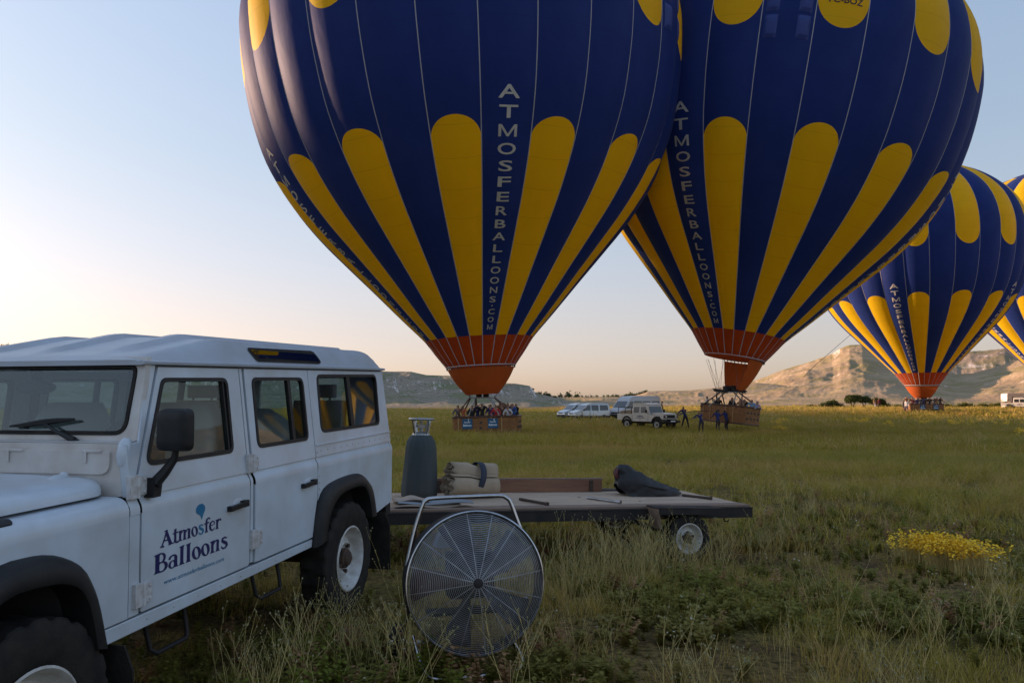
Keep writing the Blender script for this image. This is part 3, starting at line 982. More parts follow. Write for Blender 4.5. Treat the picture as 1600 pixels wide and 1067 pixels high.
# -- the big near one
B1 = at(751, 672, 47); b1z = gzf(B1.x, B1.y)
r1, e1 = balloon('hot_air_balloon', 'large blue and yellow balloon nearest the camera with two blue signs on its basket', (B1.x, B1.y, b1z), 1.0, R(-3.2), R(9.5), (0, 22, 14), (-1.75, 1.75), 0, 0, mouth_lift=3.72 - b1z + 0.0, pk=4)
# -- the one pulled by the crew
B2 = at(1150, 662, 53); b2z = gzf(B2.x, B2.y)
r2, e2 = balloon('hot_air_balloon', 'blue and yellow balloon whose open red mouth tilts over a basket held by men', (B2.x, B2.y, b2z), 0.955, R(9.5), R(-24), (0, 8, 14), (0.55, 3.5), 0, 0, mouth_lift=4.57 - b2z, zb=-2.30, reg=(3, 'TC-BOZ'), pk=2, alt=True)
B3 = at(1442, 643, 94); b3z = gzf(B3.x, B3.y)
r3, e3 = balloon('hot_air_balloon', 'distant sunlit balloon with its basket among green bushes before the brown mountain', (B3.x, B3.y, b3z), 0.895, R(-0.8), R(-12), (0, 6, 14), (-1.75, 1.75), 0, 0, mouth_lift=3.62 - b3z)
B4 = at(1664, 643, 112); b4z = gzf(B4.x, B4.y)
r4, e4 = balloon('hot_air_balloon', 'farthest balloon cut off by the right edge, only its left flank showing', (B4.x, B4.y, b4z), 1.05, R(1.0), R(20), (0, 8, 22), (-1.75, 1.75), 0, 0, mouth_lift=4.0 - b4z)

def fit_basket(root, base, env, mouth_lift, L_, W_, H_, rotz, tilt, signs, off=(0, 0), **kw):
    hb = Vector((off[0], off[1], 0.06 + kw.pop('lift', 0)))
    det = kw.get('detail', True); kw2 = kw.pop('zb', -1.72)
    b = basket_part(root, hb, L_, W_, H_, rotz, tilt, signs, **kw)
    tm = Matrix.Translation(hb) @ Euler((0, tilt, rotz)).to_matrix().to_4x4()
    top = env @ Vector((0, 0, 0))
    bc = env @ Vector((0, 0, kw2 - .2))
    bc = Vector((bc.x, bc.y, min(bc.z, top.z)))
    burner_part(root, bc, 0.75, 0.45, H_, L_, W_, tm, 2.0 * env.to_scale().x, top.z - 0.05)
    return b, tm
bk1, T1 = fit_basket(r1, B1, e1, 0, 3.95, 1.75, 0.96, R(-10), R(-1.8), (-0.26, 0.135), off=(0.42, 0))
bk2, T2 = fit_basket(r2, B2, e2, 0, 3.9, 1.75, 1.16, R(-56), R(0), (), off=(-0.45, 0.2), lift=0.52, zb=-2.30)
T2 = Matrix.Translation(bk2.location) @ Matrix.Rotation(R(6), 4, 'Y') @ Matrix.Rotation(R(-56), 4, 'Z')
bk2.matrix_local = T2
bk3, T3 = fit_basket(r3, B3, e3, 0, 4.2, 1.7, 0.92, R(0), R(0), (-0.14, 0.25), off=(0.1, 0))
bk4, T4 = fit_basket(r4, B4, e4, 0, 4.2, 1.7, 1.12, R(10), R(0), (), off=(0, 0), detail=False)

# heat shield plates over the tilted basket
for k, (dx, dy) in enumerate(((-.62, 0), (.62, 0))):
    d = MB(); d.box((0, 0, 0), (1.05, 1.0, .05)); d.box((0, 0, -.08), (.9, .85, .10))
    p_ = e2 @ Vector((0, 0, -2.5))
    o = d.build('heat_shield', M['interior_dark'], r2, 0, .01); o.matrix_local = Matrix.Translation((p_.x + dx, p_.y - .1, p_.z + .14)) @ Matrix.Rotation(R(9), 4, 'Y') @ Matrix.Rotation(R(-20), 4, 'Z')
# ------------------------------------------------------------------ white off-road station wagon in the foreground
AX = Vector((.2167, 1.0007, .0316)).normalized()
AY = Vector((-AX.y, AX.x, 0)).normalized()
AZ = AX.cross(AY)
CAR_O = Vector((-1.198, 5.656, .40)) - 2.794 * AX + .79 * AY - .40 * AZ
car = thing('off_road_car', 'white long off-road station wagon in the foreground with blue lettering on its front door', 'car')
car.matrix_world = Matrix(((AX.x, AY.x, AZ.x, CAR_O.x), (AX.y, AY.y, AZ.y, CAR_O.y), (AX.z, AY.z, AZ.z, CAR_O.z), (0, 0, 0, 1)))

YL = 0.79
def YU(z): return .772 - .072 * (z - 1.2) / .57
SHOULDER = [(1.09, .790), (1.112, .7895), (1.13, .785), (1.145, .776), (1.158, .770), (1.166, .7695)]
W_FD = rpoly([(.662, 1.293), (1.385, 1.288), (1.392, 1.70), (.838, 1.70)], [.05, .05, .05, .06], 6)
W_RD = rpoly([(1.630, 1.290), (2.262, 1.288), (2.270, 1.702), (1.640, 1.702)], .055, 6)
W_Q = rpoly([(2.450, 1.322), (3.505, 1.317), (3.545, 1.728), (2.470, 1.724)], .065, 6)
ARCH_F = [(-.42, .60), (-.37, .80), (-.27, .96), (-.14, 1.03), (-.03, 1.037), (.08, 1.025), (.17, .99), (.24, .945), (.29, .87), (.335, .77), (.388, .575)]
ARCH_FI = [(-.32, .62), (-.28, .78), (-.20, .89), (-.12, .925), (-.05, .928), (.03, .923), (.11, .91), (.18, .88), (.225, .835), (.26, .76), (.30, .60)]
ARCH_R = [(2.262, .585), (2.295, .76), (2.345, .885), (2.41, .945), (2.50, .972), (2.62, .985), (2.76, .992), (2.93, .990), (3.03, .972), (3.11, .93), (3.235, .835), (3.315, .63)]
ARCH_RI = [(2.37, .62), (2.41, .735), (2.455, .80), (2.51, .845), (2.58, .878), (2.67, .893), (2.77, .900), (2.90, .900), (2.98, .888), (3.04, .86), (3.11, .775), (3.155, .63)]

def resample(pts, n):
    P = [Vector(p) for p in pts]
    d = [0]
    for i in range(1, len(P)): d.append(d[-1] + (P[i] - P[i - 1]).length)
    out = []
    for k in range(n):
        t = d[-1] * k / (n - 1)
        i = max(j for j in range(len(d)) if d[j] <= t + 1e-9); i = min(i, len(P) - 2)
        f = (t - d[i]) / max(1e-9, d[i + 1] - d[i])
        q = P[i].lerp(P[i + 1], f); out.append((q.x, q.y))
    return out
def smooth_line(pts, n):
    P = _catmull([(p[0], p[1], 0) for p in pts], 8)
    return resample([(p.x, p.y) for p in P], n)

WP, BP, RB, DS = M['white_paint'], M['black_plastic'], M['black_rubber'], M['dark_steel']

def lower(sg): return lambda x, z, w: Vector((x, sg * (YL - w), z))
def upper(sg): return lambda x, z, w: Vector((x, sg * (YU(z) - w), z))
def shoulder(mb, sg, x0, x1, prof=SHOULDER, n=2):
    G = []
    for i in range(n):
        x = x0 + (x1 - x0) * i / (n - 1)
        G.append([Vector((x, sg * y, z)) for z, y in prof])
    mb.grid(G)

def pane_and_frame(parent, loop, sg, glass, divider=None, lead=0.0):
    fr = MB()
    fr.plate([loop, inset_poly(loop, .020)], upper(sg), -.005, .022)
    f = fr.build('window_frame', BP, parent, 40)
    gl = MB(); gl.plate([inset_poly(loop, .012)], upper(sg), .010, .014)
    gl.build('window_pane', glass, parent, 0)
    for dx, w in (divider or []):
        zlo = min(p[1] for p in loop); zhi = max(p[1] for p in loop)
        d = MB()
        d.plate([[(dx - w / 2, zlo + .01), (dx + w / 2, zlo + .01), (dx + w / 2, zhi - .01), (dx - w / 2, zhi - .01)]], upper(sg), -.002, .022)
        d.build('window_divider', BP, parent, 0)

def hinge(parent, x, z, sg, y):
    h = MB()
    h.box((x - .032, sg * (y + .008), z), (.045, .022, .105))
    h.box((x + .034, sg * (y + .006), z), (.056, .016, .085))
    h.tube([(x, sg * (y + .016), z - .052), (x, sg * (y + .016), z + .052)], .0125, 8)
    for dz in (-.028, .028):
        h.ell((x + .045, sg * (y + .016), z + dz), (.009, .005, .009), 8, 4)
    h.build('hinge', M['hinge_steel'], parent, 40, .003)

def handle(parent, x, z, sg):
    h = MB()
    h.box((x, sg * (YL + .022), z), (.170, .020, .026), rot=(0, R(-3), 0))
    h.box((x + .062, sg * (YL + .014), z + .004), (.050, .034, .036))
    h.box((x - .070, sg * (YL + .010), z - .004), (.026, .028, .028))
    h.tube([(x + .062, sg * (YL + .03), z + .004), (x + .062, sg * (YL + .034), z + .004)], .009, 8)
    o = h.build('door_handle', BP, parent, 40, .004)
    e = MB(); e.ell((x + .02, sg * (YL + .0005), z + .006), (.055, .003, .034), 16, 6)
    e.build('handle_recess', WP, parent, 40)

doors = {}
for sg in (-1, 1):
    # doors
    d = MB()
    d.plate([rpoly([(.614, .652), (1.506, .652), (1.506, 1.09), (.614, 1.09)], [.012, .02, 0, 0], 3)], lower(sg), 0, .03)
    shoulder(d, sg, .614, 1.506)
    d.plate([[(.614, 1.166), (1.506, 1.166), (1.513, 1.752), (.823, 1.752), (.622, 1.262)], W_FD], upper(sg), 0, .03)
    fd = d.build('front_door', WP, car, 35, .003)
    pane_and_frame(fd, W_FD, sg, M['glass'], [(.905, .014)] if sg > 0 else [(1.345, .012)])
    hinge(fd, .590, 1.213, sg, .770); hinge(fd, .612, .735, sg, YL)
    handle(fd, 1.365, 1.003, sg)
    d = MB()
    d.plate([[(1.565, .652), (2.270, .652), (2.295, .76), (2.336, .90), (2.336, 1.09), (1.565, 1.09)]], lower(sg), 0, .03)
    shoulder(d, sg, 1.565, 2.336)
    d.plate([[(1.565, 1.166), (2.336, 1.166), (2.345, 1.752), (1.573, 1.752)], W_RD], upper(sg), 0, .03)
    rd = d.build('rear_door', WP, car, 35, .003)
    pane_and_frame(rd, W_RD, sg, M['glass'], [(2.075, .034)])
    hinge(rd, 1.546, 1.215, sg, .770); hinge(rd, 1.560, .790, sg, YL)
    handle(rd, 2.19, 1.012, sg)
    doors[sg] = (fd, rd)
    # small rivets along the door skins and the tub
    d = MB()
    for rx in list(np.arange(2.42, 3.68, .105)): d.ell((rx, sg * (YU(1.205) + .001), 1.205), (.006, .003, .006), 6, 3)
    for rx in list(np.arange(.80, 3.66, .13)): d.ell((rx, sg * .7245, 1.770), (.005, .002, .004), 6, 3)
    for rx in list(np.arange(.66, 2.24, .19)): d.ell((rx, sg * (YL - .001), .612), (.006, .003, .006), 6, 3)
    d.build('rivets', M['hinge_steel'], car, 60)['kind'] = 'stuff'
    # front wing and the bulkhead post
    d = MB()
    arch = smooth_line([(p[0] * .985, p[1] - .012) for p in ARCH_F], 22)
    d.plate([[(-.72, 1.09), (-.72, .66)] + [(arch[0][0], .66)] + [a for a in arch if a[1] > .665] + [(arch[-1][0] - .02, .648), (.532, .648), (.532, 1.09)]], lower(sg), 0, .012)
    shoulder(d, sg, -.72, .532, [(1.09, .79), (1.115, .789), (1.138, .782), (1.155, .769), (1.167, .750), (1.174, .725), (1.176, .60)])
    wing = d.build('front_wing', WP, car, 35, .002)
    d = MB()
    d.plate([[(.537, .648), (.601, .648), (.601, 1.09), (.537, 1.09)]], lower(sg), .001, .02)
    shoulder(d, sg, .537, .601)
    d.plate([[(.556, 1.166), (.602, 1.166), (.606, 1.262), (.806, 1.752), (.790, 1.790), (.738, 1.786), (.642, 1.408), (.556, 1.404)]], upper(sg), .001, .045)
    d.build('bulkhead_post', WP, car, 35, .003)
    # sill
    d = MB()
    d.plate([[(.395, .575), (2.262, .590), (2.272, .640), (.392, .640)]], lower(sg), .002, .06)
    d.build('sill', WP, car, 35, .004)
    # rear tub
    arch = smooth_line([(p[0], p[1] - .012) for p in ARCH_R], 24)
    d = MB()
    d.plate([[(2.344, 1.09)] + [(2.344, .88)] + [a for a in arch if a[0] > 2.35] + [(3.69, .668), (3.705, 1.09)]], lower(sg), 0, .012)
    shoulder(d, sg, 2.344, 3.705)
    d.plate([[(2.344, 1.167), (3.703, 1.167), (3.692, 1.752), (2.354, 1.752)], W_Q], upper(sg), 0, .03)
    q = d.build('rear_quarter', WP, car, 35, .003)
    pane_and_frame(q, W_Q, sg, M['glass'], [(2.985, .055)])
    d = MB()
    d.plate([[(2.352, 1.243), (3.705, 1.243), (3.705, 1.252), (2.352, 1.252)]], upper(sg), -.008, .002)
    d.build('trim_ledge', WP, q, 35, .002)
    for rz in (1.20, 1.045, 1.0, .955):
        d = MB(); d.ell((2.362, sg * (.774 if rz > 1.1 else .791), rz), (.007, .004, .010), 8, 4)
        d.build('rivet', M['hinge_steel'], q, 40)
    # wheel arch flares with the dark wells behind
    for nm, O_, I_ in (('front', ARCH_F, ARCH_FI), ('rear', ARCH_R, ARCH_RI)):
        a = smooth_line(O_, 30); b = smooth_line(I_, 30)
        d = MB(); G = []
        for p, r in zip(a, b):
            def mx(t): return (p[0] + (r[0] - p[0]) * t, p[1] + (r[1] - p[1]) * t)
            row = []
            for t, y in ((0, .783), (0, .800), (.12, .822), (.45, .842), (.85, .848), (1.0, .842), (1.02, .80), (1.0, .70)):
                u = mx(t); row.append(Vector((u[0], sg * y, u[1])))
            G.append(row)
        d.grid(G); d.build('wheel_arch_flare', BP, car, 45)
        d = MB(); G = [[Vector((r[0], sg * .70, r[1])), Vector((r[0], sg * .36, r[1]))] for r in b]
        d.grid(G); d.add([Vector((r[0], sg * .36, r[1])) for r in b], [tuple(range(len(b)))])
        d.build('wheel_well', M['interior_dark'], car, 40)
    # inner shell seen as the dark shut lines
    d = MB()
    d.plate([[(.40, .655), (.62, .66), (2.30, .66), (2.40, .92), (2.52, 1.0), (3.05, 1.0), (3.20, .90), (3.30, .68), (3.66, .70), (3.66, 1.15), (.56, 1.15)]], lower(sg), .036, .046)
    d.plate([[(1.515, 1.15), (1.556, 1.15), (1.560, 1.755), (1.520, 1.755)]], upper(sg), .014, .05)
    d.plate([[(2.337, 1.15), (2.352, 1.15), (2.356, 1.755), (2.342, 1.755)]], upper(sg), .02, .05)
    d.build('inner_shell', M['interior_dark'], car, 0)['kind'] = 'stuff'
    d = MB(); d.plate([[(1.523, .66), (1.549, .66), (1.549, 1.09), (1.523, 1.09)]], lower(sg), .006, .03)
    shoulder(d, sg, 1.523, 1.549, [(z, y - .006) for z, y in SHOULDER])
    d.plate([[(1.523, 1.16), (1.549, 1.16), (1.556, 1.752), (1.530, 1.752)]], upper(sg), .006, .03)
    d.build('centre_pillar', WP, car, 35)

# bonnet
bx = [-.86, -.80, -.6, -.3, 0, .2, .35, .42, .46, .50, .53, .552, .560]
def bw(x):
    if x <= .40: return .700
    return .56 + .140 * math.sqrt(max(0, 1 - ((x - .40) / .162) ** 2))
G = []
for x in bx:
    w = bw(x); k = 1.0
    dz = -.004 * max(0, -x)
    e = 0.018 if x > .55 else 0.0
    sec = [(w, 1.188), (w, 1.208 - e * .6), (w - .006, 1.222 - e), (w - .022, 1.238 - e), (w - .05, 1.250 - e), (w - .12, 1.258 - e), (.30, 1.264 - e), (0, 1.266 - e)]
    G.append([Vector((x, -y, z + dz)) for y, z in sec] + [Vector((x, y, z + dz)) for y, z in reversed(sec[:-1])])
d = MB(); d.grid(G)
n = len(G[0])
d.add(G[-1], [tuple(range(n))]); d.add(G[0], [tuple(range(n))])
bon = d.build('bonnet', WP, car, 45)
d = MB(); d.ell((.47, -.475, 1.254), (.055, .028, .022), 14, 8); d.ell((.50, -.475, 1.262), (.022, .02, .022), 10, 6)
d.build('washer_jet', WP, bon, 60)
d = MB(); d.plate([[(-.7, -.67), (.545, -.60), (.545, .60), (-.7, .67)]], lambda a, b_, w: Vector((a, b_, w)), 1.165, 1.17)
d.build('engine_bay_cover', M['interior_dark'], car, 0)
for sg in (-1, 1):
    d = MB(); d.plate([rpoly([(-.62, .713), (-.04, .713), (-.04, .762), (-.62, .762)], .02, 4)], lambda a, b_, w: Vector((a, sg * b_, 1.1765 - max(0, b_ - .735) * .55 + w)), -.003, .004)
    d.build('wing_top_plate', BP, car, 0)
# nose, out of frame but part of the car
d = MB(); d.box((-.74, 0, .93), (.05, 1.18, .44)); d.build('grille_panel', WP, car, 35, .01)
d = MB(); d.box((-.775, 0, .95), (.03, .62, .28)); d.build('grille', BP, car, 35, .01)
for sg in (-1, 1):
    d = MB(); d.lathe([(.0, -.03), (.07, -.025), (.088, 0), (.09, .03)], 20, 'x', 0, Matrix.Translation((-.78, sg * .48, .97))); d.build('headlight', M['lamp_glass'], car, 50)
    d = MB(); d.box((-.735, sg * .70, .92), (.03, .17, .34)); d.build('wing_front', WP, car, 35, .01)
    d = MB(); d.lathe([(.0, -.02), (.03, -.015), (.035, .01)], 14, 'x', 0, Matrix.Translation((-.76, sg * .69, 1.0))); d.build('indicator', M['lamp_orange'], car, 50)
d = MB(); d.box((-.88, 0, .60), (.16, 1.66, .14)); d.build('front_bumper', DS, car, 35, .015)

# scuttle with the two vent flaps, windscreen
d = MB()
d.plate([[(-.742, 1.17), (.742, 1.17), (.742, 1.405), (-.742, 1.405)]], lambda y, z, w: Vector((.560 + (z - 1.17) * .03 + w, y, z)), 0, .04)
d.add([Vector(p) for p in [(.567, -.742, 1.406), (.567, .742, 1.406), (.66, .735, 1.416), (.66, -.735, 1.416)]], [(0, 1, 2, 3)])
scut = d.build('scuttle', M['dusty_white'], car, 35, .004)
for sg in (-1, 1):
    d = MB()
    d.plate([rpoly([(.06, 1.268), (.665, 1.268), (.665, 1.372), (.06, 1.372)], [.05, .05, .012, .012], 5)], lambda y, z, w: Vector((.560 + (z - 1.17) * .03 - w, sg * y, z)), -.004, .013)
    fl = d.build('vent_flap', M['dusty_white'], scut, 35, .004)
    for hy in (.16, .575):
        d = MB(); d.box((.550, sg * hy, 1.372), (.012, .10, .012)); d.box((.546, sg * (hy - .03), 1.345), (.008, .012, .055)); d.build('flap_hinge', M['dusty_white'], fl, 40, .002)
    d = MB(); d.tube([(.575, sg * .722, 1.312), (.570, sg * .722, 1.35), (.585, sg * .722, 1.405), (.592, sg * .722, 1.425)], [.026, .030, .029, .018], 10)
    d.build('windscreen_bracket', WP, car, 60)
def WS(y, z, w):
    return Vector((.640 + .24 * (z - 1.41) + w, y, z))
gl_loop = rpoly([(-.672, 1.437), (.672, 1.437), (.672, 1.762), (-.672, 1.762)], [.07, .07, .05, .05], 6)
d = MB(); d.plate([[(-.735, 1.405), (.735, 1.405), (.706, 1.80), (-.706, 1.80)], gl_loop], WS, 0, .04)
ws = d.build('windscreen_frame', M['dusty_white'], car, 35, .004)
d = MB(); d.plate([gl_loop, inset_poly(gl_loop, .017)], WS, -.006, .02); d.build('windscreen_seal', RB, ws, 40)
d = MB(); d.plate([inset_poly(gl_loop, .010)], WS, .008, .013); d.build('windscreen_pane', M['windscreen_glass'], ws, 0)
# wiper
d = MB()
for a, b_, r in ((-.42, -.235, 1), (.34, .52, 1)):
    d.tube([WS(a, 1.412, -.02), WS((a + b_) / 2, 1.452, -.032), WS(b_, 1.492, -.028)], [.016, .009, .006], 6)
    d.ell(WS(a, 1.405, -.015), (.022, .026, .016), 10, 6)
    bl = [WS(b_ - .16, 1.508, -.018), WS(b_ - .08, 1.503, -.022), WS(b_, 1.494, -.026), WS(b_ + .09, 1.483, -.022), WS(b_ + .19, 1.474, -.018)]
    w_ = MB(); w_.tube(bl, [.006, .012, .016, .012, .005], 5)
    w_.tube([WS(a, 1.412, -.02), WS((a + b_) / 2, 1.452, -.032), WS(b_, 1.492, -.028)], [.016, .009, .006], 6)
    w_.ell(WS(a, 1.405, -.015), (.022, .026, .016), 10, 6)
    w_.build('wiper', BP, car, 40)['kind'] = 'stuff'

# roof
def zt(x): return 1.800 + .122 * min(1, max(0, (x - .74) / .66)) ** .9
def roof_sec(x, fade=0.0, drop=0.0):
    t = zt(x) - drop
    k = (t - 1.772) / (1.922 - 1.772)
    rb = .014 * min(1, max(0, (x - .82) / .12)) * (1 if x < 3.45 else 0)
    sec = [(.700, 1.760), (.722, 1.764), (.724, 1.776), (.702, 1.782)]
    for y, q in ((.690, .14), (.672, .42), (.650, .70), (.622, .90), (.590, .985)):
        sec.append((y, 1.772 + (t - 1.772) * q))
    for y in (.55, .50, .46, .42, .40, .37, .34, .30, .25, .20, .15, .10, .06, .03, 0):
        rib = rb * (1 if abs(abs(y) - .40) < .045 or abs(y) < .05 else 0)
        rise = .024 * (1 - (y / .6) ** 2) * k
        sec.append((y, t + rise + rib - (.010 * rb / .014 if not rib else 0)))
    return sec
G = []
xs = [.700, .745, .78, .85, .90, .98, 1.06, 1.15, 1.25, 1.36, 1.42, 1.5, 1.7, 2.0, 2.4, 2.8, 3.2, 3.44, 3.46, 3.52, 3.58, 3.63, 3.67, 3.70, 3.712]
for x in xs:
    dr = 0
    if x > 3.46:
        dr = .165 * (1 - math.sqrt(max(0, 1 - ((x - 3.46) / .256) ** 2)))
    s_ = roof_sec(x, 0, dr)
    if x <= .70: s_ = [(y, min(z, 1.785)) for y, z in s_]
    G.append([Vector((x, -y, z)) for y, z in s_] + [Vector((x, y, z)) for y, z in reversed(s_[:-1])])
d = MB(); d.grid(G)
d.add(G[-1], [tuple(range(len(G[0])))]); d.add(G[0], [tuple(range(len(G[0])))])
roof = d.build('roof', M['roof_paint'], car, 28)
d = MB(); d.box((2.2, 0, 1.757), (2.9, 1.36, .006)); d.build('headlining', M['interior_grey'], car, 0)
for sg in (-1, 1):
    al = rpoly([(1.735, 1.795), (2.600, 1.795), (2.530, 1.886), (1.660, 1.880)], [.03, .045, .05, .03], 6)
    def AL(x, z, w):
        q = (z - 1.772) / (1.922 - 1.772)
        y = float(np.interp(q, [0.05, .14, .42, .70, .90], [.702, .690, .672, .650, .622]))
        return Vector((x, sg * (y + .006 - w), z + .003))
    def al_grid(loop, name, mat, w, par):
        # curved strip: rows in z
        mb = MB(); G_ = []
        zs = np.linspace(min(p[1] for p in loop), max(p[1] for p in loop), 12)
        for z in zs:
            xsn = []
            for i in range(len(loop)):
                a, b_ = loop[i], loop[(i + 1) % len(loop)]
                if (a[1] - z) * (b_[1] - z) <= 0 and abs(a[1] - b_[1]) > 1e-9:
                    xsn.append(a[0] + (b_[0] - a[0]) * (z - a[1]) / (b_[1] - a[1]))
            G_.append([AL(x, z, w) for x in np.linspace(min(xsn), max(xsn), 14)])
        mb.grid(G_); return mb.build(name, mat, par, 40)
    a = al_grid(al, 'roof_window_seal', RB, .0, roof)
    al_grid(inset_poly(al, .022), 'roof_window_pane', M['tinted_glass'], -.004, roof)
d = MB()
for sg in (-1, 1):
    pass
# rear wall with window, bumper
rw = rpoly([(-.42, 1.26), (.42, 1.26), (.42, 1.70), (-.42, 1.70)], .06, 5)
d = MB(); d.plate([[(-.785, .66), (.785, .66), (.785, 1.14), (.765, 1.18), (.70, 1.76), (-.70, 1.76), (-.765, 1.18), (-.785, 1.14)], rw], lambda y, z, w: Vector((3.690 - w, y, z)), 0, .03)
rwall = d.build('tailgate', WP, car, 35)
d = MB(); d.plate([rw], lambda y, z, w: Vector((3.68 - w, y, z)), 0, .004); d.build('window_pane', M['glass'], rwall, 0)
d = MB(); d.box((3.72, 0, .60), (.10, 1.5, .10)); d.tube([(3.74, 0, .50), (3.84, 0, .50), (3.84, 0, .56)], .025, 8); d.build('rear_bumper', DS, car, 35, .01)['kind'] = 'stuff'
for sg in (-1, 1):
    d = MB(); d.lathe([(0, .02), (.03, .015), (.035, -.01)], 12, 'x', 0, Matrix.Translation((3.715, sg * .69, .98))); d.build('tail_lamp', M['lamp_red'], car, 50)
# interior
d = MB(); d.box((2.1, 0, .72), (3.0, 1.42, .04)); d.box((.66, 0, 1.0), (.03, 1.42, .60)); d.build('floor', M['interior_dark'], car, 0)['kind'] = 'stuff'
d = MB(); d.box((.80, 0, 1.30), (.22, 1.40, .14)); d.box((.90, -.35, 1.35), (.14, .38, .10)); d.build('dashboard', M['interior_dark'], car, 35, .03)['kind'] = 'stuff'
def seat(x, y, w, zt_, mat, name='front_seat'):
    d = MB()
    G_ = []
    for k in range(9):
        z = .98 + (zt_ - .98) * k / 8
        ww = w / 2 * (1 - .34 * max(0, (k - 5.0) / 3) ** 2)
        xx = x + .16 * k / 8
        th = .075 * (1 - .35 * max(0, (k - 6.5) / 1.5))
        loop = rpoly([(-ww, -th), (ww, -th), (ww, th), (-ww, th)], .05, 4)
        G_.append([Vector((xx + p[1], y + p[0], z)) for p in loop])
    d.grid([[G_[j][i] for j in range(9)] for i in range(len(G_[0]))], closeu=True)
    d.add(G_[-1], [tuple(range(len(G_[-1])))])
    d.box((x - .20, y, .97), (.46, w, .14))
    d.build(name, mat, car, 60)['kind'] = 'stuff'
seat(1.34, -.39, .50, 1.56, M['seat_grey']); seat(1.34, .36, .50, 1.56, M['seat_grey'])
seat(2.22, 0, 1.22, 1.49, M['seat_grey'], 'rear_seat')
for sg in (-1, 1):
    d = MB(); d.box((2.78, sg * .50, 1.06), (.34, .40, .10)); d.box((2.93, sg * .50, 1.32), (.09, .40, .42), rot=(0, R(8), 0)); d.box((2.96, sg * .50, 1.60), (.06, .24, .10))
    d.tube([(2.95, sg * .50 - .08, 1.5), (2.96, sg * .50 - .08, 1.6)], .01, 5); d.tube([(2.95, sg * .50 + .08, 1.5), (2.96, sg * .50 + .08, 1.6)], .01, 5)
    d.build('folding_seat', M['interior_tan'], car, 40, .02)['kind'] = 'stuff'
d = MB(); d.plate([[(2.40, .75), (3.66, .75), (3.66, 1.30), (2.40, 1.30)]], lambda x, z, w: Vector((x, .70 - w, z)), 0, .01); d.build('trim_panel', M['interior_tan'], car, 0)
d = MB()
cw = Vector((1.02, -.36, 1.31)); tl = Euler((0, R(-58), 0)).to_matrix()
d.tube([cw + tl @ Vector((.20 * math.cos(a), .20 * math.sin(a), 0)) for a in np.linspace(0, 2 * PI, 33)[:-1]], .015, 7, closed=True)
for a in (0.3, PI - .3, -PI / 2): d.tube([cw - tl @ Vector((0, 0, .0)), cw + tl @ Vector((.2 * math.cos(a + PI / 2), .2 * math.sin(a + PI / 2), 0))], .012, 5)
d.tube([cw, cw + tl @ Vector((0, 0, -.25))], .025, 7)
d.build('steering_wheel', M['interior_dark'], car, 60)['kind'] = 'stuff'
d = MB(); d.ell((.83, 0, 1.655), (.03, .12, .035), 14, 8); d.tube([(.83, 0, 1.68), (.80, .0, 1.74)], .008, 5); d.build('rear_view_mirror', M['interior_dark'], car, 60)['kind'] = 'stuff'

# door mirrors on their arms
for sg in (-1, 1):
    d = MB()
    lp = rpoly([(-.082, -.098), (.082, -.098), (.082, .098), (-.082, .098)], .035, 6)
    G_ = []
    for t, k in ((0, 1.0), (.02, 1.0), (.05, .95), (.062, .80), (.066, .5)):
        G_.append([Vector((.70 - t + .03, sg * (.885 + p[0] * k), 1.458 + p[1] * k)) for p in lp])
    d.grid([[G_[j][i] for j in range(5)] for i in range(len(lp))], closeu=True)
    d.add(G_[-1], [tuple(range(len(lp)))]); 
    mo = d.build('door_mirror', BP, car, 40)
    d = MB(); d.plate([inset_poly(lp, .008)], lambda a, b_, w: Vector((.728 - w, sg * (.885 + a), 1.458 + b_)), 0, .004); d.build('mirror_glass', M['chrome'], mo, 0)
    d = MB(); d.plate([[(.648, 1.155), (.700, 1.155), (.712, 1.225), (.652, 1.245)]], lambda a, b_, w: Vector((a, sg * (.775 + w), b_)), -.005, .045)
    d.tube([(.675, sg * .805, 1.215), (.705, sg * .835, 1.265), (.722, sg * .872, 1.325), (.715, sg * .885, 1.375)], [.028, .024, .018, .012], 8)
    d.build('mirror_arm', BP, mo, 40)['kind'] = 'stuff'

# wheels
def tyre_mesh(Rt, W, Rr):
    n = 132
    prof = [(Rr - .006, -W * .42), (Rr + .03, -W * .50), (Rt - .075, -W * .53), (Rt - .035, -W * .50), (Rt - .010, -W * .46), (Rt, -W * .40), (Rt, -W * .16), (Rt, W * .16), (Rt, W * .40), (Rt - .010, W * .46), (Rt - .035, W * .50), (Rt - .075, W * .53), (Rr + .03, W * .50), (Rr - .006, W * .42)]
    G_ = []
    for j in range(n):
        q = 2 * PI * j / n
        row = []
        for i, (r, h) in enumerate(prof):
            rr_ = r
            if 3 <= i <= 10:
                ph = (j // 2) % 3 if h < 0 else (j // 2 + 1) % 3
                if ph == 0: rr_ = r - (.013 if i in (5, 6, 7, 8) else .010 if i in (4, 9) else .006)
                if i in (6, 7) and (j // 3) % 2: rr_ -= .006
            row.append(Vector((rr_ * math.cos(q), h, rr_ * math.sin(q))))
        G_.append(row)
    mb = MB(); mb.grid(G_, closeu=True)
    return mb.mesh('tyre', RB, 30)
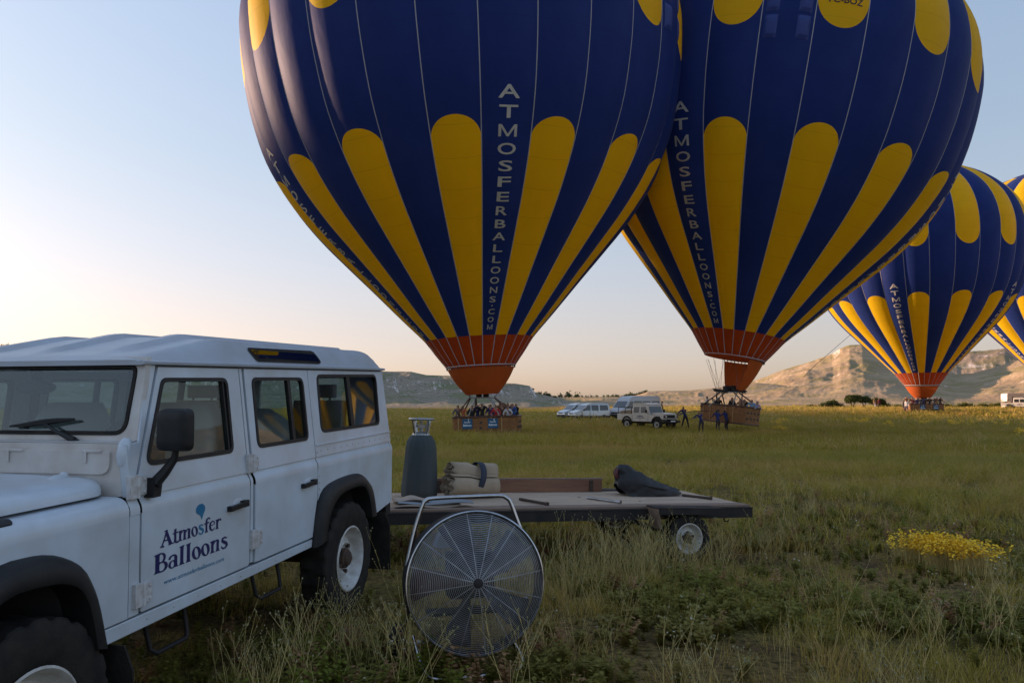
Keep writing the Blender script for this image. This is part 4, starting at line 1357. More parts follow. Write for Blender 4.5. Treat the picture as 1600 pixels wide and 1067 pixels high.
def wheel(parent, x, y, z, sg, Rt=.40, W=.205, Rr=.222, name='wheel', roty=0.0):
    w = bpy.data.objects.new(name, _tyre(Rt, W, Rr)); 
    # the wheel is one part: tyre mesh carries rim, hub as its sub-parts
    COL.objects.link(w); w.parent = parent; w.location = (x, y, z); w.rotation_euler = (0, roty, 0 if sg > 0 else PI)
    k = Rr / .222
    d = MB()
    d.lathe([(Rr - .004, -W * .40), (Rr + .004, -W * .46), (Rr - .012, -W * .40), (Rr - .030, -.03), (Rr - .030, .02), (Rr - .012, W * .40), (Rr + .004, W * .47), (Rr + .008, W * .50), (Rr - .002, W * .52), (Rr - .012, W * .46), (Rr - .024, W * .30), (Rr - .036, W * .16), (Rr - .050, W * .10), (Rr - .068, W * .14), (.125 * k, W * .26), (.108 * k, W * .30), (.098 * k, W * .27), (.085 * k, W * .20), (.03, W * .19), (0, W * .19)], 48, 'y')
    d.build('rim', M['rim_paint'], w, 35)
    d = MB(); d.lathe([(.072 * k, W * .18), (.070 * k, W * .34), (.055 * k, W * .38), (.05 * k, W * .44), (.042 * k, W * .46), (0, W * .46)], 20, 'y')
    for q in range(5):
        a = 2 * PI * q / 5 + .3
        d.lathe([(.014, W * .19), (.014, W * .34), (0, W * .34)], 6, 'y', 0, Matrix.Translation((.093 * k * math.cos(a), 0, .093 * k * math.sin(a))))
    d.build('hub', M['rust'], w, 35)['kind'] = 'stuff'
    return w
_ty = {}
def _tyre(*a):
    if a not in _ty: _ty[a] = tyre_mesh(*a)
    return _ty[a]
for x in (0, 2.794):
    for sg in (-1, 1):
        wheel(car, x, sg * .722, .40, sg, roty=.4 + x)
# mudflaps, steps, underside
for sg in (-1, 1):
    for x, z0, z1 in ((3.425, .165, .62), (.455, .10, .56)):
        d = MB(); d.plate([[(.56, z0), (.872, z0), (.874, z1 - .10), (.835, z1), (.56, z1)]], lambda y, z, w: Vector((x + w + (z1 - z) * .05, sg * y, z)), 0, .010)
        d.build('mudflap', RB, car, 0)
    for x in (.93, 1.86):
        d = MB(); d.tube([(x - .14, sg * .66, .60), (x - .13, sg * .70, .42), (x - .10, sg * .715, .395), (x + .12, sg * .715, .395), (x + .15, sg * .70, .42), (x + .16, sg * .66, .60)], .012, 7)
        d.build('step', DS, car, 60)
    d = MB(); d.box((1.5, sg * .43, .57), (4.3, .08, .13)); d.build('chassis_rail', DS, car, 0)
for x in (0, 2.794):
    d = MB(); d.tube([(x, -.66, .40), (x, .66, .40)], .045, 10); d.ell((x, .18, .40), (.16, .16, .15), 14, 8)
    d.build('axle', M['rust'], car, 50)['kind'] = 'stuff'
d = MB(); d.box((1.25, 0, .60), (.55, .5, .20)); d.tube([(1.6, .25, .52), (2.4, .28, .52), (2.6, .30, .62), (3.1, .33, .62), (3.65, .36, .52)], .032, 8); d.box((2.05, .27, .52), (.5, .16, .14)); d.build('gearbox_and_exhaust', M['rust'], car, 40)['kind'] = 'stuff'

# ---- door lettering: hand drawn slab faced letters (unit: x height of capital = 1)
def stem(mb, x0, x1, y0, y1, m=0, sl=0.12, fl=(1, 1)):
    """vertical stroke with wedge serifs"""
    s = .09
    a = fl[0]; b_ = fl[1]
    pts = [(x0 - s * a, y0), (x1 + s * a, y0), (x1 + s * .2, y0 + .07), (x1, y0 + .16), (x1, y1 - .16), (x1 + s * .2 * b_, y1 - .07), (x1 + s * b_, y1 + .02), (x0 - s * b_, y1 - .02), (x0 - s * .1 * b_, y1 - .10), (x0, y1 - .18), (x0, y0 + .16), (x0 - s * .2, y0 + .07)]
    mb.append([pts])
def ring(mb, cx, cy, rx, ry, tx, ty, rot=0.0, n=22):
    o = []; i = []
    for k in range(n):
        q = 2 * PI * k / n
        def tr(a, b_): return (cx + a * math.cos(rot) - b_ * math.sin(rot), cy + a * math.sin(rot) + b_ * math.cos(rot))
        o.append(tr(rx * math.cos(q), ry * math.sin(q))); i.append(tr((rx - tx) * math.cos(q), (ry - ty) * math.sin(q)))
    mb.append([o, i])
def stroke(mb, pts, ws):
    """tapered ribbon along points"""
    P = [Vector(p) for p in pts]; L_ = []; R_ = []
    for k, p in enumerate(P):
        t = (P[min(k + 1, len(P) - 1)] - P[max(k - 1, 0)]).normalized(); nrm = Vector((-t.y, t.x))
        L_.append((p.x + nrm.x * ws[k], p.y + nrm.y * ws[k])); R_.append((p.x - nrm.x * ws[k], p.y - nrm.y * ws[k]))
    mb.append([L_ + R_[::-1]])
def arc(cx, cy, rx, ry, a0, a1, n=10): return [(cx + rx * math.cos(a0 + (a1 - a0) * k / n), cy + ry * math.sin(a0 + (a1 - a0) * k / n)) for k in range(n + 1)]
def letter_shapes(ch):
    g = []; xh = .70; w = .17
    if ch == 'A':
        stroke(g, [(.10, 0.02), (.30, .5), (.46, .98)], [.045, .05, .06]); stroke(g, [(.40, 1.02), (.58, .5), (.78, 0.0)], [.07, .10, .115])
        stroke(g, [(.22, .36), (.60, .36)], [.045, .045]); stroke(g, [(-.04, .03), (.26, .0)], [.035, .06]); stroke(g, [(.60, .03), (.96, .03)], [.05, .035]); stroke(g, [(.26, .98), (.50, .98)], [.03, .05]); return g, .94
    if ch == 'B':
        stem(g, .12, .34, 0, 1); ring(g, .42, .74, .27, .27, .13, .07); ring(g, .46, .27, .34, .28, .16, .07); return g, .82
    if ch == 't':
        stem(g, .10, .27, 0, .92, fl=(1, 0)); stroke(g, [(-.02, .64), (.40, .66)], [.04, .05]); stroke(g, arc(.33, .14, .14, .14, PI, 1.8 * PI), [.06] * 11); return g, .42
    if ch in 'mn':
        k = 2 if ch == 'm' else 1
        stem(g, .08, .24, 0, xh)
        for q in range(k):
            x = .08 + .36 * (q + 1); stem(g, x, x + .16, 0, .56, fl=(1, 0))
            stroke(g, [(x - .22, .48), (x - .13, .61), (x - .02, .66), (x + .09, .62), (x + .10, .48)], [.03, .045, .055, .075, .08])
        return g, .36 * k + .36
    if ch == 'o': ring(g, .28, .34, .28, .37, .165, .07, .18); return g, .58
    if ch == 'a':
        stem(g, .36, .53, 0, .56, fl=(.9, 0)); ring(g, .25, .20, .23, .22, .13, .06); stroke(g, [(.06, .50), (.12, .62), (.26, .68), (.40, .64), (.45, .50)], [.065, .055, .04, .055, .08]); return g, .62
    if ch == 'l': stem(g, .09, .27, 0, 1.02, fl=(1, .8)); return g, .40
    if ch == 'e':
        stroke(g, [(.10, .36), (.42, .42), (.50, .44), (.46, .60), (.30, .68), (.13, .58), (.08, .36), (.14, .12), (.30, .02), (.44, .07), (.52, .18)], [.03, .03, .035, .05, .045, .08, .09, .08, .055, .04, .02]); return g, .58
    if ch == 'f': stem(g, .12, .28, 0, .75, fl=(1, 0)); stroke(g, [(.20, .70), (.22, .90), (.34, 1.0), (.46, .97), (.48, .88)], [.08, .07, .05, .05, .06]); stroke(g, [(0, .65), (.42, .67)], [.04, .045]); return g, .44
    if ch == 'r': stem(g, .08, .25, 0, xh); stroke(g, [(.22, .48), (.30, .62), (.42, .68), (.50, .62), (.48, .54)], [.03, .05, .055, .06, .06]); return g, .50
    if ch == 's':
        stroke(g, [(.46, .66), (.42, .58), (.30, .67), (.14, .62), (.12, .50), (.24, .40), (.40, .30), (.46, .17), (.36, .04), (.20, .02), (.10, .10), (.05, .20)], [.02, .04, .05, .07, .08, .09, .09, .08, .06, .05, .045, .02]); return g, .54
    return g, .3
def door_word(parent, word, x0, x1, zb, cap, mats, sh=.10, up=0.0, sg=-1, skip=None):
    adv = [letter_shapes(c)[1] for c in word]
    k = (x1 - x0) / (sum(adv))
    x = x0
    for ch, a in zip(word, adv):
        sh_, _ = letter_shapes(ch)
        mb = MB()
        for i, loops in enumerate(sh_):
            mb.plate([[(x + p[0] * k, zb + p[1] * cap) for p in l] for l in loops], lambda u, z, w: Vector((u + (z - zb) * sh * 0, sg * (YL + .0012 + w + i * .0004), z)), 0, .0006)
        mb.build('letter', mats.get(ch, M['lettering_navy']), parent, 0, fix=False)
        x += a * k
fdoor = doors[-1][0]
door_word(fdoor, 'Atmosfer', .742, 1.222, .912, .071, {'s': M['lettering_teal']})
door_word(fdoor, 'Balloons', .692, 1.292, .797, .088, {})
vs, fs = text_mesh('www.atmosferballoons.com', 1.0, 0.004, 0.15)
x0_ = min(v.x for v in vs); x1_ = max(v.x for v in vs); kk = .485 / (x1_ - x0_)
d = MB(); d.add([Vector((.770 + (v.x - x0_) * kk, -(YL + .0015), .735 + v.y * .030)) for v in vs], fs); d.build('web_address', M['lettering_teal'], fdoor, 0)['kind'] = 'stuff'
d = MB()
bl = [(1.057, .984)] + [(1.057 - .012 * t, .984 + .022 * t) for t in (.6, 1)] + arc(1.046, 1.036, .038, .029, PI * 1.12, -PI * .12, 14) + [(1.057 + .010 * t, .984 + .022 * t) for t in (1, .6)]
d.plate([bl], lambda u, z, w: Vector((u, -(YL + .0012 + w), z)), 0, .0006)
d.build('balloon_emblem', M['lettering_teal'], fdoor, 0)
# ------------------------------------------------------------------ flat trailer behind the car
TL = at(575, 797, 7.24); TR = at(1172, 788, 8.6)
tu = (TR - TL).normalized(); tv = Vector((-tu.y, tu.x, 0)).normalized(); tw = tu.cross(tv)
TLEN = (TR - TL).length; TW = 1.42
trailer = thing('flatbed_trailer', 'low flatbed trailer with worn grey deck and rusty side board behind the car', 'trailer')
TMX = Matrix(((tu.x, tv.x, tw.x, TL.x), (tu.y, tv.y, tw.y, TL.y), (tu.z, tv.z, tw.z, TL.z), (0, 0, 0, 1)))
trailer.matrix_world = TMX
def tpt(s, v, z=0.0): return TMX @ Vector((s, v, z))
M['deck_wood'] = pm('deck_wood', (0.34, 0.245, 0.17), 0.8, col2=(0.54, 0.42, 0.31), scale=2.2, amt=0.5, bump=0.25, bscale=30, stretch=(0.6, 4, 4))
M['edge_wood'] = pm('edge_wood', (0.16, 0.105, 0.075), 0.8, col2=(0.28, 0.20, 0.15), scale=5, amt=0.5, bump=0.3, bscale=30, stretch=(0.5, 6, 6))
M['board_wood'] = pm('board_wood', (0.26, 0.125, 0.070), 0.75, col2=(0.15, 0.07, 0.042), scale=4, amt=0.45, bump=0.3, bscale=25, stretch=(0.5, 5, 5))
edges = [0, .20, .50, .80, 1.10, TW]
for i in range(5):
    d = MB(); d.box((TLEN / 2, (edges[i] + edges[i + 1]) / 2, -.012 - (.004 if i % 2 else 0)), (TLEN, edges[i + 1] - edges[i] - .006, .024))
    d.build('deck_board', M['edge_wood'] if i == 0 else M['deck_wood'], trailer, 0, .004)
for v0 in (-.02, TW + .02):
    d = MB(); d.box((TLEN / 2, v0, -.078), (TLEN, .05, .105)); d.box((TLEN / 2, v0, -.028), (TLEN, .062, .008)); d.box((TLEN / 2, v0, -.128), (TLEN, .062, .008))
    d.build('side_rail', DS, trailer, 0)['kind'] = 'stuff'
for s0 in (.02, TLEN - .02):
    d = MB(); d.box((s0, TW / 2, -.078), (.05, TW - .03, .10)); d.build('end_rail', DS, trailer, 0)
d = MB()
for s0 in (.8, 1.6, 2.4, 3.2): d.box((s0, TW / 2, -.075), (.06, TW - .1, .08))
d.build('cross_member', DS, trailer, 0)['kind'] = 'stuff'
d = MB(); d.box((1.95, TW - .03, .075), (2.2, .045, .150)); bd = d.build('side_board', M['board_wood'], trailer, 0, .006)
d = MB(); d.box((1.95, TW - .02, .158), (2.22, .06, .012)); d.build('board_cap', M['edge_wood'], bd, 0)
for s0 in (1.0, 2.9):
    d = MB(); d.box((s0, TW - .058, .06), (.05, .012, .16)); d.build('board_bracket', M['rust'], bd, 0)
M['guard_front_lit'] = pm('guard_front_lit', (0.13, 0.085, 0.06), .7, col2=(0.26, 0.18, 0.13), scale=8, amt=.5, bump=.2)  # mudguard front plate: lighter tan, the light falling on it painted into the colour
# mudguard and wheels
wx = at(1073, 840, 8.15); wl_ = TMX.inverted() @ wx
WSX = wl_.x
for v0, sg in ((-.14, -1), (TW + .14, 1)):
    d = MB()
    vo = v0 - sg * .115; ve = v0 + sg * .125
    a, b_ = WSX - .40, WSX + .36
    d.plate([[(a, .002), (b_, -.012), (b_, .0), (a, .016)]], lambda s, z, w: Vector((s, vo + (ve - vo) * w, z)), 0, 1)
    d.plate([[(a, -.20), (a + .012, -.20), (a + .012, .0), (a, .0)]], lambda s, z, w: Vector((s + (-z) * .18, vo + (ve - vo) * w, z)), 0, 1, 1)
    d.plate([[(a + .01, -.055), (b_, -.065), (b_, -.012), (a + .01, 0)]], lambda s, z, w: Vector((s, ve - sg * .010 * w, z)), 0, 1)
    d.build('mudguard', [DS, M['guard_front_lit']], trailer, 0)['kind'] = 'stuff'
    wheel(trailer, WSX, v0, wl_.z, sg, .255, .155, .150)
d = MB(); d.tube([(WSX, -.1, wl_.z), (WSX, TW + .1, wl_.z)], .03, 8); d.build('axle', DS, trailer, 50)
d = MB(); d.tube([(0, .15, -.09), (-.9, TW / 2, -.09)], .035, 6); d.tube([(0, TW - .15, -.09), (-.9, TW / 2, -.09)], .035, 6); d.tube([(-.85, TW / 2, -.09), (-1.1, TW / 2, -.09)], .04, 6); d.build('drawbar', DS, trailer, 0)['kind'] = 'stuff'
d = MB(); d.tube([(-.85, TW / 2, -.05), (-.85, TW / 2, -.42)], .025, 6); d.build('jockey_leg', DS, trailer, 0)
d = MB(); d.tube([(TLEN - .35, -.02, -.13), (TLEN - .34, -.02, -.17), (TLEN - .30, -.02, -.175), (TLEN - .29, -.02, -.15)], .007, 5); d.build('lashing_hook', DS, trailer, 0)

# ---- gas cylinder in its padded cover
def s_of(px, py, z=0.0):
    """deck coordinates seen at a pixel"""
    inv = TMX.inverted(); o = inv @ Vector((0, 0, CAMZ)); dd = inv.to_3x3() @ ray(px, py)
    k = (z - o.z) / dd.z
    q = o + dd * k
    return q.x, q.y
M['cover_teal'] = pm('cover_teal', (0.028, 0.050, 0.056), 0.75, col2=(0.055, 0.058, 0.058), scale=2.5, amt=0.5, bump=0.35, bscale=9, stretch=(1, 1, .35))
cx_, cy_ = s_of(655, 778)
cpos = tpt(cx_, cy_)
cyl = thing('gas_cylinder', 'tall gas cylinder in a teal padded cover standing on the trailer', 'gas cylinder', cpos, (0, R(1.2), 0.2))
d = MB(); G = []
prof = [(0, .0), (.165, .0), (.186, .03), (.190, .12), (.184, .25), (.174, .40), (.164, .53), (.150, .60), (.118, .655), (.085, .678), (.06, .682)]
nn = 72
for j in range(nn):
    q = 2 * PI * j / nn; row = []
    for r, h in prof:
        f = 1 + (.030 * math.sin(q * 5 + h * 4) + .020 * math.sin(q * 9 - h * 8) + .012 * math.sin(q * 15 + h * 3)) * (1 - h / .95) + (.035 * math.sin(q * 17) if h > .56 else 0)
        row.append(Vector((r * f * math.cos(q), r * f * math.sin(q), h)))
    G.append(row)
d.grid(G, closeu=True); d.build('padded_cover', M['cover_teal'], cyl, 60)
d = MB(); d.lathe([(.10, .66), (.09, .69), (.05, .705), (.0, .705)], 24); d.build('shoulder', M['steel'], cyl, 50)
d = MB(); d.tube([(0, 0, .70), (0, 0, .76)], .022, 8); d.box((0, 0, .765), (.07, .05, .035)); d.tube([(-.06, 0, .765), (.07, .02, .765)], .013, 8); d.tube([(0, 0, .78), (0, 0, .81)], .014, 8); d.lathe([(0, .805), (.028, .805), (.028, .82), (0, .82)], 10)
d.build('valve', M['steel'], cyl, 40)['kind'] = 'stuff'
d = MB()
for a in (.5, 2.1, 3.7, 5.3): d.tube([(.082 * math.cos(a), .082 * math.sin(a), .685), (.115 * math.cos(a), .115 * math.sin(a), .83)], .014, 6)
d.build('collar_post', M['chrome'], cyl, 50)['kind'] = 'stuff'
d = MB(); d.lathe([(.085, .828), (.135, .828), (.140, .840), (.135, .852), (.085, .852), (.080, .84), (.085, .828)], 32); d.build('handle_ring', M['steel'], cyl, 40)
d = MB(); d.ell((.055, -.158, .33), (.026, .010, .018), 10, 6); d.build('cover_tear', M['interior_dark'], cyl, 60)
# ---- rolled canvas
M['canvas'] = pm('canvas', (0.40, 0.315, 0.225), 0.85, col2=(0.31, 0.235, 0.16), scale=4, amt=0.45, bump=0.4, bscale=14)
M['strap'] = pm('strap', (0.02, 0.028, 0.05), 0.7)
rx, ry = s_of(728, 781)
rpos = tpt(rx + .07, ry + .20)
roll = thing('canvas_roll', 'beige rolled canvas strapped in the middle lying on the trailer beside the cylinder', 'canvas roll', rpos, (0, R(4), R(33)))
def spiral_roll(cx, cz, r0, turns, L0, L1, name, seed, flat=1.0):
    rd = random.Random(seed); d = MB()
    n = int(22 * turns); th = .011
    cols = 9
    G = []
    for k in range(n + 1):
        q = 2 * PI * k / 22 + seed
        r = r0 * (.26 + .74 * k / n)
        wob = 1 + .07 * math.sin(2.3 * q + seed) + .04 * math.sin(5.1 * q)
        row = []
        for c_ in range(cols):
            t = c_ / (cols - 1)
            x = L0 + (L1 - L0) * t
            pinch = 1 - .13 * math.exp(-((t - .58) / .09) ** 2)
            jag = (.018 * math.sin(k * 1.7 + seed) + .012 * math.sin(k * .63)) * (1 - t) ** 4
            row.append(Vector((x + jag, (cx + r * wob * math.cos(q)) * pinch, (cz + r * wob * flat * math.sin(q)) * (pinch if t > .2 else 1))))
        G.append(row)
    d.grid(G)
    o = d.build(name, M['canvas'], roll, 70, fix=False)
    so = o.modifiers.new('thickness', 'SOLIDIFY'); so.thickness = .006
    return o
spiral_roll(-.04, .125, .155, 5.2, -.27, .31, 'canvas_fold', 1.0, .84)
spiral_roll(.04, .285, .120, 4.2, -.22, .34, 'canvas_fold', 2.6, .80)
d = MB(); lp = [(.085 + .004 * math.sin(a * 3), .165 * math.cos(a) + .01 * math.sin(a), .195 + .195 * math.sin(a)) for a in np.linspace(0, 2 * PI, 25)[:-1]]
for off in (0,):
    P0 = [[Vector((p[0] - .035 + (p[2] - .18) * .2, p[1], p[2])), Vector((p[0] + .035 + (p[2] - .18) * .2, p[1], p[2]))] for p in lp]
    d.grid(P0, closeu=True)
o = d.build('strap', M['strap'], roll, 60, fix=False); o.modifiers.new('t', 'SOLIDIFY').thickness = .008
# ---- folded cloth pile on the near edge
M['cloth_pale'] = pm('cloth_pale', (0.40, 0.33, 0.27), 0.85, col2=(0.30, 0.22, 0.16), scale=5, amt=0.5, bump=0.4, bscale=18)
M['cloth_blue'] = pm('cloth_blue', (0.26, 0.30, 0.34), 0.85, col2=(0.20, 0.21, 0.23), scale=4, bump=0.3, bscale=15)
px_, py_ = s_of(672, 791)
pile = thing('folded_cloth', 'flat folded beige and grey cloth on the trailer edge below the cylinder', 'cloth', tpt(px_, py_ + .02), (0, R(2), R(16)))
for i, (x0, x1, z, h, m_, w) in enumerate([(-.36, .30, .012, .030, 'cloth_pale', .16), (-.33, .42, .040, .030, 'cloth_blue', .14), (-.36, -.02, .068, .030, 'cloth_pale', .12)]):
    d = MB(); G = []
    for k in range(15):
        t = k / 14; x = x0 + (x1 - x0) * t
        z2 = z + .010 * math.sin(t * 7 + i * 2)
        hh = h * (.55 + .45 * math.sin(PI * min(1, max(.04, t))) + .15 * math.sin(t * 11 + i)); ww = w * (1 - .25 * t + .08 * math.sin(t * 5 + i))
        G.append([Vector((x, ww * math.cos(a), z2 + hh * .8 * math.sin(a))) for a in np.linspace(0, 2 * PI, 13)[:-1]])
    d.grid([[G[j][i2] for j in range(15)] for i2 in range(12)], closeu=True)
    d.add(G[0], [tuple(range(12))]); d.add(G[-1], [tuple(range(12))])
    d.build('cloth_layer', M[m_], pile, 70)
# ---- black bag slumped on the back corner
M['bag_black'] = pm('bag_black', (0.010, 0.011, 0.013), 0.6, col2=(0.018, 0.019, 0.022), scale=5, bump=0.5, bscale=5)
M['bag_red'] = pm('bag_red', (0.10, 0.02, 0.025), 0.7)
bxp = at(1020, 770, 9.1); bs, bv = s_of(1008, 774)
bag = thing('equipment_bag', 'slumped black fabric bag with a dark red flap on the rear of the trailer', 'bag', tpt(bs, bv + .10), (0, 0, math.atan2(tu.y, tu.x)))
d = MB(); G = []
BSC = 1.12
prof_b = [(-.30, .17, .03), (-.31, .33, .05), (-.28, .385, .10), (-.20, .375, .17), (-.08, .315, .21), (.05, .235, .23), (.18, .165, .22), (.30, .105, .20), (.40, .062, .17), (.455, .045, .10), (.46, .03, .02)]
for k, (x, h, w) in enumerate(prof_b):
    x *= BSC; row = []
    zb_ = .0 if k > 2 else [.15, .10, .06][k]
    for j in range(17):
        a = PI * j / 16
        wr = .011 * math.sin(j * 1.9 + k * 1.3) + .008 * math.sin(j * 3.1 - k * 2.1)
        row.append(Vector((x + wr, -w * math.cos(a), zb_ + (h - zb_ + wr) * (math.sin(a) ** .62))))
    G.append(row)
d.grid(G); d.add(G[0], [tuple(range(17))]); d.add(G[-1], [tuple(range(17))])
b_o = d.build('bag_body', M['bag_black'], bag, 50, fix=True)
ss = b_o.modifiers.new('sub', 'SUBSURF'); ss.levels = 3; ss.render_levels = 3
tx = bpy.data.textures.new('crumple', 'CLOUDS'); tx.noise_scale = .22; tx.noise_depth = 1; tx.noise_type = 'HARD_NOISE'
dm = b_o.modifiers.new('crumple', 'DISPLACE'); dm.texture = tx; dm.strength = .05; dm.mid_level = .5; dm.texture_coords = 'LOCAL'
d = MB(); d.grid([[Vector((-.06 + t * .30, -.215 - .012 * math.sin(t * 3) + u * .06, .13 - t * .06 + u * .05)) for u in (0, .5, 1)] for t in np.linspace(0, 1, 7)]); o = d.build('bag_flap', M['bag_black'], bag, 60, fix=False); o.modifiers.new('t', 'SOLIDIFY').thickness = .006
d = MB(); d.grid([[Vector((-.325 - .02 * math.sin(t * 3), -.06 + u * .10, .20 + t * .12)) for u in (0, .5, 1)] for t in np.linspace(0, 1, 5)]); o = d.build('red_flap', M['bag_red'], bag, 60, fix=False); o.modifiers.new('t', 'SOLIDIFY').thickness = .01
# ---- steel bars lying on the deck
for (p0, p1, lb) in (((812, 779), (856, 787), 'short brown steel bar on the deck nearer the canvas roll'), ((918, 777), (970, 784), 'short pale steel bar on the deck in front of the black bag'), ((1066, 773), (1112, 778), 'thin dark bar lying at the tail of the trailer')):
    a = s_of(*p0, .018); b_ = s_of(*p1, .018)
    d = MB(); A_ = tpt(a[0], a[1], .016); B_ = tpt(b_[0], b_[1], .016)
    d.tube([A_, B_], .015, 8); d.tube([A_.lerp(B_, .94), A_.lerp(B_, 1.0)], .021, 8)
    tag(d.build('steel_bar', M['rust'] if 'brown' in lb or 'dark' in lb else M['steel'], None, 40), lb, 'bar', 'bars lying on the trailer deck')
for i, (q, sz) in enumerate((((790, 789), .05), ((905, 776), .03), ((1000, 782), .02))):
    a = s_of(*q, .006); d = MB(); d.ell((0, 0, .004), (sz, sz * .6, .006), 9, 5)
    # scraps are part of the deck's own wear
    o = d.build('deck_scrap', M['cloth_pale'], trailer, 50); o.location = (a[0], a[1], .0)

# ------------------------------------------------------------------ inflation fan
FC = at(741, 908, 4.43)
fan = thing('inflation_fan', 'large round inflation fan with wire guard and tubular stand in the grass', 'fan', (FC.x, FC.y, gzf(FC.x, FC.y)))
fh = FC.z - gzf(FC.x, FC.y)
FR = .382
fm = Matrix.Translation((0, 0, fh)) @ Euler((R(-7), 0, R(14))).to_matrix().to_4x4()
M['fan_wire'] = pm('fan_wire', (0.55, 0.56, 0.58), 0.36, 0.7, col2=(0.28, 0.27, 0.26), scale=9)
M['fan_blade'] = pm('fan_blade', (0.05, 0.055, 0.07), 0.4, 0.3, col2=(0.09, 0.08, 0.08), scale=4)
M['fan_blade_red'] = pm('fan_blade_red', (0.10, 0.035, 0.03), 0.5, col2=(0.07, 0.04, 0.035), scale=4)
M['engine_grey'] = pm('engine_grey', (0.30, 0.31, 0.33), 0.5, col2=(0.2, 0.2, 0.2), scale=6)
def dome(r): return -.055 - .060 * (1 - (r / FR) ** 2)
d = MB()
nr_ = 37
for k in range(nr_):
    r = .022 + (FR - .024) * k / (nr_ - 1)
    d.tube([fm @ Vector((r * math.cos(a), dome(r), r * math.sin(a))) for a in np.linspace(0, 2 * PI, 65)[:-1]], .0018, 4, closed=True)
d.build('guard_ring', M['fan_wire'], fan, 60)['kind'] = 'stuff'
for k in range(16):
    a = 2 * PI * k / 16 + .12
    d = MB(); d.tube([fm @ Vector((r * math.cos(a), dome(r) + .004, r * math.sin(a))) for r in np.linspace(.02, FR, 7)], .0028, 5)
    d.build('guard_spoke', M['fan_wire'], fan, 60)
d = MB(); d.lathe([(0, -.122), (.020, -.122), (.026, -.118), (.026, -.110), (0, -.110)], 20, 'y', 0, fm); d.build('guard_boss', M['dark_steel'], fan, 40)
d = MB(); d.lathe([(FR + .004, -.062), (FR + .014, -.056), (FR + .012, -.045), (FR + .008, .10), (FR + .012, .112), (FR + .002, .114), (FR - .002, .10), (FR - .002, -.05), (FR + .004, -.062)], 64, 'y', 0, fm); d.build('drum', M['dark_steel'], fan, 40)
d = MB(); d.tube([fm @ Vector(((FR + .006) * math.cos(a), -.058, (FR + .006) * math.sin(a))) for a in np.linspace(0, 2 * PI, 73)[:-1]], .0065, 6, closed=True); d.build('drum_rim', M['chrome'], fan, 60)
for k in range(5):
    a0_ = 2 * PI * k / 5 + .55
    G = []
    for i in range(9):
        t = i / 8; r = .07 + (FR - .095) * t
        row = []
        for j in range(7):
            u = j / 6 - .5
            ang = a0_ + u * (.62 - .10 * t) + .10 * t
            row.append(fm @ Vector((r * math.cos(ang), .02 + u * (.13 - .05 * t) + .02 * (1 - 4 * u * u), r * math.sin(ang))))
        G.append(row)
    d = MB(); d.grid(G); o = d.build('fan_blade', M['fan_blade_red'] if k == 2 else M['fan_blade'], fan, 60, fix=False)
    o.modifiers.new('t', 'SOLIDIFY').thickness = .004
d = MB(); d.lathe([(0, -.05), (.05, -.045), (.075, -.02), (.078, .06), (0, .07)], 24, 'y', 0, fm); d.build('fan_hub', M['dark_steel'], fan, 40)
# engine behind
def fbox(name, c, s, mat, bev=.01):
    d = MB(); d.box(c, s, 0, fm); return d.build(name, mat, fan, 30, bev)
eng = fbox('engine', (.02, .25, .02), (.26, .20, .26), M['dark_steel'])
d = MB(); d.plate([rpoly([(-.20, .18), (.05, .18), (.02, .27), (-.16, .27)], .02, 4)], lambda x, z, w: fm @ Vector((x, w, z)), .15, .30); d.build('fuel_tank', M['engine_grey'], eng, 30, .008)
fbox('engine_plate', (.0, .20, -.18), (.48, .24, .015), M['dark_steel'], .003)
fbox('air_filter', (.20, .24, .08), (.09, .12, .12), M['interior_dark'])
# stand
def stand(name, pts, r=.0125):
    P_ = _catmull([tuple(p) for p in pts], 7)
    d = MB(); d.tube([fm @ p for p in P_], r, 8); return d.build(name, M['chrome'], fan, 60)
yb = .06
stand('handle_frame', [(-.372, yb, .10), (-.325, yb, .30), (-.285, yb, .420), (-.265, yb, .452), (-.22, yb, .466), (0, yb, .470), (.17, yb, .470), (.215, yb, .455), (.24, yb, .425), (.285, yb, .30), (.360, yb, .12)])
d = MB()
gx = [(-.335, -.28, .10), (-.305, -.40, .06), (-.275, -.465, -.02), (-.215, -.487, -.06), (-.0, -.487, -.065), (.20, -.480, -.06), (.255, -.455, -.02), (.262, -.415, .03), (.225, -.335, .10)]
P_ = _catmull([(x, y, z) for x, z, y in gx], 7)
d.tube([fm @ p for p in P_], .0115, 8); d.build('foot_frame', M['chrome'], fan, 60)
for x in (-.36, .33):
    d = MB(); d.tube([fm @ Vector((x, .12, -.12)), fm @ Vector((x * 1.02, .40, -fh + .03))], .012, 6); d.build('rear_strut', M['steel'], fan, 60)
for x in (-.445,):
    d = MB(); d.lathe([(.0, -.03), (.04, -.032), (.10, -.032), (.112, -.015), (.112, .015), (.10, .032), (.04, .032), (0, .03)], 24, 'x', 0, Matrix.Translation((x * 1.0 - .03, .26, .115 - .01)))
    wl2 = d.build('wheel', M['black_rubber'], fan, 40)
d = MB(); d.tube([(-.47, .26, .105), (-.15, .26, .105)], .012, 6); d.build('axle', M['steel'], fan, 60)
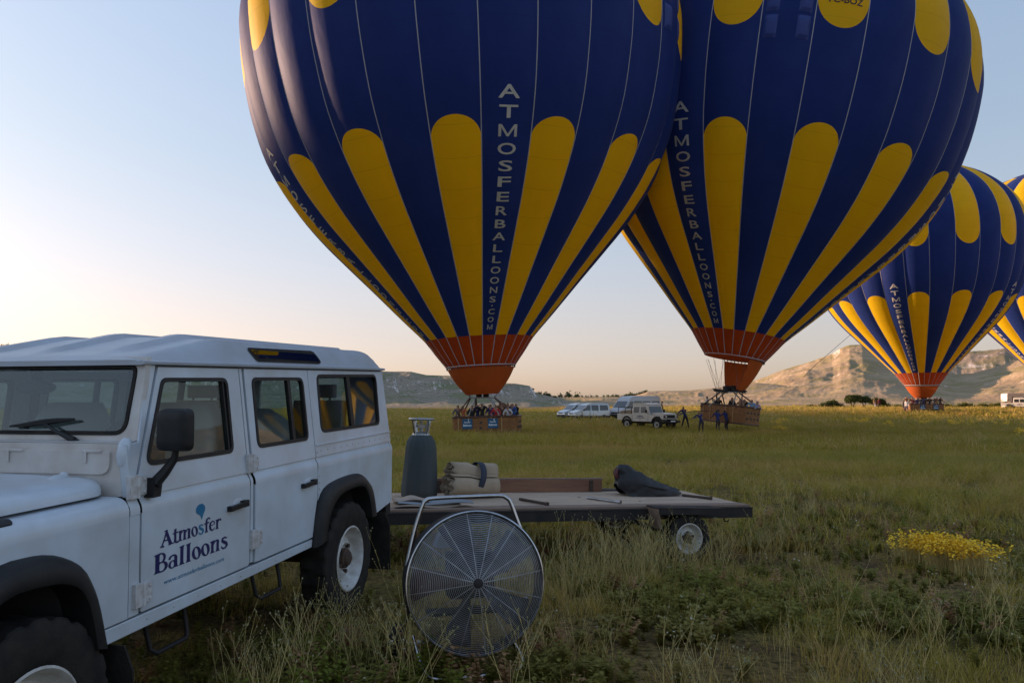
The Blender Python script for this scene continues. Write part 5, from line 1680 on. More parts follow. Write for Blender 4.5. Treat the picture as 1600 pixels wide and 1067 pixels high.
# ------------------------------------------------------------------ people
SK = {k: pm('skin_%s' % k, c, 0.6) for k, c in (('light', (0.40, 0.23, 0.16)), ('tan', (0.28, 0.15, 0.095)))}
CL = {}
def cloth(name, c):
    if name not in CL: CL[name] = pm('cloth_' + name, c, 0.85, col2=tuple(v * .7 for v in c), scale=9, bump=.2, bscale=20)
    return CL[name]
for n_, c_ in (('navy', (0.018, 0.030, 0.15)), ('red', (0.55, 0.03, 0.03)), ('orange', (0.50, 0.13, 0.05)), ('black', (0.018, 0.018, 0.02)), ('grey', (0.12, 0.12, 0.13)), ('white', (0.62, 0.64, 0.68)), ('skyblue', (0.25, 0.42, 0.62)), ('brown', (0.12, 0.065, 0.04)), ('tan', (0.34, 0.21, 0.12)), ('lilac', (0.34, 0.28, 0.48)), ('blue', (0.03, 0.09, 0.30)), ('maroon', (0.14, 0.02, 0.03)), ('trouser', (0.045, 0.032, 0.035)), ('jeans', (0.04, 0.06, 0.11))):
    cloth(n_, c_)
HAIR = pm('hair_dark', (0.018, 0.013, 0.010), 0.6)
SHOE = pm('shoe_dark', (0.02, 0.018, 0.017), 0.6)

def human(pel, chest, head, hands, feet, face=0.0, elbow_out=.10, fist=False):
    """skeleton -> one continuous skinned mesh. x is the figure's right-left, -y its front"""
    V = []; E_ = []; Rr = []; T = []
    def add(p, r, par, t):
        V.append(Vector(p)); Rr.append(r); T.append(t)
        if par is not None: E_.append((par, len(V) - 1))
        return len(V) - 1
    pel = Vector(pel); chest = Vector(chest); head = Vector(head)
    up = (chest - pel).normalized()
    p = add(pel, .135, None, 2)
    w = add(pel.lerp(chest, .42), .118, p, 1)
    c = add(chest, .135, w, 1)
    nk = add(chest + (head - chest) * .48, .055, c, 0)
    hd = add(chest + (head - chest) * .82, .086, nk, 0)
    ht = add(head + (head - chest).normalized() * .06, .072, hd, 3)
    f = Vector((math.sin(face), -math.cos(face), 0))
    add(V[hd] + f * .085 + Vector((0, 0, .0)), .030, hd, 0)           # nose and face front
    side = Vector((f.y, -f.x, 0))
    for s in (-1, 1): add(V[hd] + side * (.088 * s) + Vector((0, 0, .005)), .014, hd, 0)
    for s, h in ((-1, hands[0]), (1, hands[1])):
        h = Vector(h)
        sh = add(chest + Vector((.165 * s, 0, .07)), .066, c, 1)
        S0 = V[sh]
        d = h - S0; L = d.length; a = .30
        if L > .58: h = S0 + d * (.58 / L); d = h - S0; L = .58
        off = math.sqrt(max(.0004, a * a - (L / 2) ** 2))
        perp = Vector((s * .6, .55, -.5)); perp -= d.normalized() * perp.dot(d.normalized()); perp.normalize()
        e = add(S0 + d * .5 + perp * off, .044, sh, 1)
        wr = add(h, .029, e, 0)
        hdir = (h - V[e]).normalized()
        pm_ = add(h + hdir * .075, .034, wr, 0)
        lat = hdir.cross(Vector((0, 0, 1))); lat = lat.normalized() if lat.length > .1 else Vector((1, 0, 0))
        bend = hdir.cross(lat)
        for q, (o, ln) in enumerate(((-.030, .060), (-.010, .074), (.010, .070), (.030, .055))):
            k1 = add(V[pm_] + hdir * (ln * .55) + lat * o + bend * (.012 if not fist else .03), .009, pm_, 0)
            add(V[k1] + hdir * (ln * (.45 if not fist else .05)) + bend * (.022 if not fist else .035), .008, k1, 0)
        add(V[wr] + hdir * .05 + lat * .05 * s + bend * .015, .010, wr, 0)
    for s, ft in ((-1, feet[0]), (1, feet[1])):
        ft = Vector(ft)
        hp = add(pel + Vector((.095 * s, 0, -.05)), .098, p, 2)
        an = ft + Vector((0, 0, .085)); d = an - V[hp]; L = d.length; a = .43
        off = math.sqrt(max(.0004, a * a - (min(L, .859) / 2) ** 2))
        perp = Vector((math.sin(face) * .3, -1, 0)); perp -= d.normalized() * perp.dot(d.normalized()); perp.normalize()
        kn = add(V[hp] + d * .5 + perp * off, .062, hp, 2)
        ak = add(an, .042, kn, 2)
        add(ft + Vector((math.sin(face) * .15, -.15 * math.cos(face), .035)), .036, ak, 4)
    return V, E_, Rr, T
def human_mesh(name, *a, **k):
    V, E_, Rr, T = human(*a, **k)
    bm = bmesh.new()
    sk = bm.verts.layers.skin.verify()
    vs = []
    for i, (v, r) in enumerate(zip(V, Rr)):
        q = bm.verts.new(v); q[sk].radius = (r, r * (0.78 if T[i] == 1 and r > .1 else 1)); q[sk].use_root = (i == 0); vs.append(q)
    for a_, b_ in E_: bm.edges.new((vs[a_], vs[b_]))
    me = bpy.data.meshes.new(name); bm.to_mesh(me); bm.free()
    o = bpy.data.objects.new(name, me); COL.objects.link(o)
    o.modifiers.new('skin', 'SKIN'); s = o.modifiers.new('sub', 'SUBSURF'); s.levels = 1; s.render_levels = 1
    bpy.context.view_layer.update()
    m2 = bpy.data.meshes.new_from_object(o.evaluated_get(bpy.context.evaluated_depsgraph_get()))
    bpy.data.objects.remove(o); bpy.data.meshes.remove(me)
    m2.name = 'person'
    # colour by the nearest bone
    seg = [(V[a_], V[b_], T[b_] if not (T[a_] == 1 and T[b_] == 0 and Rr[b_] < .05 and Rr[a_] > .04 and Rr[a_] < .05) else 1) for a_, b_ in E_]
    m2.materials.clear()
    for _ in range(5): m2.materials.append(None)
    head = V[4]; f = (V[6] - V[4]).normalized()
    for pl in m2.polygons:
        c = pl.center; best = 9; t = 1
        for a_, b_, tt in seg:
            ab = b_ - a_; u = max(0, min(1, (c - a_).dot(ab) / max(1e-9, ab.length_squared)))
            dd = (c - (a_ + ab * u)).length
            if dd < best: best = dd; t = tt
        if t in (0, 3) and (c - head).length < .16:
            r = c - head
            t = 3 if (r.z > .055 or (r.dot(f) < -.01 and r.z > -.05)) else 0
        pl.material_index = t
    m2.shade_smooth()
    return m2
POSE = {}
POSE['stand'] = human_mesh('person', (0, 0, .93), (0, -.01, 1.36), (0, -.03, 1.62), ((-.24, -.05, .82), (.24, -.05, .82)), ((-.11, 0, 0), (.12, .02, 0)))
POSE['rail'] = human_mesh('person', (0, 0, .93), (0, -.04, 1.36), (0, -.08, 1.62), ((-.24, -.34, 1.10), (.22, -.36, 1.10)), ((-.11, 0, 0), (.12, .02, 0)), face=.3)
POSE['photo'] = human_mesh('person', (0, 0, .93), (0, -.03, 1.36), (0, -.05, 1.62), ((-.10, -.38, 1.55), (.12, -.38, 1.56)), ((-.11, 0, 0), (.12, .02, 0)), face=-.2)
POSE['wave'] = human_mesh('person', (0, 0, .93), (.02, -.02, 1.36), (.03, -.03, 1.62), ((-.26, -.05, .85), (.30, -.15, 1.86)), ((-.11, 0, 0), (.12, .02, 0)), face=.5)
# crew: x to the right of the picture when facing away (turned by pi) -- built facing -x here
POSE['pull'] = human_mesh('person', (.10, 0, .90), (-.02, 0, 1.30), (-.06, -.02, 1.56), ((-.52, -.10, .98), (-.40, .12, .95)), ((-.22, .05, 0), (.30, -.06, 0)), face=-1.2, fist=True)
POSE['lean'] = human_mesh('person', (.14, 0, .88), (.02, 0, 1.27), (-.06, 0, 1.50), ((-.55, -.05, 1.12), (-.46, .12, 1.06)), ((-.05, .06, 0), (.22, -.06, 0)), face=-1.2, fist=True)
POSE['push'] = human_mesh('person', (0, .16, .90), (0, -.06, 1.30), (0, -.16, 1.54), ((-.20, -.55, 1.18), (.20, -.55, 1.15)), ((-.12, .10, 0), (.14, .34, 0)))
def person(pose, mtx, shirt, trousers, label, group=None, skin='light', scale=1.0, hair=None):
    o = link('person', POSE[pose])
    o.matrix_world = mtx @ Matrix.Scale(scale, 4)
    for i, m_ in enumerate((SK[skin], CL[shirt], CL[trousers], hair or HAIR, SHOE)):
        o.material_slots[i].link = 'OBJECT'; o.material_slots[i].material = m_
    tag(o, label, 'person', group)
    return o
GP = 'passengers in the balloon baskets'
def in_basket(root, T, spec):
    bpy.context.view_layer.update()
    RM = Matrix.Translation(root.location)
    for (x, y, rz, pose, sh, tr, sc, lb) in spec:
        person(pose, RM @ T @ Matrix.Translation((x, y, .05)) @ Matrix.Rotation(rz, 4, 'Z'), sh, tr, lb, GP, scale=sc)
in_basket(r1, T1, [
    (-1.72, -.40, .3, 'rail', 'grey', 'black', 1.00, 'passenger in grey at the left end of the nearest basket'),
    (-1.35, -.55, -.2, 'rail', 'orange', 'jeans', .98, 'passenger in orange top near the left end of the nearest basket'),
    (-1.05, .40, .9, 'wave', 'brown', 'black', 1.0, 'passenger in brown raising an arm left of the burners'),
    (-.80, -.58, .2, 'rail', 'black', 'jeans', .97, 'passenger in black leaning on the rim behind the left blue sign'),
    (-.55, -.10, -.4, 'photo', 'navy', 'black', 1.0, 'passenger in navy holding a camera up left of the burners'),
    (-.18, -.50, 0, 'photo', 'black', 'black', 1.05, 'tall passenger in black standing under the burners'),
    (.10, .35, .4, 'stand', 'tan', 'jeans', 1.0, 'passenger in tan at the back under the burners'),
    (.38, -.52, -.3, 'rail', 'navy', 'black', 1.0, 'passenger in navy behind the right blue sign, left of the red jacket'),
    (.68, -.62, .1, 'rail', 'red', 'jeans', .95, 'passenger in bright red jacket at the rim of the nearest basket'),
    (.82, .05, .6, 'photo', 'tan', 'black', 1.08, 'tall passenger in tan standing behind the red jacket'),
    (1.08, -.45, -.1, 'rail', 'brown', 'black', 1.0, 'passenger in brown right of the red jacket'),
    (1.25, .30, .2, 'stand', 'maroon', 'black', 1.03, 'passenger in maroon at the back on the right of the nearest basket'),
    (1.42, -.60, 0, 'rail', 'white', 'jeans', .93, 'passenger in white shirt on the right of the nearest basket'),
    (1.70, -.35, -.5, 'rail', 'blue', 'jeans', 1.0, 'passenger in blue near the right end of the nearest basket'),
    (1.80, .40, -.9, 'photo', 'black', 'black', 1.0, 'passenger in black at the right end holding a camera outwards')])
# the tilted basket: end with eight holes faces the camera on the right
in_basket(r2, T2, [
    (-1.6, -.45, -.9, 'rail', 'white', 'jeans', 1.0, 'passenger in white leaning out at the left of the tilted basket'),
    (-1.2, .10, -.6, 'photo', 'grey', 'black', 1.0, 'passenger in grey taking a picture at the left of the tilted basket'),
    (-.6, -.45, .2, 'rail', 'black', 'black', 1.0, 'passenger in black near the middle of the tilted basket'),
    (-.1, .30, 0, 'stand', 'maroon', 'black', 1.0, 'passenger in maroon in the middle of the tilted basket'),
    (.5, -.40, .3, 'stand', 'black', 'jeans', 1.02, 'tall passenger in black in the shade under the frame of the tilted basket'),
    (1.0, .25, .5, 'photo', 'brown', 'black', 1.0, 'passenger in brown with raised hands in the tilted basket'),
    (1.3, -.50, .2, 'rail', 'tan', 'black', .98, 'passenger in tan near the right end of the tilted basket'),
    (1.72, .10, .7, 'rail', 'skyblue', 'jeans', 1.0, 'passenger in sky blue shirt at the right end of the tilted basket'),
    (1.72, .62, 1.2, 'rail', 'lilac', 'jeans', .97, 'passenger in lilac top behind the sky blue shirt')])
_rd = random.Random(5)
sp3 = []
for i in range(15):
    x = -1.85 + 3.7 * i / 14 + _rd.uniform(-.05, .05)
    sp3.append((x, _rd.choice((-.5, .1, .45)), _rd.uniform(-1, 1), _rd.choice(('rail', 'stand', 'photo')), _rd.choice(('black', 'grey', 'navy', 'brown', 'black', 'maroon', 'tan')), 'black', _rd.uniform(.96, 1.08), 'passenger in dark clothes in the crowded basket of the distant sunlit balloon'))
in_basket(r3, T3, sp3)
def crew(px, py, Y, pose, rz, sh, tr, lb, grp=None, sc=1.0):
    p = at(px, py, Y)
    return person(pose, Matrix.Translation((p.x, Y, gzf(p.x, Y) + .0)) @ Matrix.Rotation(rz, 4, 'Z'), sh, tr, lb, grp, 'tan', sc)
GC = 'crew in blue shirts holding the balloon'
c1 = crew(1069, 658, 57.5, 'pull', .15, 'navy', 'trouser', 'crewman in blue shirt pulling the rope beside the white pickup', GC, 1.04)
c2 = crew(1093, 659, 50.5, 'lean', -.1, 'navy', 'trouser', 'crewman in blue shirt leaning back on the rope near the tilted basket', GC, .93)
c3 = crew(1121, 658, 51.5, 'push', PI + .1, 'navy', 'trouser', 'crewman seen from behind pushing the tilted basket, left one of the pair', GC, .94)
c4 = crew(1134, 658, 52.2, 'push', PI + .3, 'navy', 'trouser', 'crewman pushing the tilted basket nearest to its corner', GC, .93)
crew(1367, 643, 118, 'stand', .5, 'tan', 'white', 'person in pale trousers left of the pair by the far trees', 'people by the far trees')
crew(1374, 643, 119, 'stand', -.4, 'maroon', 'trouser', 'person in dark red right of the pair by the far trees', 'people by the far trees')
crew(1412, 643, 90, 'stand', 1.2, 'black', 'trouser', 'person in black standing left of the distant basket', 'people by the distant basket')
crew(1417, 643, 92, 'stand', -1.0, 'white', 'jeans', 'person in white standing beside the distant basket', 'people by the distant basket', .96)
# ropes
def rope(name, pts, lb, r=.018, grp=None):
    d = MB(); d.tube([Vector(p) for p in pts], r, 5)
    return tag(d.build(name, M['lettering_black'], None, 60), lb, 'rope', grp)
pk_hook = at(1052, 646, 57)
rope('tow_rope', [pk_hook, at(1060, 646, 57), at(1082, 642.5, 52), at(1104, 642, 51.4), at(1112, 643, 52)], 'dark rope stretched from the pickup past the crew to the tilted basket', .02)
tie = e3 @ Vector((-4.2, -4.0, 4.5))
rope('crown_line', [at(1330, 522, 80), at(1300, 548, 76), at(1270, 574, 72), at(1255, 590, 70)], 'thin line hanging down beside the distant sunlit balloon', .02)

# ------------------------------------------------------------------ far vehicles
def prism_body(mb, prof, hw, top_in, zref, m=0, bev=.06):
    """side outline (x,z) swept across the width; the upper part leans in by top_in"""
    zs = [p[1] for p in prof]; z1 = max(zs)
    def yy(z, f): return (hw - top_in * max(0, (z - zref) / (z1 - zref))) * f
    cx = sum(p[0] for p in prof) / len(prof); cz = sum(p[1] for p in prof) / len(prof)
    G = []
    for f, ins in ((-1, bev), (-1, .0), (-.9, -.0), (.9, 0), (1, 0), (1, bev)):
        row = []
        src = inset_poly(prof, ins) if ins > 0 else prof
        for p in src:
            ff = f * (1 - (bev * .6 / hw if ins == 0 and abs(f) == 1 else 0)) if abs(f) == 1 and ins == 0 else f
            row.append(Vector((p[0], yy(p[1], 1) * f - (0 if ins else 0), p[1])))
        G.append(row)
    # rounded side edge
    G[1] = [Vector((p[0], -(yy(p[1], 1) - bev * .35), p[1])) for p in prof]
    G[4] = [Vector((p[0], (yy(p[1], 1) - bev * .35), p[1])) for p in prof]
    G[2] = [Vector((p[0], -(yy(p[1], 1) - bev), p[1])) for p in prof]; G[3] = [Vector((p[0], (yy(p[1], 1) - bev), p[1])) for p in prof]
    G[0] = [Vector((p[0], -yy(p[1], 1), p[1])) for p in inset_poly(prof, bev)]; G[5] = [Vector((p[0], yy(p[1], 1), p[1])) for p in inset_poly(prof, bev)]
    n = len(prof)
    mb.grid([[G[j][i] for j in range(6)] for i in range(n)], m, closeu=True)
    for row in (G[0], G[5]):
        tri = tessellate_polygon([[Vector((p.x, p.z, 0)) for p in row]])
        mb.add(row, [tuple(t) for t in tri], m)
    return yy
def side_panel(parent, name, loop, yy, mat, off=.006, both=True):
    for s in ((-1, 1) if both else (-1,)):
        d = MB(); d.plate([loop], lambda x, z, w: Vector((x, s * (yy(z, 1) + off - w), z)), 0, .02); d.build(name, mat, parent, 0)
def cross_panel(parent, name, a, b_, w0, w1, mat, off=.008):
    """panel across the width along the outline edge from a to b"""
    a = Vector((a[0], 0, a[1])); b_ = Vector((b_[0], 0, b_[1])); t = (b_ - a).normalized(); n = Vector((t.z, 0, -t.x))
    if n.x > 0: n = -n
    d = MB(); vs = [a + Vector((0, -w0, 0)) + n * off, a + Vector((0, w0, 0)) + n * off, b_ + Vector((0, w1, 0)) + n * off, b_ + Vector((0, -w1, 0)) + n * off]
    d.add(vs, [(0, 1, 2, 3)]); d.build(name, mat, parent, 0)
def van(name, label, loc, rz, kind, paint, group=None, cat='van'):
    """front is at -x"""
    root = thing(name, label, cat, loc, (0, 0, rz), group)
    if kind == 'small':
        prof = [(-1.93, .28), (-2.0, .45), (-1.99, .66), (-1.90, .84), (-1.62, .99), (-1.22, 1.08), (-.62, 1.60), (-.35, 1.73), (.2, 1.80), (1.4, 1.79), (1.85, 1.74), (1.98, 1.60), (2.05, .95), (2.06, .45), (2.02, .28)]
        hw, ti, zr, wb = .87, .13, .95, (-1.28, 1.32)
        ws_ = ((-1.18, 1.11), (-.64, 1.585)); wins = [[(-1.0, 1.06), (-.22, 1.04), (-.22, 1.58), (-.50, 1.58)], [(-.10, 1.04), (.72, 1.04), (.72, 1.60), (-.10, 1.60)], [(.86, 1.04), (1.86, 1.06), (1.78, 1.60), (.86, 1.60)]]
        Rw = .31
        low = [(-1.96, .28), (-1.98, .50), (2.05, .50), (2.04, .28)]
    elif kind == 'bus':
        prof = [(-2.85, .30), (-2.95, .55), (-2.92, .85), (-2.75, 1.08), (-2.35, 1.25), (-1.72, 1.98), (-1.45, 2.28), (-1.0, 2.48), (0, 2.52), (2.6, 2.50), (2.9, 2.40), (3.0, 2.2), (3.02, .5), (3.0, .30)]
        hw, ti, zr, wb = .99, .13, 1.2, (-2.0, 1.75)
        ws_ = ((-2.30, 1.30), (-1.74, 1.95)); wins = [[(-2.05, 1.24), (-1.15, 1.22), (-1.15, 1.95), (-1.55, 1.95)], [(-1.0, 1.25), (.15, 1.25), (.15, 1.98), (-1.0, 1.98)], [(.3, 1.25), (1.45, 1.25), (1.45, 1.98), (.3, 1.98)], [(1.6, 1.25), (2.85, 1.25), (2.80, 1.98), (1.6, 1.98)]]
        Rw = .34
        low = [(-2.9, .30), (-2.94, .60), (3.02, .60), (3.01, .30)]
    else:
        prof = [(-3.3, .35), (-3.38, .7), (-3.36, 1.1), (-3.30, 2.3), (-3.15, 2.62), (-2.9, 2.70), (3.2, 2.70), (3.36, 2.6), (3.4, 2.3), (3.4, .6), (3.36, .35)]
        hw, ti, zr, wb = 1.08, .06, 1.4, (-2.3, 1.9)
        ws_ = ((-3.36, 1.15), (-3.31, 2.2)); wins = [[(-3.1, 1.35), (-2.0, 1.35), (-2.0, 2.15), (-3.1, 2.15)], [(-1.9, 1.35), (-.4, 1.35), (-.4, 2.15), (-1.9, 2.15)], [(-.3, 1.35), (1.2, 1.35), (1.2, 2.15), (-.3, 2.15)], [(1.3, 1.35), (2.7, 1.35), (2.7, 2.15), (1.3, 2.15)]]
        Rw = .42
        low = [(-3.36, .35), (-3.38, .55), (3.4, .55), (3.39, .35)]
    mb = MB(); yy = prism_body(mb, prof, hw, ti, zr)
    body = mb.build('body', paint, root, 40)
    for w_ in wins: side_panel(root, 'window', rpoly(w_, .08, 3), yy, M['far_glass'])
    cross_panel(root, 'windscreen', ws_[0], ws_[1], hw - .10, hw - .22, M['far_glass'])
    side_panel(root, 'sill_trim', low, yy, M['black_plastic'], .004)
    xf = prof[1][0]
    d = MB(); d.box((xf - .02, 0, .45), (.10, hw * 1.7, .24)); d.build('front_bumper', M['black_plastic'] if kind != 'coach' else paint, root, 0, .03)
    d = MB(); d.box((xf + .0, 0, .74), (.06, hw * .9, .10)); d.build('grille', M['black_plastic'], root, 0, .01)
    for s in (-1, 1):
        d = MB(); d.ell((xf + .12, s * hw * .74, .80), (.14, .15, .10), 12, 8); d.build('headlight', M['lamp_glass'], root, 50)
        d = MB(); d.box((wins[0][0][0] + .02, s * (hw + .10), wins[0][0][1] + .08), (.10, .18, .17)); d.build('door_mirror', M['black_plastic'], root, 0, .02)
        d = MB(); d.box((prof[-2][0] + .0, s * (hw - .12), .95), (.05, .12, .5)); d.build('tail_lamp', M['lamp_red'], root, 0, .01)
        # door seams and handle
        for x in (wins[0][2][0] + .06, wins[1][2][0] + .06):
            d = MB(); d.plate([[(x, .52), (x + .018, .52), (x + .018, wins[0][2][1] + .08), (x, wins[0][2][1] + .08)]], lambda a, b_, w: Vector((a, s * (yy(b_, 1) + .004 - w), b_)), 0, .01); d.build('door_seam', M['interior_dark'], root, 0)
            d = MB(); d.box((x - .16, s * (hw + .01), .93), (.15, .03, .04)); d.build('door_handle', M['black_plastic'], root, 0)
        for x in wb:
            d = MB(); d.lathe([(Rw + .07, .0), (Rw + .07, .02), (0, .02)], 20, 'y', 0, Matrix.Translation((x, s * (hw - .012) - (.01 if s < 0 else .01), Rw + .02)))
            d.build('wheel_arch', M['interior_dark'], root, 0)
            wheel(root, x, s * (hw - .08), Rw, s, Rw, .19, Rw * .60)
    return root
def far_pickup(label, loc, rz, cab=True, group=None):
    """crew cab utility truck, front at -x"""
    root = thing('pickup_truck', label, 'pickup truck', loc, (0, 0, rz), group)
    W = M['cream_paint']
    d = MB()
    d.plate([[(-2.05, .62), (-2.05, 1.06), (-.78, 1.10), (-.70, 1.14), (.92, 1.14), (.92, .62)] if False else [(-2.05, 1.08), (-2.05, .78), (-1.86, .80), (-1.72, .98), (-1.22, .98), (-1.06, .72), (-1.04, .60), (.98, .60), (.98, 1.14), (-.72, 1.14), (-.78, 1.10)]], lambda x, z, w: Vector((x, w, z)), -.79, .79)
    body = d.build('body', W, root, 0, .03)
    d = MB(); d.plate([rpoly([(-2.08, 1.09), (-.82, 1.12), (-.84, 1.24), (-1.0, 1.26), (-2.0, 1.20)], .05, 3)], lambda x, z, w: Vector((x, w, z)), -.62, .62); d.build('bonnet', W, root, 0, .03)
    d = MB(); cabp = [(-.76, 1.14), (-.56, 1.78), (.92, 1.80), (.95, 1.14)]
    yyc = prism_body(d, cabp, .78, .08, 1.14, 0, .04); d.build('cab', W, root, 30)
    d = MB(); d.plate([rpoly([(-.66, 1.79), (-.50, 1.90), (-.1, 1.96), (.85, 1.95), (1.0, 1.80)], .05, 3)], lambda x, z, w: Vector((x, w, z)), -.72, .72); d.build('roof', W, root, 0, .05)
    for w_ in ([(-.50, 1.24), (.12, 1.24), (.12, 1.68), (-.36, 1.68)], [(.24, 1.24), (.82, 1.24), (.82, 1.68), (.24, 1.68)]):
        side_panel(root, 'window', rpoly(w_, .05, 3), yyc, M['far_glass'])
    cross_panel(root, 'windscreen', (-.735, 1.22), (-.585, 1.70), .68, .64, M['far_glass'])
    d = MB(); d.box((1.72, -.76, .93), (1.46, .05, .44)); d.box((1.72, .76, .93), (1.46, .05, .44)); d.box((2.44, 0, .93), (.05, 1.56, .44)); d.box((1.72, 0, .74), (1.46, 1.5, .06)); d.build('load_bed', W, root, 0, .01)['kind'] = 'stuff'
    d = MB()
    for x in (1.05, 1.7, 2.4): d.tube([(x, -.74, 1.14), (x, -.70, 1.62), (x, .70, 1.62), (x, .74, 1.14)], .03, 6)
    d.build('bed_hoops', M['dark_steel'], root, 0)['kind'] = 'stuff'
    d = MB(); d.plate([rpoly([(1.0, 1.14), (2.42, 1.14), (2.40, 1.34), (1.3, 1.44), (1.02, 1.36)], .08, 3)], lambda x, z, w: Vector((x, w, z)), -.6, .6); d.build('load', M['canvas'], root, 30, .03)
    d = MB(); d.box((-2.07, 0, .98), (.05, .86, .22)); d.build('grille', M['black_plastic'], root, 0, .01)
    d = MB(); d.box((-2.06, 0, .98), (.03, 1.5, .20)); d.build('light_panel', M['interior_dark'], root, 0)
    d = MB(); d.box((-2.20, 0, .62), (.16, 1.66, .15)); d.build('front_bumper', M['dark_steel'], root, 0, .02)
    d = MB(); d.box((-2.29, 0, .66), (.02, .5, .11)); d.build('number_plate', M['white_print'], root, 0)
    for s in (-1, 1):
        d = MB(); d.lathe([(0, -.05), (.07, -.045), (.095, 0)], 16, 'x', 0, Matrix.Translation((-2.09, s * .52, .98))); d.build('headlight', M['lamp_glass'], root, 50)
        d = MB(); d.lathe([(0, -.03), (.035, -.02), (.04, 0)], 10, 'x', 0, Matrix.Translation((-2.08, s * .70, 1.02))); d.build('indicator', M['lamp_orange'], root, 50)
        d = MB(); d.box((-.62, s * .98, 1.36), (.06, .17, .22)); d.tube([(-.66, s * .78, 1.18), (-.63, s * .95, 1.28)], .02, 5); d.build('door_mirror', M['black_plastic'], root, 0)['kind'] = 'stuff'
        for x in (-1.46, 1.46):
            d = MB(); G_ = []
            for a in np.linspace(.05, PI - .05, 15):
                G_.append([Vector((x + .50 * math.cos(a), s * .80, .46 + .56 * math.sin(a))), Vector((x + .49 * math.cos(a), s * .86, .46 + .54 * math.sin(a))), Vector((x + .42 * math.cos(a), s * .86, .44 + .45 * math.sin(a))), Vector((x + .42 * math.cos(a), s * .70, .44 + .45 * math.sin(a)))])
            d.grid(G_); d.build('wheel_arch_flare', M['black_plastic'], root, 40)
            wheel(root, x, s * .72, .40, s, .40, .20, .22)
        for x in (.17, -.62, .92):
            d = MB(); d.box((x, s * .792, .88), (.015, .006, .5)); d.build('door_seam', M['interior_dark'], root, 0)
        d = MB()
        for q, (w_, z) in enumerate(((.55, 1.0), (.75, .88))):
            d.box((.14, s * .796, z), (w_, .004, .045))
        d.build('door_lettering', M['lettering_navy'], root, 0)['kind'] = 'stuff'
    d = MB(); d.tube([(-.78, -.80, 1.1), (-.70, -.82, 1.3), (-.56, -.80, 1.85), (-.58, -.80, 1.98)], .045, 7); d.box((-.62, -.80, 2.02), (.14, .08, .10)); d.build('snorkel', M['black_plastic'], root, 50)['kind'] = 'stuff'
    d = MB(); d.box((0.2, 0, .52), (4.2, .9, .12)); d.build('chassis', M['dark_steel'], root, 0)
    return root
def put(px, py, Y):
    p = at(px, py, Y); return (p.x, Y, gzf(p.x, Y))
GV = 'small vans parked side by side on the meadow'
van('small_van', 'silver grey small van whose whole side is seen, front of the parked pair', put(920, 655, 80), R(22), 'small', M['silver_paint'], GV)
van('small_van', 'silver grey small van half hidden behind its twin at the left', put(901, 654, 84), R(26), 'small', M['silver_paint'], GV)
M['bus_grey'] = pm('bus_grey', (0.42, 0.43, 0.44), .35, .2, coat=.2)
van('minibus', 'white and grey high roof minibus partly hidden behind the white pickup', put(992, 656, 82), R(36), 'bus', M['bus_grey'], None, 'minibus')
far_pickup('white crew cab pickup with canopy load facing right between the minibus and the crew', put(1014, 661, 57), R(180 - 52), group='white pickups with the balloon crews')
pz = put(1612, 643, 112)
van('coach', 'white coach at the right edge behind a white pickup', put(1606, 642, 122), R(180 - 8), 'coach', M['cream_paint'], None, 'coach')
far_pickup('distant white pickup at the right edge in front of the white coach', put(1597, 643, 112), R(180 - 40), group='white pickups with the balloon crews')

# ------------------------------------------------------------------ trees and bushes
def leaf_mat(name, c1, c2):
    m, nt, b, N, L = nmat(name)
    geo = N.new('ShaderNodeNewGeometry')
    oi = N.new('ShaderNodeObjectInfo')
    c = mixrgb(N, L, noise_fac(N, L, geo.outputs['Position'], 1.3, .35, .65), c1, c2)
    c = mixrgb(N, L, noise_fac(N, L, geo.outputs['Position'], 9, .45, .7), c, tuple(v * 1.5 for v in c2))
    L.new(c, b.inputs['Base Color']); b.inputs['Roughness'].default_value = .7; b.inputs['Specular IOR Level'].default_value = .2
    tl = N.new('ShaderNodeBsdfTranslucent'); L.new(c, tl.inputs[0])
    mx = N.new('ShaderNodeMixShader'); mx.inputs[0].default_value = .3
    L.new(b.outputs[0], mx.inputs[1]); L.new(tl.outputs[0], mx.inputs[2]); L.new(mx.outputs[0], nt.nodes['Material Output'].inputs[0])
    return m
M['leaf_dark'] = leaf_mat('leaf_dark', (0.045, 0.070, 0.022), (0.075, 0.095, 0.028))
M['leaf_olive'] = leaf_mat('leaf_olive', (0.095, 0.115, 0.026), (0.15, 0.155, 0.035))
M['bark'] = pm('bark', (0.075, 0.055, 0.04), .9, col2=(.04, .03, .022), scale=12, bump=.4)
def leafy(n, blobs, size, seed):
    rd = np.random.default_rng(seed)
    vs = []; fs = []
    w = np.array([b[3] * b[4] * b[5] for b in blobs]); w = w / w.sum()
    for i in range(n):
        b = blobs[rd.choice(len(blobs), p=w)]
        d = rd.normal(size=3); d /= np.linalg.norm(d); r = rd.random() ** .40
        c = np.array(b[:3]) + d * r * np.array(b[3:6])
        if rd.random() < .12: c += d * size * 1.5
        a = rd.normal(size=3); a /= np.linalg.norm(a); t = np.cross(a, rd.normal(size=3)); t /= np.linalg.norm(t); u = np.cross(a, t)
        s = size * rd.uniform(.6, 1.3)
        o = len(vs)
        vs += [c - t * s, c + u * s * .5 + a * s * .15, c + t * s, c - u * s * .5 + a * s * .1]
        fs.append((o, o + 1, o + 2, o + 3))
    return vs, fs
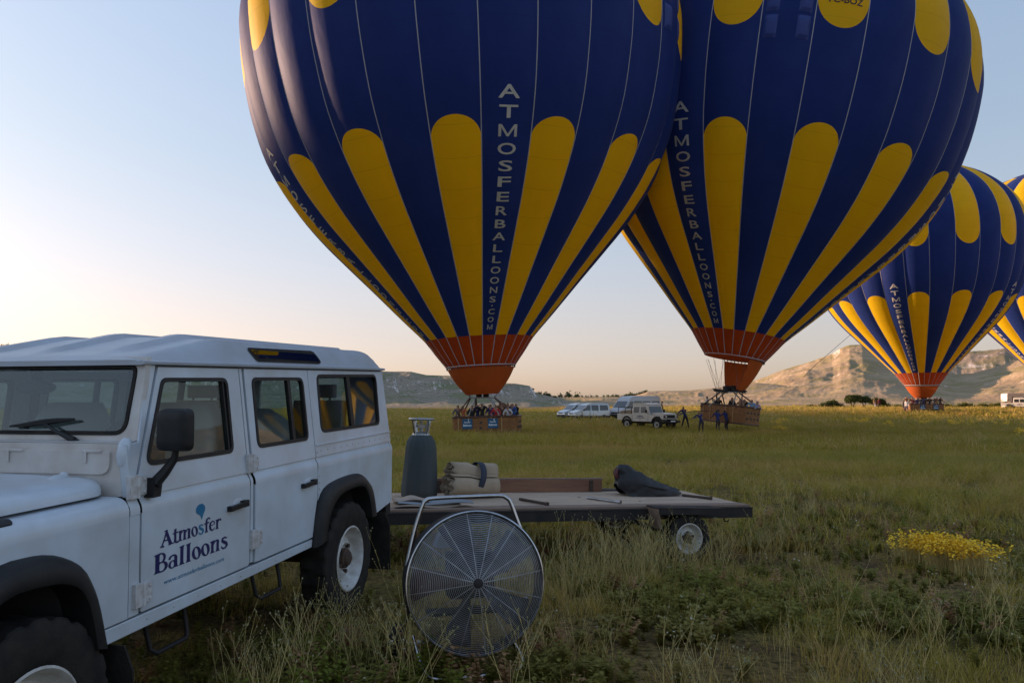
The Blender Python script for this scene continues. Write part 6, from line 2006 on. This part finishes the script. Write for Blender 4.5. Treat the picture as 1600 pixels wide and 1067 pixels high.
def plant(name, label, loc, blobs, n, size, mat, seed, trunk=None, group=None, cat='bush'):
    root = thing(name, label, cat, loc, (0, 0, 0), group)
    vs, fs = leafy(n, blobs, size, seed)
    me = bpy.data.meshes.new('crown'); me.from_pydata([tuple(v) for v in vs], [], fs); me.materials.append(mat)
    link('crown', me, root)['kind'] = 'stuff'
    if trunk:
        d = MB()
        for pts, r in trunk: d.tube(pts, r, 7)
        d.build('trunk', M['bark'], root, 60)['kind'] = 'stuff'
    else:
        d = MB()
        for k in range(5):
            a = k * 1.3; d.tube([(0, 0, -.1), (.3 * math.cos(a), .3 * math.sin(a), .35), (.7 * math.cos(a), .7 * math.sin(a), .7)], [.05, .04, .02], 5)
        d.build('stem', M['bark'], root, 60)['kind'] = 'stuff'
    return root
GT = 'trees and bushes at the far side of the meadow'
def bl(cx, cy, cz, sx, sy, sz): return (cx, cy, cz, sx, sy, sz)
plant('bush', 'broad dark green bush left of the far trees', put(1299, 644, 128), [bl(-1.0, 0, .55, 1.1, .9, .55), bl(.3, 0, .75, 1.0, .9, .8), bl(1.3, .1, .5, .8, .8, .5), bl(-.2, .2, 1.0, .6, .6, .4)], 2600, .13, M['leaf_dark'], 1, None, GT)
for i, (px, Y, sc_, lb) in enumerate(((1331, 126, 1.0, 'bushy tree with low crown, left of the three far trees'), (1349, 128, 1.05, 'tallest of the three far trees with two trunks'), (1370, 130, .78, 'smaller tree on the right of the far trees above two people'))):
    rd = random.Random(20 + i)
    bs = [bl(rd.uniform(-1.0, 1.0) * sc_, rd.uniform(-.7, .7), (1.55 + rd.uniform(-.15, .55)) * sc_, rd.uniform(.5, .9) * sc_, .7 * sc_, rd.uniform(.32, .5) * sc_) for _ in range(8)]
    tr = [([(0, 0, -.1), (.05, 0, .6), (-.15, 0, 1.2 * sc_), (-.6, 0, 1.7 * sc_)], [.11, .09, .07, .03]), ([(.35, .1, -.1), (.35, .1, .7), (.6, 0, 1.2 * sc_), (.9, 0, 1.7 * sc_)], [.09, .07, .05, .02])]
    plant('tree', lb, put(px, 644, Y), bs, 2800, .13, M['leaf_dark'], 30 + i, tr, GT, 'tree')
for i, (px, Y, w, h, lb) in enumerate(((1382, 134, 1.0, 1.0, 'small yellow green bush right of the far trees'), (1402, 132, .8, .7, 'small low bush left of the distant basket'), (1479, 132, 1.1, .85, 'first yellow green bush right of the distant basket'), (1507, 134, 1.5, 1.05, 'rounded yellow green bush, second right of the distant basket'), (1536, 134, 1.4, .85, 'wide low yellow green bush, third right of the distant basket'), (1561, 136, 1.5, .9, 'yellow green bush left of the white coach'), (1578, 138, 1.0, .8, 'narrow bush touching the back of the white coach'), (1268, 150, 1.2, .7, 'low grey green bush far left of the dark bush'))):
    plant('bush', lb, put(px, 643, Y), [bl(-.5 * w, 0, .5 * h, .7 * w, .7, .5 * h), bl(.5 * w, .1, .55 * h, .75 * w, .7, .55 * h), bl(0, 0, .8 * h, .6 * w, .6, .4 * h)], 1300, .13, M['leaf_olive'], 50 + i, None, GT)
# scrub along the far ridge, read as one mass
vs = []; fs = []
rd = np.random.default_rng(77)
for k in range(130):
    px = rd.uniform(832, 1010) if k < 105 else rd.uniform(0, 60)
    ridge = float(np.interp(px, [p[0] for p in left_px], [p[1] for p in left_px])) if px < 870 else float(np.interp(px, [p[0] for p in mid_px], [p[1] for p in mid_px]))
    Yd = (546 if px < 890 else 755)
    p = at(px, ridge + rd.uniform(-.2, 2.0), Yd)
    sc_ = rd.uniform(.6, 1.5) * (Yd / 600) * (1.7 if rd.random() < .12 else 1)
    v2, f2 = leafy(40, [bl(0, 0, .6 * sc_, .9 * sc_, .9 * sc_, .8 * sc_)], .38 * sc_, int(k + 900))
    o = len(vs); vs += [v + np.array(p) for v in v2]; fs += [tuple(i + o for i in f) for f in f2]
me = bpy.data.meshes.new('ridge_scrub'); me.from_pydata([tuple(v) for v in vs], [], fs); me.materials.append(M['leaf_dark'])
tag(link('ridge_scrub', me), 'dark scrub dotted along the skyline of the low far ridge', 'scrub', None, 'stuff')
# ------------------------------------------------------------------ grass and weeds
def blade_mat(name, c1, c2, c3, tr=.35, green=(.14, .185, .025)):
    m, nt, b, N, L = nmat(name)
    geo = N.new('ShaderNodeNewGeometry'); oi = N.new('ShaderNodeObjectInfo')
    P = geo.outputs['Position']
    c = mixrgb(N, L, oi.outputs['Random'], c1, c2)
    f = noise_fac(N, L, mapped(N, L, P, (.7, 1.4, 0)), .22, .50, .60)
    f2 = N.new('ShaderNodeMath'); f2.operation = 'MULTIPLY'; f2.inputs[1].default_value = .75; L.new(f, f2.inputs[0])
    c = mixrgb(N, L, f2.outputs[0], c, c3)
    g = noise_fac(N, L, mapped(N, L, P, (.6, 1.3, 0), (31, 17, 0)), .13, .50, .60)
    g2 = N.new('ShaderNodeMath'); g2.operation = 'MULTIPLY'; g2.inputs[1].default_value = .55; L.new(g, g2.inputs[0])
    c = mixrgb(N, L, g2.outputs[0], c, green)
    c = mixrgb(N, L, noise_fac(N, L, P, 40, .35, .7), c, tuple(v * 1.35 for v in c2))
    L.new(c, b.inputs['Base Color']); b.inputs['Roughness'].default_value = .6; b.inputs['Specular IOR Level'].default_value = .25
    tl = N.new('ShaderNodeBsdfTranslucent'); L.new(c, tl.inputs[0])
    mx = N.new('ShaderNodeMixShader'); mx.inputs[0].default_value = tr + .1
    L.new(b.outputs[0], mx.inputs[1]); L.new(tl.outputs[0], mx.inputs[2]); L.new(mx.outputs[0], nt.nodes['Material Output'].inputs[0])
    return m
M['grass_green'] = blade_mat('grass_green', (0.24, 0.225, 0.030), (0.37, 0.30, 0.050), (0.58, 0.33, 0.13))
M['grass_dry'] = blade_mat('grass_dry', (0.42, 0.29, 0.10), (0.52, 0.37, 0.15), (0.42, 0.23, 0.09))
M['herb_leaf'] = blade_mat('herb_leaf', (0.14, 0.15, 0.028), (0.23, 0.21, 0.042), (0.32, 0.21, 0.07))
M['herb_brown'] = blade_mat('herb_brown', (0.24, 0.13, 0.06), (0.34, 0.19, 0.09), (0.38, 0.20, 0.09), .2, (.14, .09, .04))
M['herb_lime'] = blade_mat('herb_lime', (0.14, 0.17, 0.02), (0.20, 0.22, 0.03), (0.24, 0.20, 0.04))
M['weed_stalk'] = blade_mat('weed_stalk', (0.40, 0.32, 0.12), (0.52, 0.42, 0.17), (0.42, 0.29, 0.12), .1)
M['seed_head'] = pm('seed_head', (0.26, 0.24, 0.12), .8)
M['petal_yellow'] = pm('petal_yellow', (0.90, 0.60, 0.010), .6, col2=(0.80, 0.48, 0.01), scale=30)
M['petal_white'] = pm('petal_white', (0.70, 0.70, 0.66), .6)

def proto(name, mb, mats):
    me = mb.mesh(name, mats, 0, fix=False)
    o = bpy.data.objects.new(name, me)
    return o
def blade(mb, x, y, h, az, bend, w, m=0, seg=3):
    ca, sa = math.cos(az), math.sin(az)
    vs = []; fs = []
    for k in range(seg + 1):
        t = k / seg
        d = bend * h * t ** 1.8; z = h * (t - .32 * bend * t ** 2.2)
        ww = w * (1 - t ** 1.6) * .5
        cx, cy = x + ca * d, y + sa * d
        if k < seg: vs += [(cx - sa * ww, cy + ca * ww, z), (cx + sa * ww, cy - ca * ww, z)]
        else: vs.append((cx, cy, z))
    for k in range(seg - 1): fs.append((2 * k, 2 * k + 1, 2 * k + 3, 2 * k + 2))
    fs.append((2 * seg - 2, 2 * seg - 1, 2 * seg))
    mb.add(vs, fs, m)
def tuft(seed, n, rad, h0, h1, w, dry, b0=.2, b1=.9):
    rd = random.Random(seed); mb = MB()
    for _ in range(n):
        a = rd.uniform(0, 2 * PI); r = rad * math.sqrt(rd.random())
        az = a + rd.uniform(-.9, .9)
        blade(mb, r * math.cos(a), r * math.sin(a), rd.uniform(h0, h1), az, rd.uniform(b0, b1), w * rd.uniform(.7, 1.3), 1 if rd.random() < dry else 0)
    return mb
def herb(seed, n, h):
    rd = random.Random(seed); mb = MB()
    for s in range(n):
        a = rd.uniform(0, 2 * PI); hh = h * rd.uniform(.5, 1); le = rd.uniform(.1, .5)
        top = Vector((math.cos(a) * le * hh, math.sin(a) * le * hh, hh))
        for k in range(9):
            p = top * (k + 1) / 9; q = rd.uniform(0, 2 * PI); l = rd.uniform(.014, .032); d = Vector((math.cos(q), math.sin(q), rd.uniform(-.1, .6))).normalized(); sd = d.cross(Vector((0, 0, 1))).normalized() * l * .42
            mb.add([p, p + d * l * .5 + sd, p + d * l, p + d * l * .5 - sd], [(0, 1, 2, 3)], 0)
        blade(mb, 0, 0, hh, a, le, .004, 0)
    return mb
def stalks(seed, n, h0, h1, heads=True, spread=.12):
    """dry branching weed: thin ribs with side twigs and small seed heads"""
    rd = random.Random(seed); mb = MB()
    def twig(p, d, l, r, lev):
        q = [p]; dd = d.copy()
        for k in range(3):
            dd = (dd + Vector((rd.uniform(-.12, .12), rd.uniform(-.12, .12), .05))).normalized(); q.append(q[-1] + dd * l / 3)
        mb.tube(q, [r, r * .85, r * .7, r * .5], 3, 0, cap=False)
        if lev < 2:
            for k in range(rd.randint(1, 3)):
                t = rd.uniform(.4, .95); b0 = q[0].lerp(q[-1], t); a = rd.uniform(0, 2 * PI)
                twig(b0, (dd * .9 + Vector((math.cos(a), math.sin(a), .25)) * .55).normalized(), l * rd.uniform(.28, .5), r * .65, lev + 1)
        if heads and (lev or rd.random() < .5):
            e = q[-1]; s = rd.uniform(.004, .0075)
            mb.add([e + Vector((0, 0, s * 1.3)), e + Vector((s, 0, 0)), e + Vector((-s * .5, s * .87, 0)), e + Vector((-s * .5, -s * .87, 0)), e + Vector((0, 0, -s))], [(0, 1, 2), (0, 2, 3), (0, 3, 1), (4, 2, 1), (4, 3, 2), (4, 1, 3)], 1)
    for _ in range(n):
        a = rd.uniform(0, 2 * PI); le = rd.uniform(.05, .42)
        twig(Vector((rd.uniform(-spread, spread), rd.uniform(-spread, spread), 0)), Vector((math.cos(a) * le, math.sin(a) * le, 1)).normalized(), rd.uniform(h0, h1), rd.uniform(.0017, .0027), 0)
    return mb

GR = [M['grass_green'], M['grass_dry']]
P_NEAR = [proto('grass_tuft', tuft(100 + i, 34, .13, .07, .21 + .03 * (i % 3), .0042, (.2, .4, .6, .3, .75, .25)[i]), GR) for i in range(6)]
P_MID = [proto('grass_tuft', tuft(200 + i, 40, .26, .10, .30, .009, (.08, .20, .40, .15)[i], .45, 1.35), GR) for i in range(4)]
P_FAR = [proto('grass_tuft', tuft(300 + i, 46, .60, .14, .40, .026, (.06, .18, .32)[i], .5, 1.4), GR) for i in range(3)]
P_VFAR = [proto('grass_tuft', tuft(350 + i, 50, 1.5, .16, .42, .065, (.06, .22)[i], .5, 1.4), GR) for i in range(2)]
P_HERB = [proto('herb', herb(400 + i, 11, .10 + .03 * i), [M[('herb_leaf', 'herb_leaf', 'herb_brown', 'herb_lime', 'herb_leaf')[i]]]) for i in range(5)]
P_STALK = [proto('weed', stalks(500 + i, 4 + i % 3, .28, .56), [M['weed_stalk'], M['seed_head']]) for i in range(6)]
P_TALL = [proto('tall_grass', tuft(600 + i, 22, .10, .25, .50, .0042, .75, .15, .6), GR) for i in range(3)]

def scatter(name, label, pts, rot, scl, idx, protos, kind='stuff'):
    me = bpy.data.meshes.new(name)
    me.from_pydata([tuple(p) for p in pts], [], [])
    a = me.attributes.new('rot', 'FLOAT_VECTOR', 'POINT'); a.data.foreach_set('vector', np.asarray(rot, np.float32).reshape(-1))
    a = me.attributes.new('scl', 'FLOAT', 'POINT'); a.data.foreach_set('value', np.asarray(scl, np.float32))
    a = me.attributes.new('idx', 'INT', 'POINT'); a.data.foreach_set('value', np.asarray(idx, np.int32))
    o = link(name, me)
    col = bpy.data.collections.new(name + '_kinds')
    for p in protos: col.objects.link(p)
    ng = bpy.data.node_groups.new(name, 'GeometryNodeTree')
    ng.interface.new_socket('Geometry', in_out='INPUT', socket_type='NodeSocketGeometry')
    ng.interface.new_socket('Geometry', in_out='OUTPUT', socket_type='NodeSocketGeometry')
    n = ng.nodes; l = ng.links
    gi = n.new('NodeGroupInput'); go = n.new('NodeGroupOutput')
    mp = n.new('GeometryNodeMeshToPoints')
    ci = n.new('GeometryNodeCollectionInfo'); ci.inputs['Collection'].default_value = col; ci.inputs['Separate Children'].default_value = True; ci.inputs['Reset Children'].default_value = True
    ip = n.new('GeometryNodeInstanceOnPoints'); ip.inputs['Pick Instance'].default_value = True
    def attr(nm, dt):
        q = n.new('GeometryNodeInputNamedAttribute'); q.data_type = dt; q.inputs['Name'].default_value = nm
        return [s for s in q.outputs if s.enabled and s.name == 'Attribute'][0]
    l.new(gi.outputs[0], mp.inputs[0]); l.new(mp.outputs[0], ip.inputs['Points']); l.new(ci.outputs[0], ip.inputs['Instance'])
    l.new(attr('idx', 'INT'), ip.inputs['Instance Index']); l.new(attr('rot', 'FLOAT_VECTOR'), ip.inputs['Rotation']); l.new(attr('scl', 'FLOAT'), ip.inputs['Scale'])
    l.new(ip.outputs[0], go.inputs[0])
    md = o.modifiers.new('scatter', 'NODES'); md.node_group = ng
    return tag(o, label, None, None, kind)
gr = np.random.default_rng(21)
def wedge(r0, r1, dens, half=46):
    n = int(dens * .5 * (r1 * r1 - r0 * r0) * math.radians(2 * half))
    r = np.sqrt(gr.uniform(r0 * r0, r1 * r1, n)); a = np.radians(gr.uniform(-half, half, n))
    return r * np.sin(a), r * np.cos(a)
def car_local(x, y):
    dx = x - CAR_O.x; dy = y - CAR_O.y
    return dx * AX.x + dy * AX.y, dx * AY.x + dy * AY.y
def clear_of_wheels(x, y):
    u, v = car_local(x, y)
    k = np.ones(len(x), bool)
    for wx in (0, 2.794): k &= ~((abs(u - wx) < .22) & (abs(abs(v) - .72) < .12))
    return k
def under(x, y):
    u, v = car_local(x, y)
    a = (u > -.9) & (u < 3.75) & (abs(v) < .85)
    t = np.array([tu.x, tu.y]); q = np.array([tv.x, tv.y])
    s = (x - TL.x) * t[0] + (y - TL.y) * t[1]; w = (x - TL.x) * q[0] + (y - TL.y) * q[1]
    b = (s > -.1) & (s < TLEN + .05) & (w > -.08) & (w < TW + .1)
    f = (np.hypot(x - FC.x, y - FC.y - .12) < .42)
    return a | b, f
def spread(name, label, r0, r1, dens, protos, s0, s1, half=46, thin=None, tall=False, tilt=.12):
    x, y = wedge(r0, r1, dens, half)
    k = clear_of_wheels(x, y)
    if thin is not None: k &= gr.random(len(x)) < thin(x, y)
    un, fn = under(x, y)
    if tall: k &= ~(un | fn)
    x, y, un, fn = x[k], y[k], un[k], fn[k]
    s = gr.uniform(s0, s1, len(x)) * np.where(un, .8, 1)
    # which kind grows where follows broad patches of dry and green
    pn = fbm(x * .25 + 3, y * .18 + 8, 3)
    idx = (np.clip((pn - .3) / .4 + gr.normal(0, .28, len(x)), 0, .999) * len(protos)).astype(int)
    rot = np.stack([gr.normal(0, tilt, len(x)), gr.normal(0, tilt, len(x)), gr.uniform(0, 6.283, len(x))], -1)
    return scatter(name, label, np.stack([x, y, gz(x, y) - .01], -1), rot, s, idx, protos)
patch = lambda f, lo, hi, o: (lambda x, y: smooth(lo, hi, fbm(x * f + o, y * f * .8 - o, 4)))
spread('near_grass', 'short mixed green and dry grass of the foreground meadow', 1.6, 9.5, 120, P_NEAR, .35, .95, 50, lambda x, y: .14 + .86 * smooth(.40, .62, fbm(x * .9 + 5, y * .8 + 2, 4)))
spread('meadow_grass', 'olive meadow grass of the middle distance', 9.5, 27, 34, P_MID, .55, 1.15, 46, lambda x, y: .25 + .75 * smooth(.34, .56, fbm(x * .45 + 1, y * .3 + 7, 4)))
spread('far_grass', 'grass tufts of the farther meadow', 27, 65, 6.5, P_FAR, .55, 1.35, 45, lambda x, y: .3 + .7 * smooth(.36, .56, fbm(x * .2 + 1, y * .09 + 7, 4)))
spread('distant_grass', 'grass of the most distant meadow', 65, 190, .75, P_VFAR, .7, 1.4, 44)
spread('low_herbs', 'low dark leafy weeds between the grass', 1.8, 14, 150, P_HERB, .5, 1.5, 48, lambda x, y: (.10 + .90 * smooth(.40, .60, fbm(x * .8 + 3, y * .7 - 3, 4))) * (1 - .92 * smooth(5.5, 12.5, np.hypot(x, y))))
spread('dry_weeds', 'dry branching weed stalks with small seed heads in the foreground', 2.2, 13, 4.5, P_STALK, .55, 1.05, 48, patch(.45, .42, .62, 31), True, .1)
spread('tall_dry_grass', 'taller pale grass standing in loose clumps', 2.5, 24, 3.2, P_TALL, .55, 1.05, 46, patch(.35, .50, .64, 60), True, .1)
# weeds standing against the trailer side, the fan and the car
def cluster(name, label, spots, protos, s0, s1, jit):
    x = []; y = []
    for (px, py, Y, n) in spots:
        p = at(px, py, Y)
        x += list(p.x + gr.normal(0, jit, n)); y += list(Y + gr.normal(0, jit * .7, n))
    x = np.array(x); y = np.array(y)
    un, fn = under(x, y); k = ~(un | fn); x, y = x[k], y[k]
    rot = np.stack([gr.normal(0, .08, len(x)), gr.normal(0, .08, len(x)), gr.uniform(0, 6.283, len(x))], -1)
    scatter(name, label, np.stack([x, y, gz(x, y) - .01], -1), rot, gr.uniform(s0, s1, len(x)), gr.integers(0, len(protos), len(x)), protos)
cluster('weed_clumps', 'tall dry weeds in front of the trailer rail and around the fan and car', [(895, 880, 6.9, 10), (935, 880, 6.7, 12), (985, 880, 6.9, 12), (1020, 880, 7.2, 8), (1100, 880, 7.5, 6), (1092, 888, 7.45, 4), (1045, 890, 7.3, 5), (870, 1000, 4.6, 5), (620, 1000, 4.4, 5), (560, 950, 4.9, 5), (480, 970, 4.3, 6), (420, 980, 4.0, 5), (350, 1000, 3.6, 4), (880, 900, 5.8, 5), (800, 1040, 4.1, 4), (640, 1040, 4.1, 4), (1110, 1040, 3.5, 3), (1540, 960, 5.0, 5), (1400, 990, 4.6, 3)], [proto('weed', stalks(700 + i, 5, .30, .60), [M['weed_stalk'], M['seed_head']]) for i in range(5)], .55, 1.05, .16)
# ---- flowers
def flower(seed, n, rad, h, mat, size, stems=True):
    rd = random.Random(seed); mb = MB()
    for _ in range(n):
        a = rd.uniform(0, 6.283); r = rad * math.sqrt(rd.random()); hh = h * rd.uniform(.6, 1.1)
        x, y = r * math.cos(a), r * math.sin(a)
        if stems: blade(mb, x * .6, y * .6, hh, a, .4 * rd.random(), .003, 0, 2); x, y = x * .6 + math.cos(a) * .1 * hh, y * .6 + math.sin(a) * .1 * hh
        s = size * rd.uniform(.6, 1.2); t = Vector((rd.uniform(-.5, .5), rd.uniform(-.8, .3), 1)).normalized(); u = t.orthogonal().normalized(); w = t.cross(u)
        c = Vector((x, y, hh))
        mb.add([c] + [c + (u * math.cos(q) + w * math.sin(q)) * s * (1 if k % 2 else .62) + t * s * .25 for k, q in enumerate(np.linspace(0, 6.283, 11)[:-1])], [(0, 1 + k, 1 + (k + 1) % 10) for k in range(10)], 1)
    return proto('flower', mb, [M['weed_stalk'], mat])
FW = [flower(800 + i, 3, .10, .22, M['petal_white'], .009) for i in range(3)]
x, y = wedge(2.4, 13, 1.5, 46); un, fn = under(x, y); k = ~(un | fn); x, y = x[k], y[k]
scatter('white_wildflowers', 'tiny white wild flowers dotted through the foreground grass', np.stack([x, y, gz(x, y)], -1), np.stack([x * 0, x * 0, gr.uniform(0, 6.28, len(x))], -1), gr.uniform(.7, 1.2, len(x)), gr.integers(0, 3, len(x)), FW)
FY = [flower(820 + i, 26, (.095), .25, M['petal_yellow'], .0135) for i in range(3)]
# the bright patch at the right: a slanting drift
A_ = at(1430, 862, 8.1); B_ = at(1528, 892, 7.2)
n = 210; t = gr.random(n); x = A_.x + (B_.x - A_.x) * t + gr.normal(0, .09, n); y = A_.y + (B_.y - A_.y) * t + gr.normal(0, .10, n)
scatter('yellow_flower_patch', 'bright yellow drift of wild flowers in the grass at the right', np.stack([x, y, gz(x, y) + .02], -1), np.stack([gr.normal(0, .1, n), gr.normal(0, .1, n), gr.uniform(0, 6.28, n)], -1), gr.uniform(.8, 1.15, n), gr.integers(0, 3, n), FY)
FYF = [flower(840 + i, 40, .35, .40, M['petal_yellow'], .045) for i in range(2)]
x = []; y = []
for (px, py, m_, w) in ((1090, 664, 6, 8), (1180, 668, 5, 20), (1225, 672, 5, 14), (1348, 671, 9, 12), (1390, 676, 5, 8), (1443, 672, 5, 8), (1488, 675, 6, 5), (1510, 674, 9, 14), (1570, 675, 6, 22), (1595, 695, 5, 6), (1220, 684, 3, 10), (1330, 669, 4, 20), (1155, 665, 3, 12), (1075, 668, 3, 6)):
    for _ in range(m_):
        q = px + gr.normal(0, w * .6); Y_ = (CAMZ + .75) * FPX / max(8, (py - 628)) * gr.uniform(.93, 1.07)
        p = at(q, py, Y_); x.append(p.x); y.append(Y_)
x = np.array(x); y = np.array(y)
scatter('far_yellow_flowers', 'scattered clumps of yellow flowers across the far meadow', np.stack([x, y, gz(x, y) + .08], -1), np.zeros((len(x), 3)), gr.uniform(.6, 1.1, len(x)), gr.integers(0, 2, len(x)), FYF)
